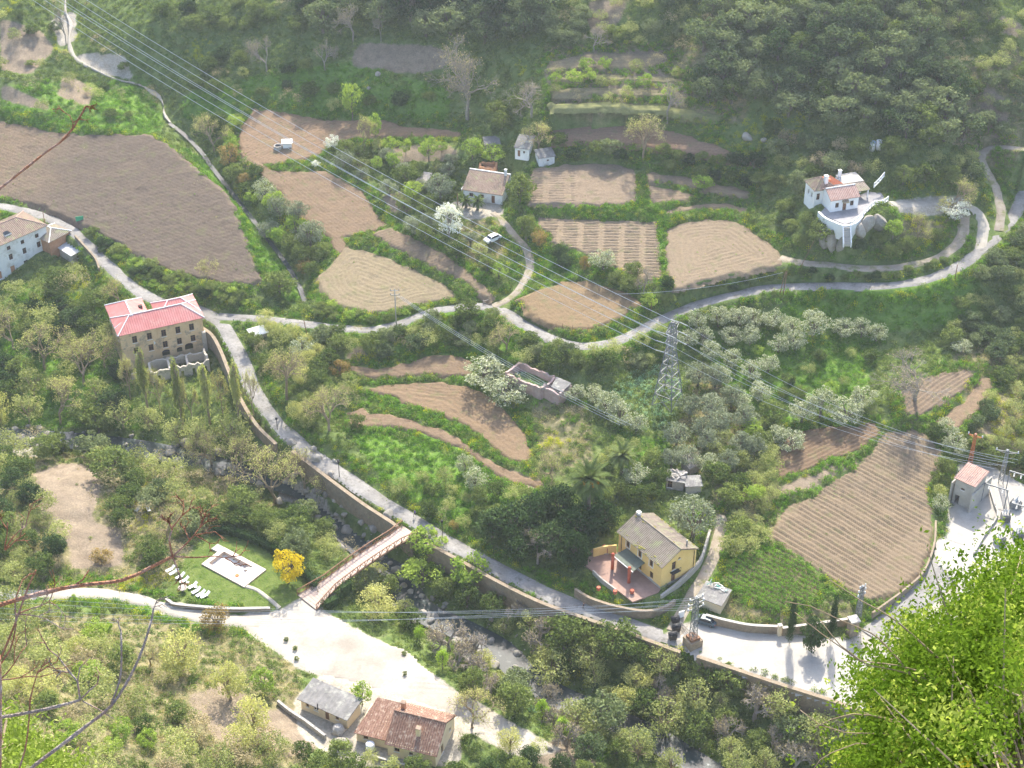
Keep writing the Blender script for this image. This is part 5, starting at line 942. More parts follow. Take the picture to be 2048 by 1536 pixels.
defkind('blossom', 'leaf_blossom', 'bark', mk(36, 62, .028, .57, .43, crad=.15, fork=.22), 5)
defkind('white', 'leaf_white', 'bark_pale', mk(34, 60, .026, .58, .42, crad=.14, fork=.22), 3)
defkind('willow', 'leaf_willow', 'bark_warm', mk(44, 64, .022, .56, .44, crad=.16, fork=.2, drop=.03), 4)
defkind('pale', 'leaf_pale', 'bark_warm', mk(34, 44, .026, .56, .44, crad=.17, fork=.2, nl=16, r0=.025), 5)
defkind('yellow', 'leaf_yellow', 'bark', mk(40, 60, .03, .55, .45, crad=.14, fork=.15), 2)
defkind('rust', 'leaf_rust', 'bark', mk(30, 60, .03, .5, .48, crad=.17, fork=.15), 3)
defkind('tan', 'leaf_tan', 'bark_warm', mk(30, 46, .028, .5, .48, crad=.18, fork=.12, nl=14, r0=.02), 3)
defkind('dark', 'leaf_dark', 'bark', mk(48, 70, .034, .54, .46, crad=.16, fork=.22), 4)
defkind('pine', 'leaf_pine', 'bark', mk(26, 50, .035, .62, .36, crad=.15, fork=.35, taper=.55), 3)
defkind('cypress', 'leaf_cypress', 'bark', mk(80, 60, .022, .52, .5, .42, .16, fork=.1, r0=.02, nl=3, taper=.55, shell=.3), 2)
defkind('poplar', 'leaf_pale', 'bark_warm', mk(70, 34, .03, .55, .46, .42, .14, fork=.85, r0=.06, nl=26, taper=.5, shell=.2), 3)
def bk(**kw):
    leaf_n = kw.pop('leaf_n', 0); ls = kw.pop('ls', .012)
    def f(rg):
        mb, tips = bare_tree(rg, **kw)
        if not leaf_n: return None, mb
        C = tips[rg.integers(0, len(tips), leaf_n)] + rg.standard_normal((leaf_n, 3)) * .02; return leaves(C, ls, rg), mb
    return f
defkind('bare', 'leaf_tan', 'bark_pale', bk(levels=7, leaf_n=900, ls=.009), 4)
defkind('bare_warm', 'leaf_willow', 'bark_warm', bk(levels=7, leaf_n=2200, ls=.010), 4)
defkind('bare_bush', 'leaf_tan', 'bark_pale', bk(levels=5, trunk=.1, spread=1.0, kids=(3, 3), leaf_n=700, ls=.016), 4)
print('plants', round(time.time() - T0, 1))
NAMES = {'oak': ('oak_tree', 'tree'), 'green': ('broadleaf_tree', 'tree'), 'bright': ('spring_tree', 'tree'), 'olive': ('olive_tree', 'tree'), 'blossom': ('blossom_tree', 'tree'), 'white': ('white_blossom_tree', 'tree'), 'willow': ('willow_tree', 'tree'), 'pale': ('sprouting_tree', 'tree'), 'yellow': ('yellow_tree', 'tree'),
 'rust': ('rusty_shrub', 'shrub'), 'tan': ('dry_shrub', 'shrub'), 'dark': ('evergreen_tree', 'tree'), 'pine': ('young_pine', 'tree'), 'cypress': ('cypress', 'tree'), 'poplar': ('poplar', 'tree'), 'bare': ('bare_tree', 'tree'), 'bare_warm': ('budding_tree', 'tree'), 'bare_bush': ('bare_bush', 'shrub')}
RG = np.random.default_rng(99); COUNT = {}; PLANTED = []
def plant_world(kind, p, h, w, label, group=None, small=False, exc=.25):
    i = COUNT.get(kind, 0); COUNT[kind] = i + 1; cr, tr = KIND[kind][i % len(KIND[kind])]; nm, cat = NAMES[kind]; rz = RG.uniform(0, 6.28)
    sx = w * RG.uniform(.92, 1.08); sc = (sx, sx * RG.uniform(.9, 1.1), h)
    if small and cr is not None:
        o = link(nm.replace('_tree', '_bush') if nm.endswith('_tree') else nm, cr, None, p, (0, 0, rz), sc); return tag(o, label, 'shrub', group, 'thing')
    r = thing(nm, label, cat, p, rz, group); r.scale = sc
    if cr is not None: link('crown', cr, r)
    if tr is not None: link('trunk', tr, r)
    return r
def plant(kind, bx, by, hpx, wpx, label, group=None, small=False, z=None, p=None):
    """a plant whose foot is at photo pixel (bx, by) and which measures hpx x wpx there"""
    if p is None: p = hit(bx, by)[0] if z is None else at(bx, by, z)
    d = (p - CAM) @ FW; s = F / d; A = math.atan2(CAM[2] - p[2], math.hypot(p[0], p[1])); h = max((hpx - .38 * wpx * math.sin(A)) / (s * math.cos(A)), .45 * wpx / s, .5); w = wpx / s
    PLANTED.append((p[0], p[1], w * .5)); return plant_world(kind, (p[0], p[1], p[2] - .1), h, w, label, group, small)
def zone(poly, specs, n, label_of, group, space=.62, small=False, seed=0, avoid=True, tries=12):
    """fill a stretch of land with n plants; specs: (kind, weight, hpx range, wpx range)"""
    rg = np.random.default_rng(seed + 5); P = np.array(poly, float); x0, y0 = P.min(0); x1, y1 = P.max(0); cx = rg.uniform(x0, x1, n * tries); cy_ = rg.uniform(y0, y1, n * tries); m = inpoly(cx, cy_, poly); cx, cy_ = cx[m], cy_[m]
    if len(cx) == 0: return
    Wp = hit(cx, cy_); wt = np.array([s[1] for s in specs], float); wt /= wt.sum(); k = 0
    for i in range(len(cx)):
        if k >= n: break
        p = Wp[i]
        if not (X0 < p[0] < X1 and Y0 < p[1] < Y1) or grid_at(EXCL, p[0], p[1]): continue
        sp = specs[rg.choice(len(specs), p=wt)]; kind, _, hr, wr = sp[:4]; t_ = rg.random(); hp = hr[0] + (hr[1] - hr[0]) * t_; wp = wr[0] + (wr[1] - wr[0]) * t_; d = (p - CAM) @ FW; s = F / d; wm = wp / s
        if any((p[0] - q[0]) ** 2 + (p[1] - q[1]) ** 2 < (space * (wm * .5 + q[2])) ** 2 for q in PLANTED): continue
        plant(kind, cx[i], cy_[i], hp, wp, label_of[kind] if isinstance(label_of, dict) else label_of, group if not isinstance(label_of, dict) else group + ', ' + NAMES[kind][0].replace('_', ' '), small or (len(sp) > 4 and sp[4]), p=p); k += 1
# ---- trees one can name
for a in [(935,240,190,150,'tallest bare grey tree on the upper slope'),(1065,232,85,95,'spreading bare tree beside the thin upper terraces'),(706,82,90,72,'bare pale-trunked tree at the edge of the top wood'),(762,84,72,30,'slim pale bare tree beside the brown clearing'),(534,142,80,75,'rounded bare tree on the green upper slope'),(1186,102,58,62,'bare shrub-like tree behind the top terrace'),(1335,242,92,80,'bare leaning tree on the dry yellow terraces'),(1288,590,72,56,'small bare tree above the end of the brown bend field'),(1830,800,130,165,'big bare tree beside the brown ridged field'),(1075,1128,80,95,'bare orange-tipped tree in front of the dark evergreens'),(133,88,90,44,'bare tree standing in the stony stream bed'),(650,140,70,62,'bare tree beside the yellow flowering slope')]: plant('bare', *a[:4], a[4])
for a in [(1287,322,105,95,'tan budding tree at the edge of the reddish upper field'),(1078,300,72,82,'tan budding tree above the small white cottage'),(728,302,88,52,'forked bare tree in the tan field'),(428,305,90,82,'olive-brown budding tree beside the gully'),(575,800,120,105,'brown twiggy tree beside the river road'),(550,1010,145,150,'large twiggy tree leaning over the river'),(168,770,115,120,'twiggy brown tree left of the red-roofed building'),(210,735,95,85,'twiggy tree at the corner of the red-roofed building'),(660,862,105,120,'yellowish budding tree beside the bend of the river road'),(945,1455,105,115,'orange-tipped budding tree beside the tiled cottage'),(240,608,62,62,'small twiggy tree behind the red-roofed building'),(1900,425,85,95,'yellowish budding tree over the villa drive'),(1105,960,70,78,'thin budding tree at the end of the furrowed field'),(415,560,52,62,'thin tree at the low edge of the dark tilled field'),(120,850,130,115,'tall twiggy tree on the wooded river bank'),(1835,480,62,60,'budding tree on the dry lawn below the villa'),(300,1330,60,60,'twiggy tree beside the gravel path'),(1520,1400,60,60,'bare twiggy tree in front of the sunlit square'),(470,965,115,120,'brown twiggy tree on the river bank below the poplars'),(610,985,100,110,'twiggy tree leaning towards the river wall'),(425,935,95,95,'twiggy tree at the narrow of the river'),(90,740,120,120,'large twiggy tree on the slope under the white building'),(30,700,100,105,'twiggy tree at the picture edge under the white building'),(335,1075,85,90,'thin twiggy tree behind the sun loungers'),(1015,700,60,70,'twiggy tree below the middle of the winding lane'),(1450,1180,1,1,'')][:-1]: plant('bare_warm', *a[:4], a[4])
for i, a in enumerate([(262,800,105,46),(296,822,140,36),(322,830,118,48),(366,856,150,40),(386,846,112,46),(420,850,138,36),(446,832,108,50),(478,840,132,38),(508,836,112,46)]): plant('poplar' if i % 2 else 'bare_warm', *a, ('westernmost' if i == 0 else 'easternmost' if i == 8 else 'slim') + ' scruffy ivy-clad poplar below the red-roofed building', 'ivy-clad poplars below the red-roofed building')
plant('white', 898, 475, 82, 66, 'brilliant white blossoming tree below the farmhouse'); plant('white', 1908, 440, 52, 66, 'white blossoming tree beside the villa drive'); plant('white', 665, 298, 34, 34, 'small white blossoming tree in the tan field'); plant('white', 633, 335, 20, 22, 'tiny white blossoming bush beside the tan field hedge')
for a in [(965,765,66,95,'wide white-flowered tree west of the pink ruin'),(1012,805,70,90,'wide white-flowered tree in front of the pink ruin'),(605,712,48,55,'white-flowered tree beside the upper lane'),(1215,830,58,62,'white-flowered tree at the corner of the artichoke patch'),(930,945,48,42,'white-flowered bush on the slope above the bridge'),(952,980,62,60,'pale flowered tree on the slope above the bridge'),(1270,965,50,58,'pale flowered tree beside the tall palm'),(1908,905,52,62,'pale flowered tree behind the transformer house'),(1922,705,32,42,'white-flowered bush under the steep bank'),(530,405,58,52,'whitish leafy tree beside the dark tilled field'),(1150,800,40,44,'white-flowered bush behind the pink ruin'),(1205,540,55,62,'pale flowering tree at the edge of the bed field')]: plant('blossom', *a[:4], a[4])
for a in [(1392,655),(1436,652),(1480,650),(1506,655),(1545,655),(1582,672),(1625,672,62,72),(1682,674),(1722,674),(1752,682),(1405,690),(1422,722),(1462,735),(1500,760),(1535,745),(1556,705),(1590,700),(1440,770),(1240,850,56,62),(1272,864,52,58),(1185,805,46,46),(1640,835,72,66),(1690,845,64,74),(1724,818,60,60),(1602,845,62,62),(1580,900,52,62),(1500,690),(1460,690),(1520,800,50,56),(1480,820,50,50),(1375,690,40,44)]: plant('blossom', a[0], a[1], *(a[2:] or (48, 52)), 'cream-flowered fruit tree of the hillside orchard', 'cream-flowered orchard trees')
for a in [(1395,772),(1430,775),(1378,832),(1420,835),(1462,815),(1352,892),(1416,902),(1480,908),(1440,865),(1402,880),(1372,935),(1490,855),(1342,935,50,50),(1505,915),(1455,945)]: plant('olive', a[0], a[1], *(a[2:] or (58, 60)), 'silvery olive tree on the slope below the pylon', 'olive trees below the pylon')
for a in [(1385,1075,105,112,'large grey-green olive beside the yellow house'),(622,495,66,66,'grey olive tree above the thin stream'),(596,445,58,58,'grey bushy olive at the edge of the tan field'),(560,440,60,55,'grey olive beside the dark tilled field'),(880,398,62,75,'old olive tree in a stone ring west of the farmhouse'),(830,470,40,40,'grey olive bush beside the strip field')]: plant('olive', *a[:4], a[4])
for a in [(1040,410,72,66,'leafy olive-green tree at the corner of the farmhouse'),(1052,478,60,48,'dense green tree beside the farm track'),(1640,485,55,65,'brownish green tree under the villa rock'),(945,1385+10,70,60,'tall riverside tree beside the parking ground'),(560,590,60,80,'dense rounded bush beside the upper lane'),(1805,372,50,55,'bright-topped tree behind the villa'),(1850,365,52,60,'round dark green tree behind the villa'),(1130,1300,90,95,'big yellow-green tree over the river wall'),(225,960,85,100,'large rounded bush on the river bank')]: plant('green', *a[:4], a[4])
for a in [(705,240,85,48,'tall bright green tree on the upper slope'),(752,280,60,36,'yellow-green tree beside the forked bare tree'),(858,322,56,46,'round bright green tree on the small dry terrace'),(812,312,40,28,'thin bright green tree on the small dry terrace'),(945,320,55,50,'bright yellow-green tree behind the farmhouse'),(985,330,50,60,'light green fruit tree between the sheds'),(550,430,58,46,'bright green tree in the gully hedge'),(592,470,50,40,'light green tree in the gully hedge'),(1405,382,40,42,'small bright tree on the curved terraces'),(1830,1000,1,1,'')][:-1]: plant('bright', *a[:4], a[4])
for a in [(855,1110,75,90,'pale green tree at the head of the footbridge'),(940,1170,85,95,'feathery light green tree below the road'),(845,1170,70,90,'yellow-green tree under the footbridge'),(1785,480,52,44,'light green tree on the dry lawn'),(1505,660,1,1,''),(530,1385,62,60,'bright tree beside the rubble wall'),(725,1410,55,52,'small bright tree behind the cabin')]:
    if a[2] > 1: plant('bright', *a[:4], a[4])
for a in [(755,1235,80,88,'round pale yellow willow beside the parking ground'),(365,1340,105,105,'large round pale yellow willow on the near slope'),(462,1400,95,85,'pale yellow willow below the large one'),(510,1470,100,85,'pale yellow willow beside the rubble wall'),(1010,1480,1,1,''),(5,860,95,60,'bright yellow-green willow cut by the picture edge'),(1020,1500,60,60,'pale willow beside the white boulder')]:
    if a[2] > 1: plant('willow', *a[:4], a[4])
plant('yellow', 578, 1165, 85, 68, 'brilliant yellow flowering tree on the lawn')
for a in [(680,750,40,46,'rust-orange shrub at the end of the curved terrace'),(1080,490,42,42,'rust-orange shrub beside the farm track'),(460,330,52,48,'rust-orange tree beside the gully'),(490,370,32,36,'orange shrub beside the dark tilled field'),(432,1255,65,62,'rust-brown shrub over the gravel path'),(205,1125,42,52,'mustard-coloured shrub on the near bank'),(1170,540,36,28,'rusty shrub at the corner of the bed field')]: plant('rust', *a[:4], a[4])
for i, a in enumerate([(1578,1290,105,30,'darker leaning cypress next to the stone wall'),(1660,1285,105,32,'cypress beside the stone gate pillar')]): plant('cypress', *a[:4], a[4])
plant('dark', 1622, 1300, 82, 60, 'bushy dark conifer between the two cypresses')
for a in [(1020,1080,90,95),(1070,1060,85,95),(1120,1040,90,90),(1160,1090,100,95),(1100,1110,80,85),(1150,1140,95,70),(1210,1060,70,70),(985,1075,70,75),(1185,1030,60,60),(1040,1120,60,60)]: plant('dark', *a, 'dense dark evergreen in the grove left of the yellow house', 'dark evergreens beside the yellow house')
for a in [(885,1340,52,38,'young bright pine at the edge of the parking ground'),(840,1285,45,32,'young pine on the river bank'),(1085,1440,55,42,'bright young pine beside the agave'),(1125,1475,52,42,'round bright pine near the white boulder'),(195,1240,42,26,'young pine beside the gravel path'),(152,1220,40,24,'small pine on the near slope'),(220,1275,42,26,'lowest small pine on the near slope')]: plant('pine', *a[:4], a[4])
print('named trees', round(time.time() - T0, 1))
# ---- woods, scrub and banks
def lab(d): return d
zone([(1380,120),(1450,70),(1560,50),(1700,60),(1850,90),(1900,170),(1930,280),(1870,300),(1780,275),(1650,262),(1560,250),(1480,215),(1400,205)], [('oak', 6, (58, 80), (62, 92)), ('dark', 1, (58, 75), (60, 80)), ('green', 1, (50, 65), (55, 70))], 95, {'oak': 'grey-green oak in the dense wood on the upper right slope', 'dark': 'dark evergreen in the dense wood on the upper right slope', 'green': 'mid-green tree in the dense wood on the upper right slope'}, 'wood on the upper right slope', .5, seed=1)
zone([(1400,40),(1500,0),(1700,-30),(1900,-30),(2000,10),(1950,90),(1850,80),(1700,50),(1560,45)], [('oak', 3, (45, 65), (50, 75)), ('green', 2, (40, 55), (45, 65)), ('pale', 1, (35, 45), (40, 50))], 45, {'oak': 'grey-green oak along the top edge of the wooded hill', 'green': 'mid-green tree along the top edge of the wooded hill', 'pale': 'pale tree along the top edge of the wooded hill'}, 'trees along the top of the hill', .55, seed=2)
zone([(640,70),(700,20),(760,-20),(1100,-20),(1090,75),(1000,95),(900,88),(780,78)], [('dark', 3, (55, 85), (60, 90)), ('oak', 4, (55, 80), (60, 85))], 48, {'dark': 'dark blue-green tree in the shady top wood', 'oak': 'grey-green tree in the shady top wood'}, 'shady wood at the top', .5, seed=3)
zone([(300,20),(640,-20),(700,20),(640,70),(520,70),(400,70)], [('dark', 1, (35, 55), (45, 70)), ('green', 2, (30, 45), (40, 60)), ('bare_bush', 2, (30, 50), (40, 60))], 26, {'dark': 'dark bush on the shady slope at the top', 'green': 'green bush on the shady slope at the top', 'bare_bush': 'bare brown bush on the shady slope at the top'}, 'bushes on the shady slope', .7, True, seed=4)
zone([(1090,10),(1400,-10),(1420,70),(1380,110),(1340,95),(1180,92),(1090,95)], [('green', 2, (30, 50), (38, 60)), ('pale', 2, (25, 42), (35, 50)), ('oak', 2, (35, 55), (40, 65)), ('bare_bush', 1, (30, 45), (35, 50))], 40, {'green': 'green shrub above the dry top terraces', 'pale': 'pale shrub above the dry top terraces', 'oak': 'dark shrub above the dry top terraces', 'bare_bush': 'bare shrub above the dry top terraces'}, 'shrubs above the terraces', .6, True, seed=5)
zone([(1100,140),(1340,130),(1400,200),(1480,225),(1440,226),(1350,215),(1110,210)], [('pale', 2, (20, 36), (24, 38)), ('bright', 2, (24, 40), (24, 40)), ('bare_bush', 3, (24, 44), (30, 50))], 18, {'pale': 'pale shrub on the dry thin terraces', 'bright': 'bright shrub on the dry thin terraces', 'bare_bush': 'bare shrub on the dry thin terraces'}, 'shrubs on the dry terraces', .75, True, seed=6)
zone([(1890,100),(2060,40),(2060,280),(1975,285),(1950,200),(1930,280),(1900,180)], [('oak', 2, (30, 50), (38, 60)), ('pale', 2, (24, 40), (32, 50)), ('bare_bush', 2, (24, 40), (36, 52)), ('green', 1, (30, 45), (36, 52))], 46, {'oak': 'dark scrub bush beside the climbing hill track', 'pale': 'pale scrub bush beside the climbing hill track', 'bare_bush': 'brown scrub bush beside the climbing hill track', 'green': 'green scrub bush beside the climbing hill track'}, 'scrub by the hill track', .65, True, seed=7)
zone([(1540,260),(1700,275),(1860,300),(1950,310),(1955,380),(1900,390),(1800,350),(1760,350),(1640,345),(1600,420),(1560,400),(1530,340)], [('green', 3, (35, 55), (40, 62)), ('pale', 2, (28, 44), (34, 52)), ('tan', 1, (30, 45), (40, 55)), ('oak', 2, (35, 60), (42, 66))], 44, {'green': 'green shrub on the slope around the villa', 'pale': 'pale shrub on the slope around the villa', 'tan': 'dry brown shrub on the slope around the villa', 'oak': 'dark oak scrub on the slope around the villa'}, 'shrubs around the villa', .62, True, seed=8)
zone([(1560,420),(1620,450),(1700,480),(1800,490),(1900,470),(1900,500),(1800,522),(1680,518),(1590,505)], [('dark', 2, (26, 42), (34, 52)), ('green', 2, (24, 40), (32, 48))], 26, {'dark': 'dark bush at the foot of the villa rock', 'green': 'green bush at the foot of the villa rock'}, 'bushes at the foot of the villa rock', .6, True, seed=9)
zone([(1950,540),(2060,470),(2060,700),(1990,720),(1900,690),(1880,640)], [('green', 2, (28, 46), (36, 54)), ('oak', 2, (30, 50), (38, 58)), ('pale', 1, (22, 36), (30, 44))], 40, {'green': 'green bush on the steep bank under the upper road', 'oak': 'dark bush on the steep bank under the upper road', 'pale': 'pale bush on the steep bank under the upper road'}, 'bushes on the steep bank', .62, True, seed=10)
zone([(1960,700),(2060,690),(2060,940),(1990,930),(1930,880),(1990,780)], [('green', 3, (28, 45), (36, 54)), ('pale', 2, (24, 38), (30, 46)), ('oak', 1, (30, 44), (36, 50))], 30, {'green': 'green bush beside the pinkish strip field', 'pale': 'pale bush beside the pinkish strip field', 'oak': 'dark bush beside the pinkish strip field'}, 'bushes beside the strip field', .65, True, seed=11)
zone([(740,292),(930,296),(960,330),(920,360),(900,420),(960,500),(1010,560),(940,560),(850,480),(780,420),(690,345),(640,320)], [('green', 2, (28, 50), (32, 52)), ('olive', 2, (28, 46), (34, 50)), ('bright', 2, (28, 46), (30, 46)), ('pale', 1, (24, 36), (30, 44))], 46, {'green': 'green garden tree on the terraces west of the farmhouse', 'olive': 'grey garden tree on the terraces west of the farmhouse', 'bright': 'light green garden tree on the terraces west of the farmhouse', 'pale': 'pale garden shrub on the terraces west of the farmhouse'}, 'garden trees west of the farmhouse', .68, seed=12)
zone([(860,225),(1090,215),(1095,262),(1040,262),(930,262),(900,240)], [('green', 2, (34, 55), (38, 58)), ('olive', 1, (30, 44), (34, 50)), ('bare_bush', 2, (34, 50), (36, 56)), ('dark', 1, (34, 50), (40, 54))], 14, {'green': 'green tree on the slope behind the farm sheds', 'olive': 'grey tree on the slope behind the farm sheds', 'bare_bush': 'bare bush on the slope behind the farm sheds', 'dark': 'dark bush on the slope behind the farm sheds'}, 'plants behind the farm sheds', .65, seed=13)
zone([(390,250),(470,250),(480,310),(540,390),(640,470),(650,520),(620,580),(560,520),(480,400),(420,330)], [('green', 3, (30, 55), (34, 56)), ('olive', 2, (34, 50), (38, 54)), ('bright', 2, (34, 55), (34, 50)), ('rust', 1, (24, 36), (28, 40)), ('bare_bush', 1, (30, 44), (34, 48))], 40, {'green': 'green bush in the hedge along the gully stream', 'olive': 'grey bush in the hedge along the gully stream', 'bright': 'light green bush in the hedge along the gully stream', 'rust': 'rusty bush in the hedge along the gully stream', 'bare_bush': 'bare bush in the hedge along the gully stream'}, 'gully hedge', .62, True, seed=14)
zone([(400,120),(640,110),(700,180),(900,190),(880,240),(640,225),(520,205),(420,230),(380,190)], [('green', 2, (22, 40), (28, 46)), ('pale', 1, (24, 36), (28, 40)), ('bare_bush', 2, (26, 46), (34, 54)), ('dark', 1, (24, 40), (30, 46))], 28, {'green': 'green bush on the lush upper slope', 'pale': 'pale bush on the lush upper slope', 'bare_bush': 'bare bush on the lush upper slope', 'dark': 'dark bush on the lush upper slope'}, 'bushes on the lush upper slope', .8, True, seed=15)
zone([(0,0),(120,0),(330,180),(320,250),(120,250),(0,160)], [('green', 2, (14, 28), (22, 40)), ('pale', 1, (20, 34), (26, 40)), ('bare_bush', 2, (24, 40), (34, 50))], 26, {'green': 'low green bush on the slope by the stony stream', 'pale': 'pale bush on the slope by the stony stream', 'bare_bush': 'bare bush on the slope by the stony stream'}, 'bushes by the stony stream', .8, True, seed=16)
zone([(1100,290),(1320,295),(1540,335),(1560,400),(1500,380),(1300,335),(1250,322),(1130,318)], [('green', 4, (24, 38), (30, 46)), ('dark', 2, (24, 38), (30, 44)), ('oak', 1, (28, 44), (34, 50))], 44, {'green': 'green ivy bush on the bank under the reddish field', 'dark': 'dark ivy bush on the bank under the reddish field', 'oak': 'grey-green bush on the bank under the reddish field'}, 'bank under the reddish field', .55, True, seed=17)
zone([(1100,500),(1340,570),(1350,620),(1300,650),(1200,540),(1120,540)], [('green', 3, (28, 45), (32, 48)), ('bright', 1, (26, 40), (30, 42)), ('dark', 1, (28, 40), (32, 44))], 24, {'green': 'green bush on the bank between bed field and brown field', 'bright': 'light bush on the bank between bed field and brown field', 'dark': 'dark bush on the bank between bed field and brown field'}, 'bank under the bed field', .6, True, seed=18)
zone([(620,660),(760,680),(850,650),(980,630),(1080,690),(1150,715),(1250,700),(1340,665),(1330,730),(1200,745),(1130,740),(1010,725),(900,695),(760,715),(640,700)], [('green', 3, (30, 52), (38, 58)), ('oak', 2, (32, 52), (38, 58)), ('pale', 3, (28, 48), (34, 54)), ('bare_bush', 1, (30, 44), (36, 50))], 74, {'green': 'green shrub on the bank below the winding lane', 'oak': 'dark shrub on the bank below the winding lane', 'pale': 'pale twiggy shrub on the bank below the winding lane', 'bare_bush': 'bare shrub on the bank below the winding lane'}, 'bank below the winding lane', .55, True, seed=19)
zone([(520,650),(640,690),(700,780),(720,860),(640,880),(580,830),(520,760),(500,700)], [('pale', 2, (34, 60), (40, 62)), ('bare_bush', 2, (40, 70), (44, 70)), ('green', 2, (30, 48), (36, 52)), ('willow', 1, (36, 56), (40, 56))], 30, {'pale': 'pale shrub between the river road and the curved terraces', 'bare_bush': 'bare shrub between the river road and the curved terraces', 'green': 'green shrub between the river road and the curved terraces', 'willow': 'yellowish shrub between the river road and the curved terraces'}, 'shrubs between road and terraces', .6, True, seed=20)
zone([(860,1290),(950,1300),(1050,1290),(1180,1290),(1340,1345),(1420,1350),(1560,1410),(1680,1460),(1700,1540),(1480,1560),(1180,1540),(1100,1470),(980,1400)], [('green', 4, (50, 110), (56, 118)), ('pale', 3, (46, 90), (50, 98)), ('oak', 2, (50, 100), (60, 110)), ('willow', 1, (56, 90), (60, 96)), ('bare_bush', 2, (50, 84), (54, 88))], 92, {'green': 'yellow-green tree in the riverside thicket below the square', 'pale': 'pale twiggy tree in the riverside thicket below the square', 'oak': 'darker tree in the riverside thicket below the square', 'willow': 'pale yellow tree in the riverside thicket below the square', 'bare_bush': 'bare bush in the riverside thicket below the square'}, 'riverside thicket below the square', .5, seed=21)
zone([(690,1180),(760,1150),(860,1120),(960,1180),(1080,1230),(1180,1290),(1050,1290),(940,1290),(850,1270),(780,1270)], [('green', 4, (45, 75), (52, 80)), ('pale', 2, (40, 65), (46, 70)), ('oak', 1, (45, 70), (52, 76)), ('bare_bush', 1, (40, 60), (46, 64))], 34, {'green': 'green tree on the river bank between bridge and square', 'pale': 'pale tree on the river bank between bridge and square', 'oak': 'dark tree on the river bank between bridge and square', 'bare_bush': 'bare bush on the river bank between bridge and square'}, 'river bank between bridge and square', .58, seed=22)
zone([(0,780),(60,740),(220,780),(300,860),(460,890),(520,920),(420,905),(300,880),(150,865),(0,860)], [('pale', 3, (60, 95), (64, 96)), ('green', 2, (55, 85), (60, 90)), ('bare_bush', 2, (55, 80), (60, 84)), ('dark', 1, (50, 70), (56, 76))], 36, {'pale': 'pale sprouting tree in the wood on the far river bank', 'green': 'green tree in the wood on the far river bank', 'bare_bush': 'bare tree in the wood on the far river bank', 'dark': 'dark tree in the wood on the far river bank'}, 'wood on the far river bank', .52, seed=23)
zone([(0,560),(60,590),(150,560),(240,640),(240,760),(180,790),(60,740),(0,760)], [('green', 3, (34, 60), (42, 66)), ('dark', 2, (34, 56), (42, 62)), ('bare_bush', 2, (44, 70), (50, 74)), ('pale', 2, (40, 66), (46, 68))], 38, {'green': 'green bush on the slope below the white building', 'dark': 'dark bush on the slope below the white building', 'bare_bush': 'bare bush on the slope below the white building', 'pale': 'pale bush on the slope below the white building'}, 'slope below the white building', .58, True, seed=24)
zone([(180,900),(420,945),(560,990),(640,1060),(700,1120),(620,1130),(540,1080),(440,1050),(390,1080),(330,1180),(260,1080),(210,1000)], [('green', 3, (46, 75), (54, 80)), ('oak', 2, (46, 70), (54, 76)), ('pale', 2, (40, 66), (48, 70)), ('bare_bush', 2, (46, 66), (54, 72))], 50, {'green': 'green bush between the lawn and the river', 'oak': 'dark bush between the lawn and the river', 'pale': 'pale bush between the lawn and the river', 'bare_bush': 'bare bush between the lawn and the river'}, 'bushes between lawn and river', .58, True, seed=25)
zone([(0,900),(140,910),(60,960),(140,1080),(120,1160),(0,1170)], [('green', 2, (40, 66), (50, 74)), ('pale', 2, (36, 60), (44, 64)), ('dark', 1, (44, 66), (52, 70)), ('tan', 1, (34, 50), (40, 56))], 26, {'green': 'green bush on the near bank beside the bare soil patch', 'pale': 'pale bush on the near bank beside the bare soil patch', 'dark': 'dark bush on the near bank beside the bare soil patch', 'tan': 'dry bush on the near bank beside the bare soil patch'}, 'bushes beside the bare soil', .62, True, seed=26)
zone([(0,1220),(140,1230),(300,1310),(420,1400),(560,1500),(600,1560),(0,1560)], [('green', 2, (44, 80), (56, 90)), ('pale', 5, (48, 90), (58, 98)), ('tan', 3, (36, 64), (46, 74)), ('willow', 1, (50, 84), (60, 90)), ('bare_bush', 3, (44, 74), (52, 84)), ('bright', 1, (44, 66), (52, 70))], 56, {'green': 'green bush on the dry near slope', 'pale': 'pale feathery bush on the dry near slope', 'tan': 'straw-coloured bush on the dry near slope', 'willow': 'pale yellow bush on the dry near slope', 'bare_bush': 'bare bush on the dry near slope', 'bright': 'bright leafy bush on the dry near slope'}, 'bushes on the dry near slope', .58, True, seed=27)
zone([(560,1490),(700,1525),(760,1520),(900,1560),(1060,1500),(1180,1540),(1180,1570),(560,1570)], [('green', 3, (40, 60), (46, 66)), ('dark', 1, (40, 56), (46, 60)), ('pale', 1, (36, 56), (42, 60))], 16, {'green': 'green bush along the bottom edge below the cottage', 'dark': 'dark bush along the bottom edge below the cottage', 'pale': 'pale bush along the bottom edge below the cottage'}, 'bushes below the cottage', .7, True, seed=28)
zone([(1440,850),(1560,830),(1545,960),(1550,1010),(1530,1090),(1450,1130),(1440,1040),(1470,980),(1400,960)], [('green', 3, (40, 62), (44, 66)), ('pale', 3, (38, 58), (42, 62)), ('bright', 1, (36, 50), (38, 52)), ('blossom', 1, (40, 54), (44, 58))], 34, {'green': 'green bush in the thicket beside the lane', 'pale': 'pale bush in the thicket beside the lane', 'bright': 'light bush in the thicket beside the lane', 'blossom': 'flowering bush in the thicket beside the lane'}, 'thicket beside the lane', .56, True, seed=29)
zone([(1230,900),(1330,900),(1320,990),(1240,1020),(1200,1010),(1190,930)], [('green', 2, (34, 54), (38, 58)), ('pale', 2, (32, 50), (36, 52))], 14, {'green': 'green bush behind the yellow house', 'pale': 'pale bush behind the yellow house'}, 'bushes behind the yellow house', .62, True, seed=30)
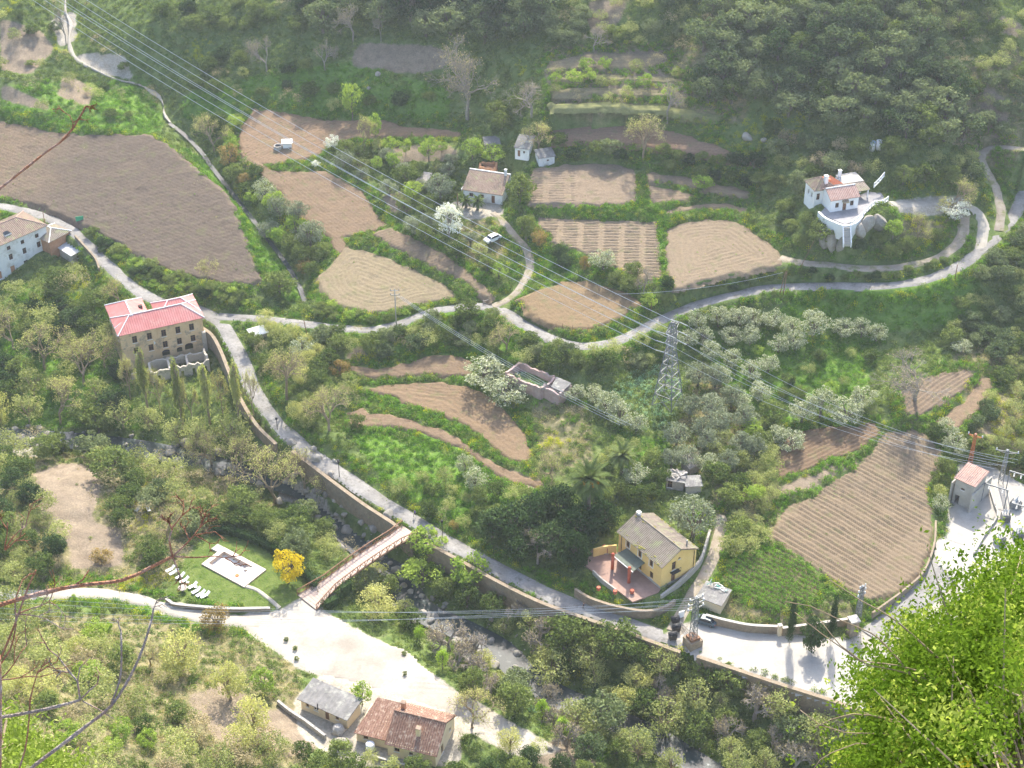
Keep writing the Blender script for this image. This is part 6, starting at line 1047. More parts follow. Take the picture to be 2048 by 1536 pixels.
zone([(1860,850),(1900,870),(1905,940),(1890,1000),(1880,1040),(1870,960)], [('blossom', 1, (34, 48), (38, 52)), ('green', 2, (30, 46), (34, 48)), ('pale', 1, (30, 42), (34, 46))], 12, {'blossom': 'flowering bush at the edge of the big ridged field', 'green': 'green bush at the edge of the big ridged field', 'pale': 'pale bush at the edge of the big ridged field'}, 'edge of the big ridged field', .6, True, seed=31)
zone([(870,950),(960,985),(1080,1000),(1000,1070),(880,1050),(780,985)], [('green', 2, (30, 50), (36, 54)), ('pale', 2, (28, 46), (34, 50)), ('bare_bush', 1, (30, 44), (36, 48))], 18, {'green': 'green bush on the bank above the road at the bridge', 'pale': 'pale bush on the bank above the road at the bridge', 'bare_bush': 'bare bush on the bank above the road at the bridge'}, 'bank above the road at the bridge', .7, True, seed=32)
zone([(1500,640),(1750,700),(1740,800),(1560,850),(1450,820),(1380,700)], [('green', 1, (26, 40), (30, 44)), ('pale', 2, (24, 36), (28, 42)), ('bright', 1, (24, 36), (28, 40))], 10, {'green': 'green bush between the orchard trees', 'pale': 'pale bush between the orchard trees', 'bright': 'light bush between the orchard trees'}, 'bushes between the orchard trees', .75, True, seed=33)
zone([(150,452),(230,492),(330,548),(450,578),(525,588),(500,612),(400,602),(300,572),(205,510)], [('green', 3, (16, 26), (26, 38)), ('bright', 1, (14, 22), (22, 30)), ('dark', 1, (16, 24), (24, 32))], 46, {'green': 'green bush of the hedge between road and dark tilled field', 'bright': 'light bush of the hedge between road and dark tilled field', 'dark': 'dark bush of the hedge between road and dark tilled field'}, 'hedge between road and dark field', .5, True, seed=34)
zone([(640,600),(690,622),(760,636),(840,616),(905,604),(985,600),(900,612),(840,630),(760,652),(680,648),(620,630)], [('green', 3, (14, 24), (24, 34)), ('bright', 1, (12, 20), (20, 28))], 26, {'green': 'green bush on the bank under the oval field', 'bright': 'light bush on the bank under the oval field'}, 'bank under the oval field', .55, True, seed=35)
zone([(1345,585),(1460,556),(1570,540),(1740,545),(1900,520),(1900,540),(1740,566),(1580,566),(1460,582),(1360,606)], [('green', 3, (12, 20), (20, 30)), ('dark', 1, (12, 18), (20, 28))], 40, {'green': 'green bush on the bank above the upper road', 'dark': 'dark bush on the bank above the upper road'}, 'bank above the upper road', .55, True, seed=36)
zone([(600,938),(700,1005),(790,1075),(770,1095),(690,1040),(590,962)], [('green', 3, (36, 58), (36, 56)), ('pale', 1, (32, 48), (32, 46)), ('bare_bush', 1, (36, 50), (36, 50))], 26, {'green': 'green bush at the foot of the river wall upstream of the bridge', 'pale': 'pale bush at the foot of the river wall upstream of the bridge', 'bare_bush': 'bare bush at the foot of the river wall upstream of the bridge'}, 'foot of the upstream river wall', .6, True, seed=37)
zone([(890,1125),(1050,1195),(1200,1255),(1365,1322),(1560,1395),(1550,1420),(1340,1350),(1180,1290),(1040,1225),(890,1150)], [('green', 3, (40, 62), (42, 64)), ('oak', 1, (40, 60), (44, 62)), ('pale', 1, (36, 52), (40, 54))], 36, {'green': 'green tree at the foot of the river wall below the square', 'oak': 'dark tree at the foot of the river wall below the square', 'pale': 'pale tree at the foot of the river wall below the square'}, 'foot of the downstream river wall', .58, True, seed=38)
zone([(0,850),(180,862),(330,880),(480,915),(560,945),(540,985),(400,950),(300,925),(180,905),(60,905),(0,915)], [('green', 2, (34, 54), (40, 60)), ('pale', 2, (34, 52), (40, 58)), ('bare_bush', 2, (36, 56), (42, 60))], 30, {'green': 'green bush overhanging the river upstream', 'pale': 'pale bush overhanging the river upstream', 'bare_bush': 'bare bush overhanging the river upstream'}, 'bushes overhanging the river', .62, True, seed=39)
print('zones', round(time.time() - T0, 1), sum(COUNT.values()), COUNT)
# ---- herbs and grass: countless clumps, one object, set out on points
def clump(name, leaf, n, size, flat, seed, up=.6, tall=False):
    rg = np.random.default_rng(seed); C = rg.standard_normal((n, 3)) * np.array([.24, .24, .12 * flat]); C[:, 2] = np.abs(C[:, 2]) + .05 + .28 * flat * np.exp(-(C[:, 0] ** 2 + C[:, 1] ** 2) / .09) * rg.random(n)
    V, Fc = leaves(C, size, rg, up, .5); return bpy.data.objects.new(name, mesh(name, V, Fc, [M[leaf]]))
cc = bpy.data.collections.new('herb_clumps')
CL = [('a_lush', 'leaf_lush', 70, .085, 1.0), ('b_lush', 'leaf_lush', 60, .1, 1.4), ('c_herb', 'leaf_herb', 64, .085, .9), ('d_herb', 'leaf_herb', 56, .1, 1.3), ('e_straw', 'leaf_straw', 60, .07, .8), ('f_mustard', 'leaf_mustard', 64, .075, 1.2), ('g_green', 'leaf_green', 66, .09, 1.5), ('h_artichoke', 'leaf_artichoke', 46, .12, 1.2), ('i_lawn', 'leaf_lush', 40, .05, .35)]
for i, a in enumerate(CL): cc.objects.link(clump('clump_' + a[0], a[1], a[2], a[3], a[4], 300 + i))
rg = np.random.default_rng(5); pts = []
def scatter(n, sel, choose, smin, smax, extra=None):
    x = rg.uniform(X0 + 15, X1 - 15, n); y = rg.uniform(165, 430, n); z = ground(x, y); px_, py_, _ = proj(np.stack([x, y, z], -1)); ok = (px_ > -60) & (px_ < 2110) & (py_ > -60) & (py_ < 1600) & ~grid_at(EXCL, x, y) & (grid_at(M_grav, x, y) < .3)
    x, y, z, px_, py_ = [q[ok] for q in (x, y, z, px_, py_)]
    u = rg.random(len(x)); keep_ = sel(x, y, u, px_, py_); x, y, z = x[keep_], y[keep_], z[keep_]; k = choose(x, y, rg.random(len(x))); s = rg.uniform(smin, smax, len(x)) * (.75 + .5 * rg.random(len(x)))
    pts.append(np.c_[x, y, z - .04, k, s])
def g_(G, x, y): return grid_at(G, x, y)
def choose_main(x, y, u):
    lush = g_(M_lush, x, y) + vnoise(x, y, 7, 51) * .22; dry = g_(M_dry, x, y) + vnoise(x, y, 6, 52) * .25; k = np.where(u < .45, 2, np.where(u < .8, 3, 6)); k = np.where(lush > .5, np.where(u < .45, 0, np.where(u < .85, 1, 3)), k); k = np.where(dry > .55, np.where(u < .45, 4, np.where(u < .75, 2, 3)), k)
    mus = vnoise(x, y, 9, 53) > 1.35; return np.where(mus & (u > .35), 5, k)
scatter(190000, lambda x, y, u, a, b: (g_(M_soil, x, y) < .35) & (g_(M_lawn, x, y) < .4) & (u < .62), choose_main, .8, 1.8)
# road and field edges: fuller growth
dist = np.full(GX.shape, 9.0); er = SOLID.copy()
for k_ in range(4):
    p_ = np.pad(er, 1); nw = p_[:-2, 1:-1] | p_[2:, 1:-1] | p_[1:-1, :-2] | p_[1:-1, 2:] | er; dist[nw & ~er] = (k_ + 1) * RES; er = nw
scatter(170000, lambda x, y, u, a, b: (g_(dist, x, y) < 2.6) & (g_(M_lawn, x, y) < .4), lambda x, y, u: np.where(u < .34, 0, np.where(u < .68, 1, np.where(u < .8 + .12 * (vnoise(x, y, 8, 57) > .6), 3, 5))), .9, 2.0)
scatter(40000, lambda x, y, u, a, b: (g_(M_lawn, x, y) > .55), lambda x, y, u: np.full(len(x), 8), .8, 1.2)
scatter(16000, lambda x, y, u, a, b: (g_(M_soil, x, y) > .4) & (u < .12), lambda x, y, u: np.where(u < .5, 4, 2), .5, 1.1)
scatter(60000, lambda x, y, u, a, b: inpoly(a, b, [(1195,800),(1230,760),(1300,735),(1345,735),(1370,790),(1350,850),(1290,860),(1240,815)]), lambda x, y, u: np.full(len(x), 7), 1.1, 1.7)
# rows of leafy crops in the vegetable plot
f = FIELDS['beans']; W = f['w']; a_ = on_plane(np.array(1470.), np.array(1130.), f['pl']); b_ = on_plane(np.array(1600.), np.array(1200.), f['pl']); u_ = (b_ - a_)[:2] / np.linalg.norm((b_ - a_)[:2]); R_ = []
for r_ in range(-24, 24):
    for c_ in range(-60, 60):
        x = a_[0] + u_[0] * c_ * .55 - u_[1] * r_ * 1.1 + rg.normal() * .06; y = a_[1] + u_[1] * c_ * .55 + u_[0] * r_ * 1.1 + rg.normal() * .06; R_.append((x, y))
R_ = np.array(R_); R_ = R_[inpoly(R_[:, 0], R_[:, 1], W)]; p0, nn = f['pl']; pts.append(np.c_[R_, p0[2] - ((R_[:, 0] - p0[0]) * nn[0] + (R_[:, 1] - p0[1]) * nn[1]) / nn[2] - .1, np.where(rg.random(len(R_)) < .7, 1, 0), rg.uniform(1.0, 1.5, len(R_))])
for key_, f_ in FIELDS.items():   # weeds in the tilled soil
    if key_ == 'beans': continue
    W = f_['w']; ar = (np.ptp(W[:, 0])) * np.ptp(W[:, 1]); k_ = int(ar * (.5 if key_.startswith('thin') else .16)); x = rg.uniform(W[:, 0].min(), W[:, 0].max(), k_); y = rg.uniform(W[:, 1].min(), W[:, 1].max(), k_); ok = inpoly(x, y, W) & (vnoise(x, y, 5, 71) + rg.standard_normal(k_) * .5 > .55); x, y = x[ok], y[ok]; p0, nn = f_['pl']
    pts.append(np.c_[x, y, p0[2] - ((x - p0[0]) * nn[0] + (y - p0[1]) * nn[1]) / nn[2] - .03, rg.choice([2, 4, 0, 4], len(x)), rg.uniform(.2, .6, len(x))])
pr = []   # inside the roofless ruin
for k_ in range(160): x, y = rg.uniform(.4, BARN[2] - .4), rg.uniform(.4, 4.2); c_, s_ = math.cos(BARN[1]), math.sin(BARN[1]); pr.append((BARN[0][0] + x * c_ - y * s_, BARN[0][1] + x * s_ + y * c_, 6.0, 7, rg.uniform(.8, 1.3)))
pts.append(np.array(pr)); pts = np.concatenate(pts)
me = bpy.data.meshes.new('undergrowth'); me.vertices.add(len(pts)); me.vertices.foreach_set('co', pts[:, :3].astype(np.float32).ravel())
a = me.attributes.new('pick', 'INT', 'POINT'); a.data.foreach_set('value', pts[:, 3].astype(np.int32)); a = me.attributes.new('size', 'FLOAT', 'POINT'); a.data.foreach_set('value', pts[:, 4].astype(np.float32)); a = me.attributes.new('turn', 'FLOAT', 'POINT'); a.data.foreach_set('value', rg.uniform(0, 6.28, len(pts)).astype(np.float32))
ng = bpy.data.node_groups.new('set_out_clumps', 'GeometryNodeTree'); ng.interface.new_socket('Geometry', in_out='INPUT', socket_type='NodeSocketGeometry'); ng.interface.new_socket('Geometry', in_out='OUTPUT', socket_type='NodeSocketGeometry'); N = ng.nodes; L = ng.links
gi = N.new('NodeGroupInput'); go = N.new('NodeGroupOutput'); iop = N.new('GeometryNodeInstanceOnPoints'); ci = N.new('GeometryNodeCollectionInfo'); ci.inputs['Collection'].default_value = cc; ci.inputs['Separate Children'].default_value = True
def na_(nm, t): x = N.new('GeometryNodeInputNamedAttribute'); x.data_type = t; x.inputs['Name'].default_value = nm; return x.outputs['Attribute']
cxyz = N.new('ShaderNodeCombineXYZ'); L.new(na_('turn', 'FLOAT'), cxyz.inputs['Z']); e2r = N.new('FunctionNodeEulerToRotation'); L.new(cxyz.outputs[0], e2r.inputs[0])
L.new(gi.outputs[0], iop.inputs['Points']); L.new(ci.outputs[0], iop.inputs['Instance']); iop.inputs['Pick Instance'].default_value = True; L.new(na_('pick', 'INT'), iop.inputs['Instance Index']); L.new(e2r.outputs[0], iop.inputs['Rotation']); L.new(na_('size', 'FLOAT'), iop.inputs['Scale']); L.new(iop.outputs[0], go.inputs[0])
o = link('undergrowth', me); md = o.modifiers.new('clumps', 'NODES'); md.node_group = ng; tag(o, 'low herbs and grass covering the banks and slopes', 'undergrowth', None, 'stuff')
print('herbs', len(pts), round(time.time() - T0, 1))
# ---------------------------------------------------------------- footbridge
C0 = Vector(at(614, 1205, -2.35)); C1 = Vector(at(820, 1061, -.05)); br = thing('footbridge', 'arched wooden footbridge with brown trussed railings over the river', 'bridge', C0); D_ = C1 - C0; Ld = Vector((D_.x, D_.y, 0)).length; ud = Vector((D_.x, D_.y, 0)).normalized(); vd = Vector((-ud.y, ud.x, 0)); NS = 14
def bp(s, off, dz=0): return ud * (Ld * s) + vd * off + Vector((0, 0, D_.z * s + .75 * math.sin(math.pi * s) + dz))
def hw(s): return 1.65 + 1.1 * max(0, .22 - s) / .22 + .5 * max(0, s - .85) / .15
pl = MB().me
for i in range(NS * 3):
    s0, s1 = (i + .04) / (NS * 3), (i + .96) / (NS * 3); V = [bp(s0, -hw(s0), .02), bp(s1, -hw(s1), .02), bp(s1, hw(s1), .02), bp(s0, hw(s0), .02)]; link('plank', MB().add(V + [v - Vector((0, 0, .08)) for v in V], [(0, 1, 2, 3), (7, 6, 5, 4), (0, 4, 5, 1), (1, 5, 6, 2), (2, 6, 7, 3), (3, 7, 4, 0)]).me('plank', [M['deck']]), br)
for sd, nm in ((1, 'railing'), (-1, 'railing')):
    mb = MB()
    for i in range(NS + 1):
        s = i / NS; e = hw(s) * sd; mb.bar(bp(s, e, -.3), bp(s, e, 1.25), .14)
        if i < NS:
            s1 = (i + 1) / NS; e1 = hw(s1) * sd; sm = (s + s1) / 2; em = hw(sm) * sd
            mb.bar(bp(s, e, 1.25), bp(s1, e1, 1.25), .16, .12); mb.bar(bp(s, e, .15), bp(s1, e1, .15), .1, .1); mb.bar(bp(s, e, .15), bp(sm, em, 1.2), .08); mb.bar(bp(sm, em, 1.2), bp(s1, e1, .15), .08)
    link(nm, mb.me(nm, [M['wood_brown']]), br)
for off in (-1.3, 1.3):
    mb = MB()
    for i in range(NS): mb.bar(bp(i / NS, off, -.35), bp((i + 1) / NS, off, -.35), .25, .5)
    link('girder', mb.me('girder', [M['wood_brown']]), br)
for s in (.17, .97): p = bp(s, 0, -.7); link('abutment', MB().box(-2.2, -.9, -4.0, 2.2, .9, .0).me('abutment', [M['stone_wall']]), br, p, (0, 0, math.atan2(ud.y, ud.x) + math.pi / 2))
# ---------------------------------------------------------------- pool, loungers, hedge on the lawn
b = Bld('swimming_pool', 'rectangular pale swimming pool with wide coping on the lawn', 'pool', (403, 1128), (488, 1174), -2.2, -2.2)
b.part('coping', MB().box(0, 0, -.25, b.L, .9, .05).box(0, 5.0, -.25, b.L, 5.9, .05).box(0, .9, -.25, .9, 5.0, .05).box(8.2, .9, -.25, b.L, 5.0, .05), [surf('coping', (.62, .50, .42), (.72, .60, .52), 1, .9, 5, .2, .2)])
b.part('basin', MB().add([(.9, .9, 0), (8.2, .9, 0), (8.2, 5.0, 0), (.9, 5.0, 0), (.9, .9, -1.3), (8.2, .9, -1.3), (8.2, 5.0, -1.3), (.9, 5.0, -1.3)], [(4, 5, 6, 7), (0, 4, 7, 3), (1, 2, 6, 5), (3, 7, 6, 2), (0, 1, 5, 4)]), [surf('basin', (.56, .43, .34), (.64, .52, .43), 1, .8, 5, .15, .1)])
b.part('pool_water', MB().add([(.9, .9, -.75), (8.2, .9, -.75), (8.2, 5.0, -.75), (.9, 5.0, -.75)], [(0, 1, 2, 3)]), [M['pool_water']])
for k in range(3): b.part('step', MB().box(7.4 - k * .35, 3.9, -1.25, 8.2, 5.0, -.2 - k * .2), [M['coping']])
b.part('shower_base', MB().box(-1.6, 4.2, -.3, -.05, 5.9, .03), [M['concrete']]); b.part('drain_box', MB().tube([(7.7, 1.4, .05), (7.7, 1.4, .3)], .4, 8), [M['rust']])
ribbon('path', catmull(np.array([at(x, y, -2.36) for x, y in ((492,1172),(515,1180),(535,1195),(560,1216))]), .8), 1.0, 'gravelpath', 'narrow white path from the pool to the bridge', .05, .05)
lg = None
def lounger(px, py, z, rz, label, group):
    t = thing('sun_lounger', label, 'lounger', tuple(at(px, py, z)), rz, group)
    link('bed', MB().box(-.33, -.95, .28, .33, .35, .36).me('bed', [M['white_plastic']]), t); link('backrest', MB().add([(-.33, .35, .3), (.33, .35, .3), (.33, .95, .7), (-.33, .95, .7), (-.33, .35, .38), (.33, .35, .38), (.33, .95, .78), (-.33, .95, .78)], [(3, 2, 1, 0), (4, 5, 6, 7), (0, 1, 5, 4), (1, 2, 6, 5), (2, 3, 7, 6), (3, 0, 4, 7)]).me('backrest', [M['white_plastic']]), t)
    for x in (-.29, .29):
        for y in (-.85, .3): link('leg', MB().box(x - .03, y - .03, -.1, x + .03, y + .03, .28).me('leg', [M['white_plastic']]), t)
ordn = ['first', 'second', 'third', 'fourth', 'fifth', 'sixth', 'seventh', 'eighth', 'ninth', 'tenth', 'eleventh', 'twelfth']
for i, (x, y) in enumerate(((341,1141),(348,1147),(361,1155),(369,1163),(386,1174),(393,1184),(402,1190),(411,1193))): lounger(x, y, -2.4, math.radians(-48), 'white plastic sun lounger on the lawn, %s from the left of the row' % ordn[i], 'row of white sun loungers')
lounger(277, 1019, -2.0, math.radians(-20), 'white lounger facing the other on the river bank, left one', 'pair of loungers on the bank'); lounger(297, 1019, -2.1, math.radians(25), 'white lounger facing the other on the river bank, right one', 'pair of loungers on the bank')
for i, (x, y) in enumerate(((376,1168),(392,1177))): t = thing('side_table', ['small white table between the loungers, the upper one', 'small white table between the loungers, the lower one'][i], 'table', tuple(at(x, y, -2.4))); link('table_top', MB().box(-.25, -.25, .4, .25, .25, .45).me('table_top', [M['white_plastic']]), t); link('leg', MB().tube([(0, 0, -.05), (0, 0, .4)], .06, 8).me('leg', [M['white_plastic']]), t)
t = thing('garden_table', 'round thatched stump table beside the loungers', 'table', tuple(at(366, 1182, -2.4))); link('table_top', MB().tube([(0, 0, .75), (0, 0, .85), (0, 0, .95)], [.85, .85, .3], 12).me('table_top', [M['wood_grey']]), t); link('leg', MB().tube([(0, 0, -.1), (0, 0, .76)], .2, 8).me('leg', [M['wood_grey']]), t)
def hedge(pts, h, w, label, leaf='leaf_dark', n=260, name='hedge'):
    P = catmull(pw(pts), 1.0); rg_ = np.random.default_rng(len(pts) + int(pts[0][0])); C = []
    for i in range(len(P)):
        k = n; q = rg_.uniform(-1, 1, (k, 3)); q[np.arange(k), rg_.integers(0, 3, k)] = np.sign(rg_.standard_normal(k)); C.append(P[i] + q * np.array([w / 2, w / 2, h / 2]) + np.array([0, 0, h / 2]) + rg_.standard_normal((k, 3)) * .07)
    V, Fc = leaves(np.concatenate(C) - P[0], .13, rg_, .3); r = thing(name, label, 'hedge', tuple(P[0])); link('foliage', mesh('foliage', V, Fc, [M[leaf]]), r); core = MB()
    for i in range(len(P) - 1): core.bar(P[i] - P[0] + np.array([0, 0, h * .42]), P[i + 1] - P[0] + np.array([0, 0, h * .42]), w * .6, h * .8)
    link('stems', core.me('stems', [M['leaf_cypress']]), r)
hedge([(430,1068,-2.5),(455,1068,-2.5),(500,1082,-2.5),(550,1106,-2.5),(590,1135,-2.5),(618,1160,-2.5),(632,1180,-2.5)], 1.9, 1.3, 'dark clipped hedge curving round the back of the lawn')
hedge([(652,1216,-2.7),(664,1210,-2.7),(676,1204,-2.7)], 1.8, 1.7, 'dark clipped hedge beside the bridge end')
hedge([(684,1194,-2.9),(693,1188,-2.9),(701,1182,-3.0)], 2.8, 1.2, 'tall clipped conifer hedge at the bridge end')
# ---------------------------------------------------------------- lattice towers, poles and wires
def lattice(mb, zs, ws, bar=.1, tri=True):
    for j in range(len(zs) - 1):
        a, c = ws[j] / 2, ws[j + 1] / 2; z0, z1 = zs[j], zs[j + 1]; P = [(-a, -a), (a, -a), (a, a), (-a, a)]; Q = [(-c, -c), (c, -c), (c, c), (-c, c)]
        for k in range(4):
            k1 = (k + 1) % 4; mb.bar((*P[k], z0), (*Q[k1], z1), bar * .7); mb.bar((*P[k1], z0), (*Q[k], z1), bar * .7); mb.bar((*Q[k], z1), (*Q[k1], z1), bar * .7)
def legs_(t, zs, ws, bar, m):
    for sx, sy in ((-1, -1), (1, -1), (1, 1), (-1, 1)):
        mb = MB()
        for j in range(len(zs) - 1): mb.bar((sx * ws[j] / 2, sy * ws[j] / 2, zs[j]), (sx * ws[j + 1] / 2, sy * ws[j + 1] / 2, zs[j + 1]), bar)
        link('leg', mb.me('leg', [M[m]]), t)
def insul(t, a, b, m='porcelain'):
    a = Vector(a); b = Vector(b); mb = MB(); n = 7
    for k in range(n): p = a.lerp(b, (k + .2) / n); q = a.lerp(b, (k + .8) / n); mb.tube([p, q], [.13, .07], 6)
    mb.tube([a, b], .03, 4); link('insulator', mb.me('insulator', [M[m]]), t)
surf('wire', (.66, .66, .64), (.74, .74, .72), 1, .5, 6, .05, 0, .5)
def wire(a, b, sag, label, r=.045, group=None, n=28):
    a = Vector(a); b = Vector(b); P = [a.lerp(b, k / n) - Vector((0, 0, sag * 4 * (k / n) * (1 - k / n))) - a for k in range(n + 1)]
    return tag(link('overhead_wire', MB().tube(P, r, 4).me('overhead_wire', [M['wire']]), None, a), label, 'wire', group, 'thing')
pb = Vector(at(1335, 803, 5.6)); PA = math.radians(-28)
far = Vector(at(-190, -205, 66)); dirw = (far - pb); PA = math.atan2(dirw.y, dirw.x) + math.pi / 2
py_ = thing('pylon', 'tall steel lattice pylon standing in the green crop patch', 'pylon', pb, PA)
zs = [-.5, 2.4, 5, 7.4, 9.6, 11.5, 13.1, 14.4, 15.6, 16.8, 18, 19.2]; ws = [4.6, 4.0, 3.4, 2.8, 2.25, 1.8, 1.45, 1.3, 1.3, 1.3, 1.2, .5]
legs_(py_, zs, ws, .16, 'steel'); mb = MB(); lattice(mb, zs, ws, .13); link('bracing', mb.me('bracing', [M['steel']]), py_)
ATT = []
for k, z in enumerate((13.2, 15.4, 17.6)):
    for sx in (-1, 1):
        x = sx * 2.6; mb = MB(); mb.bar((sx * .65, -.6, z), (x, 0, z + .25), .11).bar((sx * .65, .6, z), (x, 0, z + .25), .11).bar((sx * .65, 0, z + 1.1), (x, 0, z + .3), .1); link('crossarm', mb.me('crossarm', [M['steel']]), py_)
        insul(py_, (x, .1, z + .2), (x, 2.0, z + .05)); insul(py_, (x, -.1, z + .2), (x, -2.0, z + .05)); ATT.append((x, z + .05))
bpy.context.view_layer.update()
def pw_(o, v): c, s = math.cos(o.rotation_euler.z), math.sin(o.rotation_euler.z); return Vector((o.location.x + v[0] * c - v[1] * s, o.location.y + v[0] * s + v[1] * c, o.location.z + v[2]))
du = dirw.normalized(); side = Vector((math.cos(PA), math.sin(PA), 0))
sgn = 1 if (pw_(py_, (0, 1, 0)) - py_.location).dot(dirw) > 0 else -1
for i, (x, z) in enumerate(ATT): wire(pw_(py_, (x, 2.0 * sgn, z)), far + side * x * 1.1 + Vector((0, 0, z - 15)), 5.5, 'high-voltage wire from the pylon to the upper left corner, %s' % ['lowest on the left', 'lowest on the right', 'middle on the left', 'middle on the right', 'topmost on the left', 'topmost on the right'][i], .05, 'high-voltage wires to the upper left')
G0 = Vector(at(2010, 938, 11.0))
for i, (x, z) in enumerate(ATT): wire(pw_(py_, (x, -2.0 * sgn, z)), G0 + Vector((i * .9 - 2, i % 2, (z - 13) * .3)), 4.0, 'thin wire from the pylon down to the substation, %s strand' % ordn[i], .03, 'wires to the substation')
def tower(px, py, z, h, w, label, name='lattice_pole', m='steel', rz=.2, arms=((.85, 1.3), (.97, 1.0)), base=None, cat='pole', bar=.09):
    p = Vector(at(px, py, z)); t = thing(name, label, cat, p, rz); k = max(5, int(h / 1.1)); zz = [(-.3 if j == 0 else h * j / k) for j in range(k + 1)]; ww = [w * (1 - .5 * j / k) for j in range(k + 1)]; legs_(t, zz, ww, bar * 1.2, m); mb = MB(); lattice(mb, zz, ww, bar); link('bracing', mb.me('bracing', [M[m]]), t)
    for f_, a in arms:
        link('crossarm', MB().bar((-a, 0, h * f_), (a, 0, h * f_), .12).bar((-a, 0, h * f_), (0, 0, h * f_ - .5), .07).bar((a, 0, h * f_), (0, 0, h * f_ - .5), .07).me('crossarm', [M[m]]), t)
        for s in (-1, 0, 1): insul(t, (s * a * .9, 0, h * f_), (s * a * .9, 0, h * f_ + .5))
    if base: link('base_block', MB().box(-base, -base, -3.0, base, base, base * 1.1).me('base_block', [M['stone_wall']]), t)
    return t
lp = tower(1385, 1288, -.3, 10.8, 1.1, 'rusty grey lattice pole on a stone block at the square', rz=.5, base=1.25, arms=((.78, 1.7), (.88, 1.7), (.98, 1.4)))
link('rusty_plants', MB().box(-.9, -.9, 1.38, .9, .9, 1.9).me('rusty_plants', [M['wood_brown']]), lp)  # plain brown box standing for the rusty plants on the block
tower(1716, 1232, 1.0, 7.0, .8, 'pale lattice pole with crossed arms beside the stone gate pillar', rz=.6, arms=((.7, .9), (.84, .9), (.97, .7)))
tower(1940, 925, 3.0, 7.0, .7, 'rust-red lattice mast behind the transformer house', m='rust', rz=-.5, arms=((.93, 1.5),))
tower(2002, 962, 3.2, 7.5, .9, 'grey lattice gantry leg at the edge of the substation', rz=-.3, arms=((.95, 2.2),))
for i in range(6): wire(pw_(lp, (-1.4 + .55 * i, 0, 8.6 + (i % 3) * .9)), Vector(at(-160, 1165 + i * 13, 7 + i * .3)), 3.2 + .12 * i, 'thin cable crossing low over the river, %s from the top' % ordn[i], .024, 'cables crossing the foreground')
for i in range(3): wire(Vector(at(794, 592, 15.5)) + Vector((.4 * i, 0, 0)), Vector(at(1240 + 12 * i, 850, 9)), 1.6, 'thin telephone wire over the pink ruin, %s of three' % ordn[i], .03, 'telephone wires over the pink ruin')
wire(Vector(at(1566, 545, 19.5)), Vector(at(1230, 588, 18)), 1.2, 'single thin wire from the twin poles along the upper road', .03)
def pole(px, py, hpx, label, m='wood_brown', r=.11, lamp=False, arms=False, lean=0):
    p = hit1(px, py); d = (np.array(p) - CAM) @ FW; A = math.atan2(CAM[2] - p.z, math.hypot(p.x, p.y)); h = hpx * d / F / math.cos(A); t = thing('street_lamp' if lamp else 'utility_pole', label, 'lamp' if lamp else 'pole', p); link('shaft', MB().tube([(0, 0, -.3), (lean * h, 0, h)], [r, r * .7], 8).me('shaft', [M[m]], True), t)
    if lamp: link('lamp_head', MB().tube([(0, 0, h - .05), (0, 0, h + .1), (0, 0, h + .5), (0, 0, h + .62)], [.08, .2, .26, .1], 8).me('lamp_head', [M['black_metal']]), t)
    if arms:
        for z in (h - .3, h - 1.4): link('crossarm', MB().bar((-.9, 0, z), (.9, 0, z), .12).bar((-.9, 0, z), (-.9, 0, z + .45), .14).bar((.9, 0, z), (.9, 0, z + .45), .14).bar((0, 0, z), (0, 0, z + .45), .14).me('crossarm', [M['steel']]), t)
pole(679, 955, 30, 'black street lamp on the river wall upstream of the bridge', 'black_metal', .08, True); pole(885, 1080, 34, 'black street lamp on the river wall by the bridge head', 'black_metal', .08, True); pole(555, 860, 20, 'short black street lamp on the bend of the river road', 'black_metal', .08, True)
pole(617, 682, 42, 'leaning wooden pole below the upper lane', lean=-.12); pole(793, 658, 78, 'tall grey pole with white insulator arms at the lane bend', 'concrete', .14, arms=True); pole(1558, 592, 48, 'left one of the twin wooden poles by the upper road', lean=.14); pole(1566, 590, 48, 'right one of the twin wooden poles by the upper road', lean=.05)
pole(1595, 545, 62, 'thin leaning pole below the villa', r=.07, lean=.35); pole(1910, 557, 28, 'thin wooden pole on the verge under the villa'); pole(90, 447, 24, 'wooden pole beside the white building'); pole(1466, 1010, 36, 'thin pale post at the top of the lane', 'wood_grey', .07); pole(916, 432, 44, 'wooden pole beside the farmhouse garden'); pole(1302, 625, 20, 'short dark post by the bend field')
# fence posts round the bend field and at the lane gate
for i, (x, y) in enumerate(((1079,645),(1112,655),(1125,656),(1145,661),(1176,660),(755,632),(800,622),(850,610))): pole(x, y, 11, 'short wooden fence post on the field edge above the lane, %s' % ordn[i] + ' of eight', r=.06)
gt = thing('field_gate', 'small pale bar gate at the tip of the strip field', 'gate', hit1(978, 606), .5); link('gate_rail', MB().bar((-1.4, 0, .9), (1.6, 0, .9), .09).bar((-1.4, 0, .45), (1.6, 0, .45), .07).me('gate_rail', [M['wood_grey']]), gt)
for x in (-1.4, 1.6): link('gate_post', MB().bar((x, 0, -.3), (x, 0, 1.15), .13).me('gate_post', [M['wood_grey']]), gt)
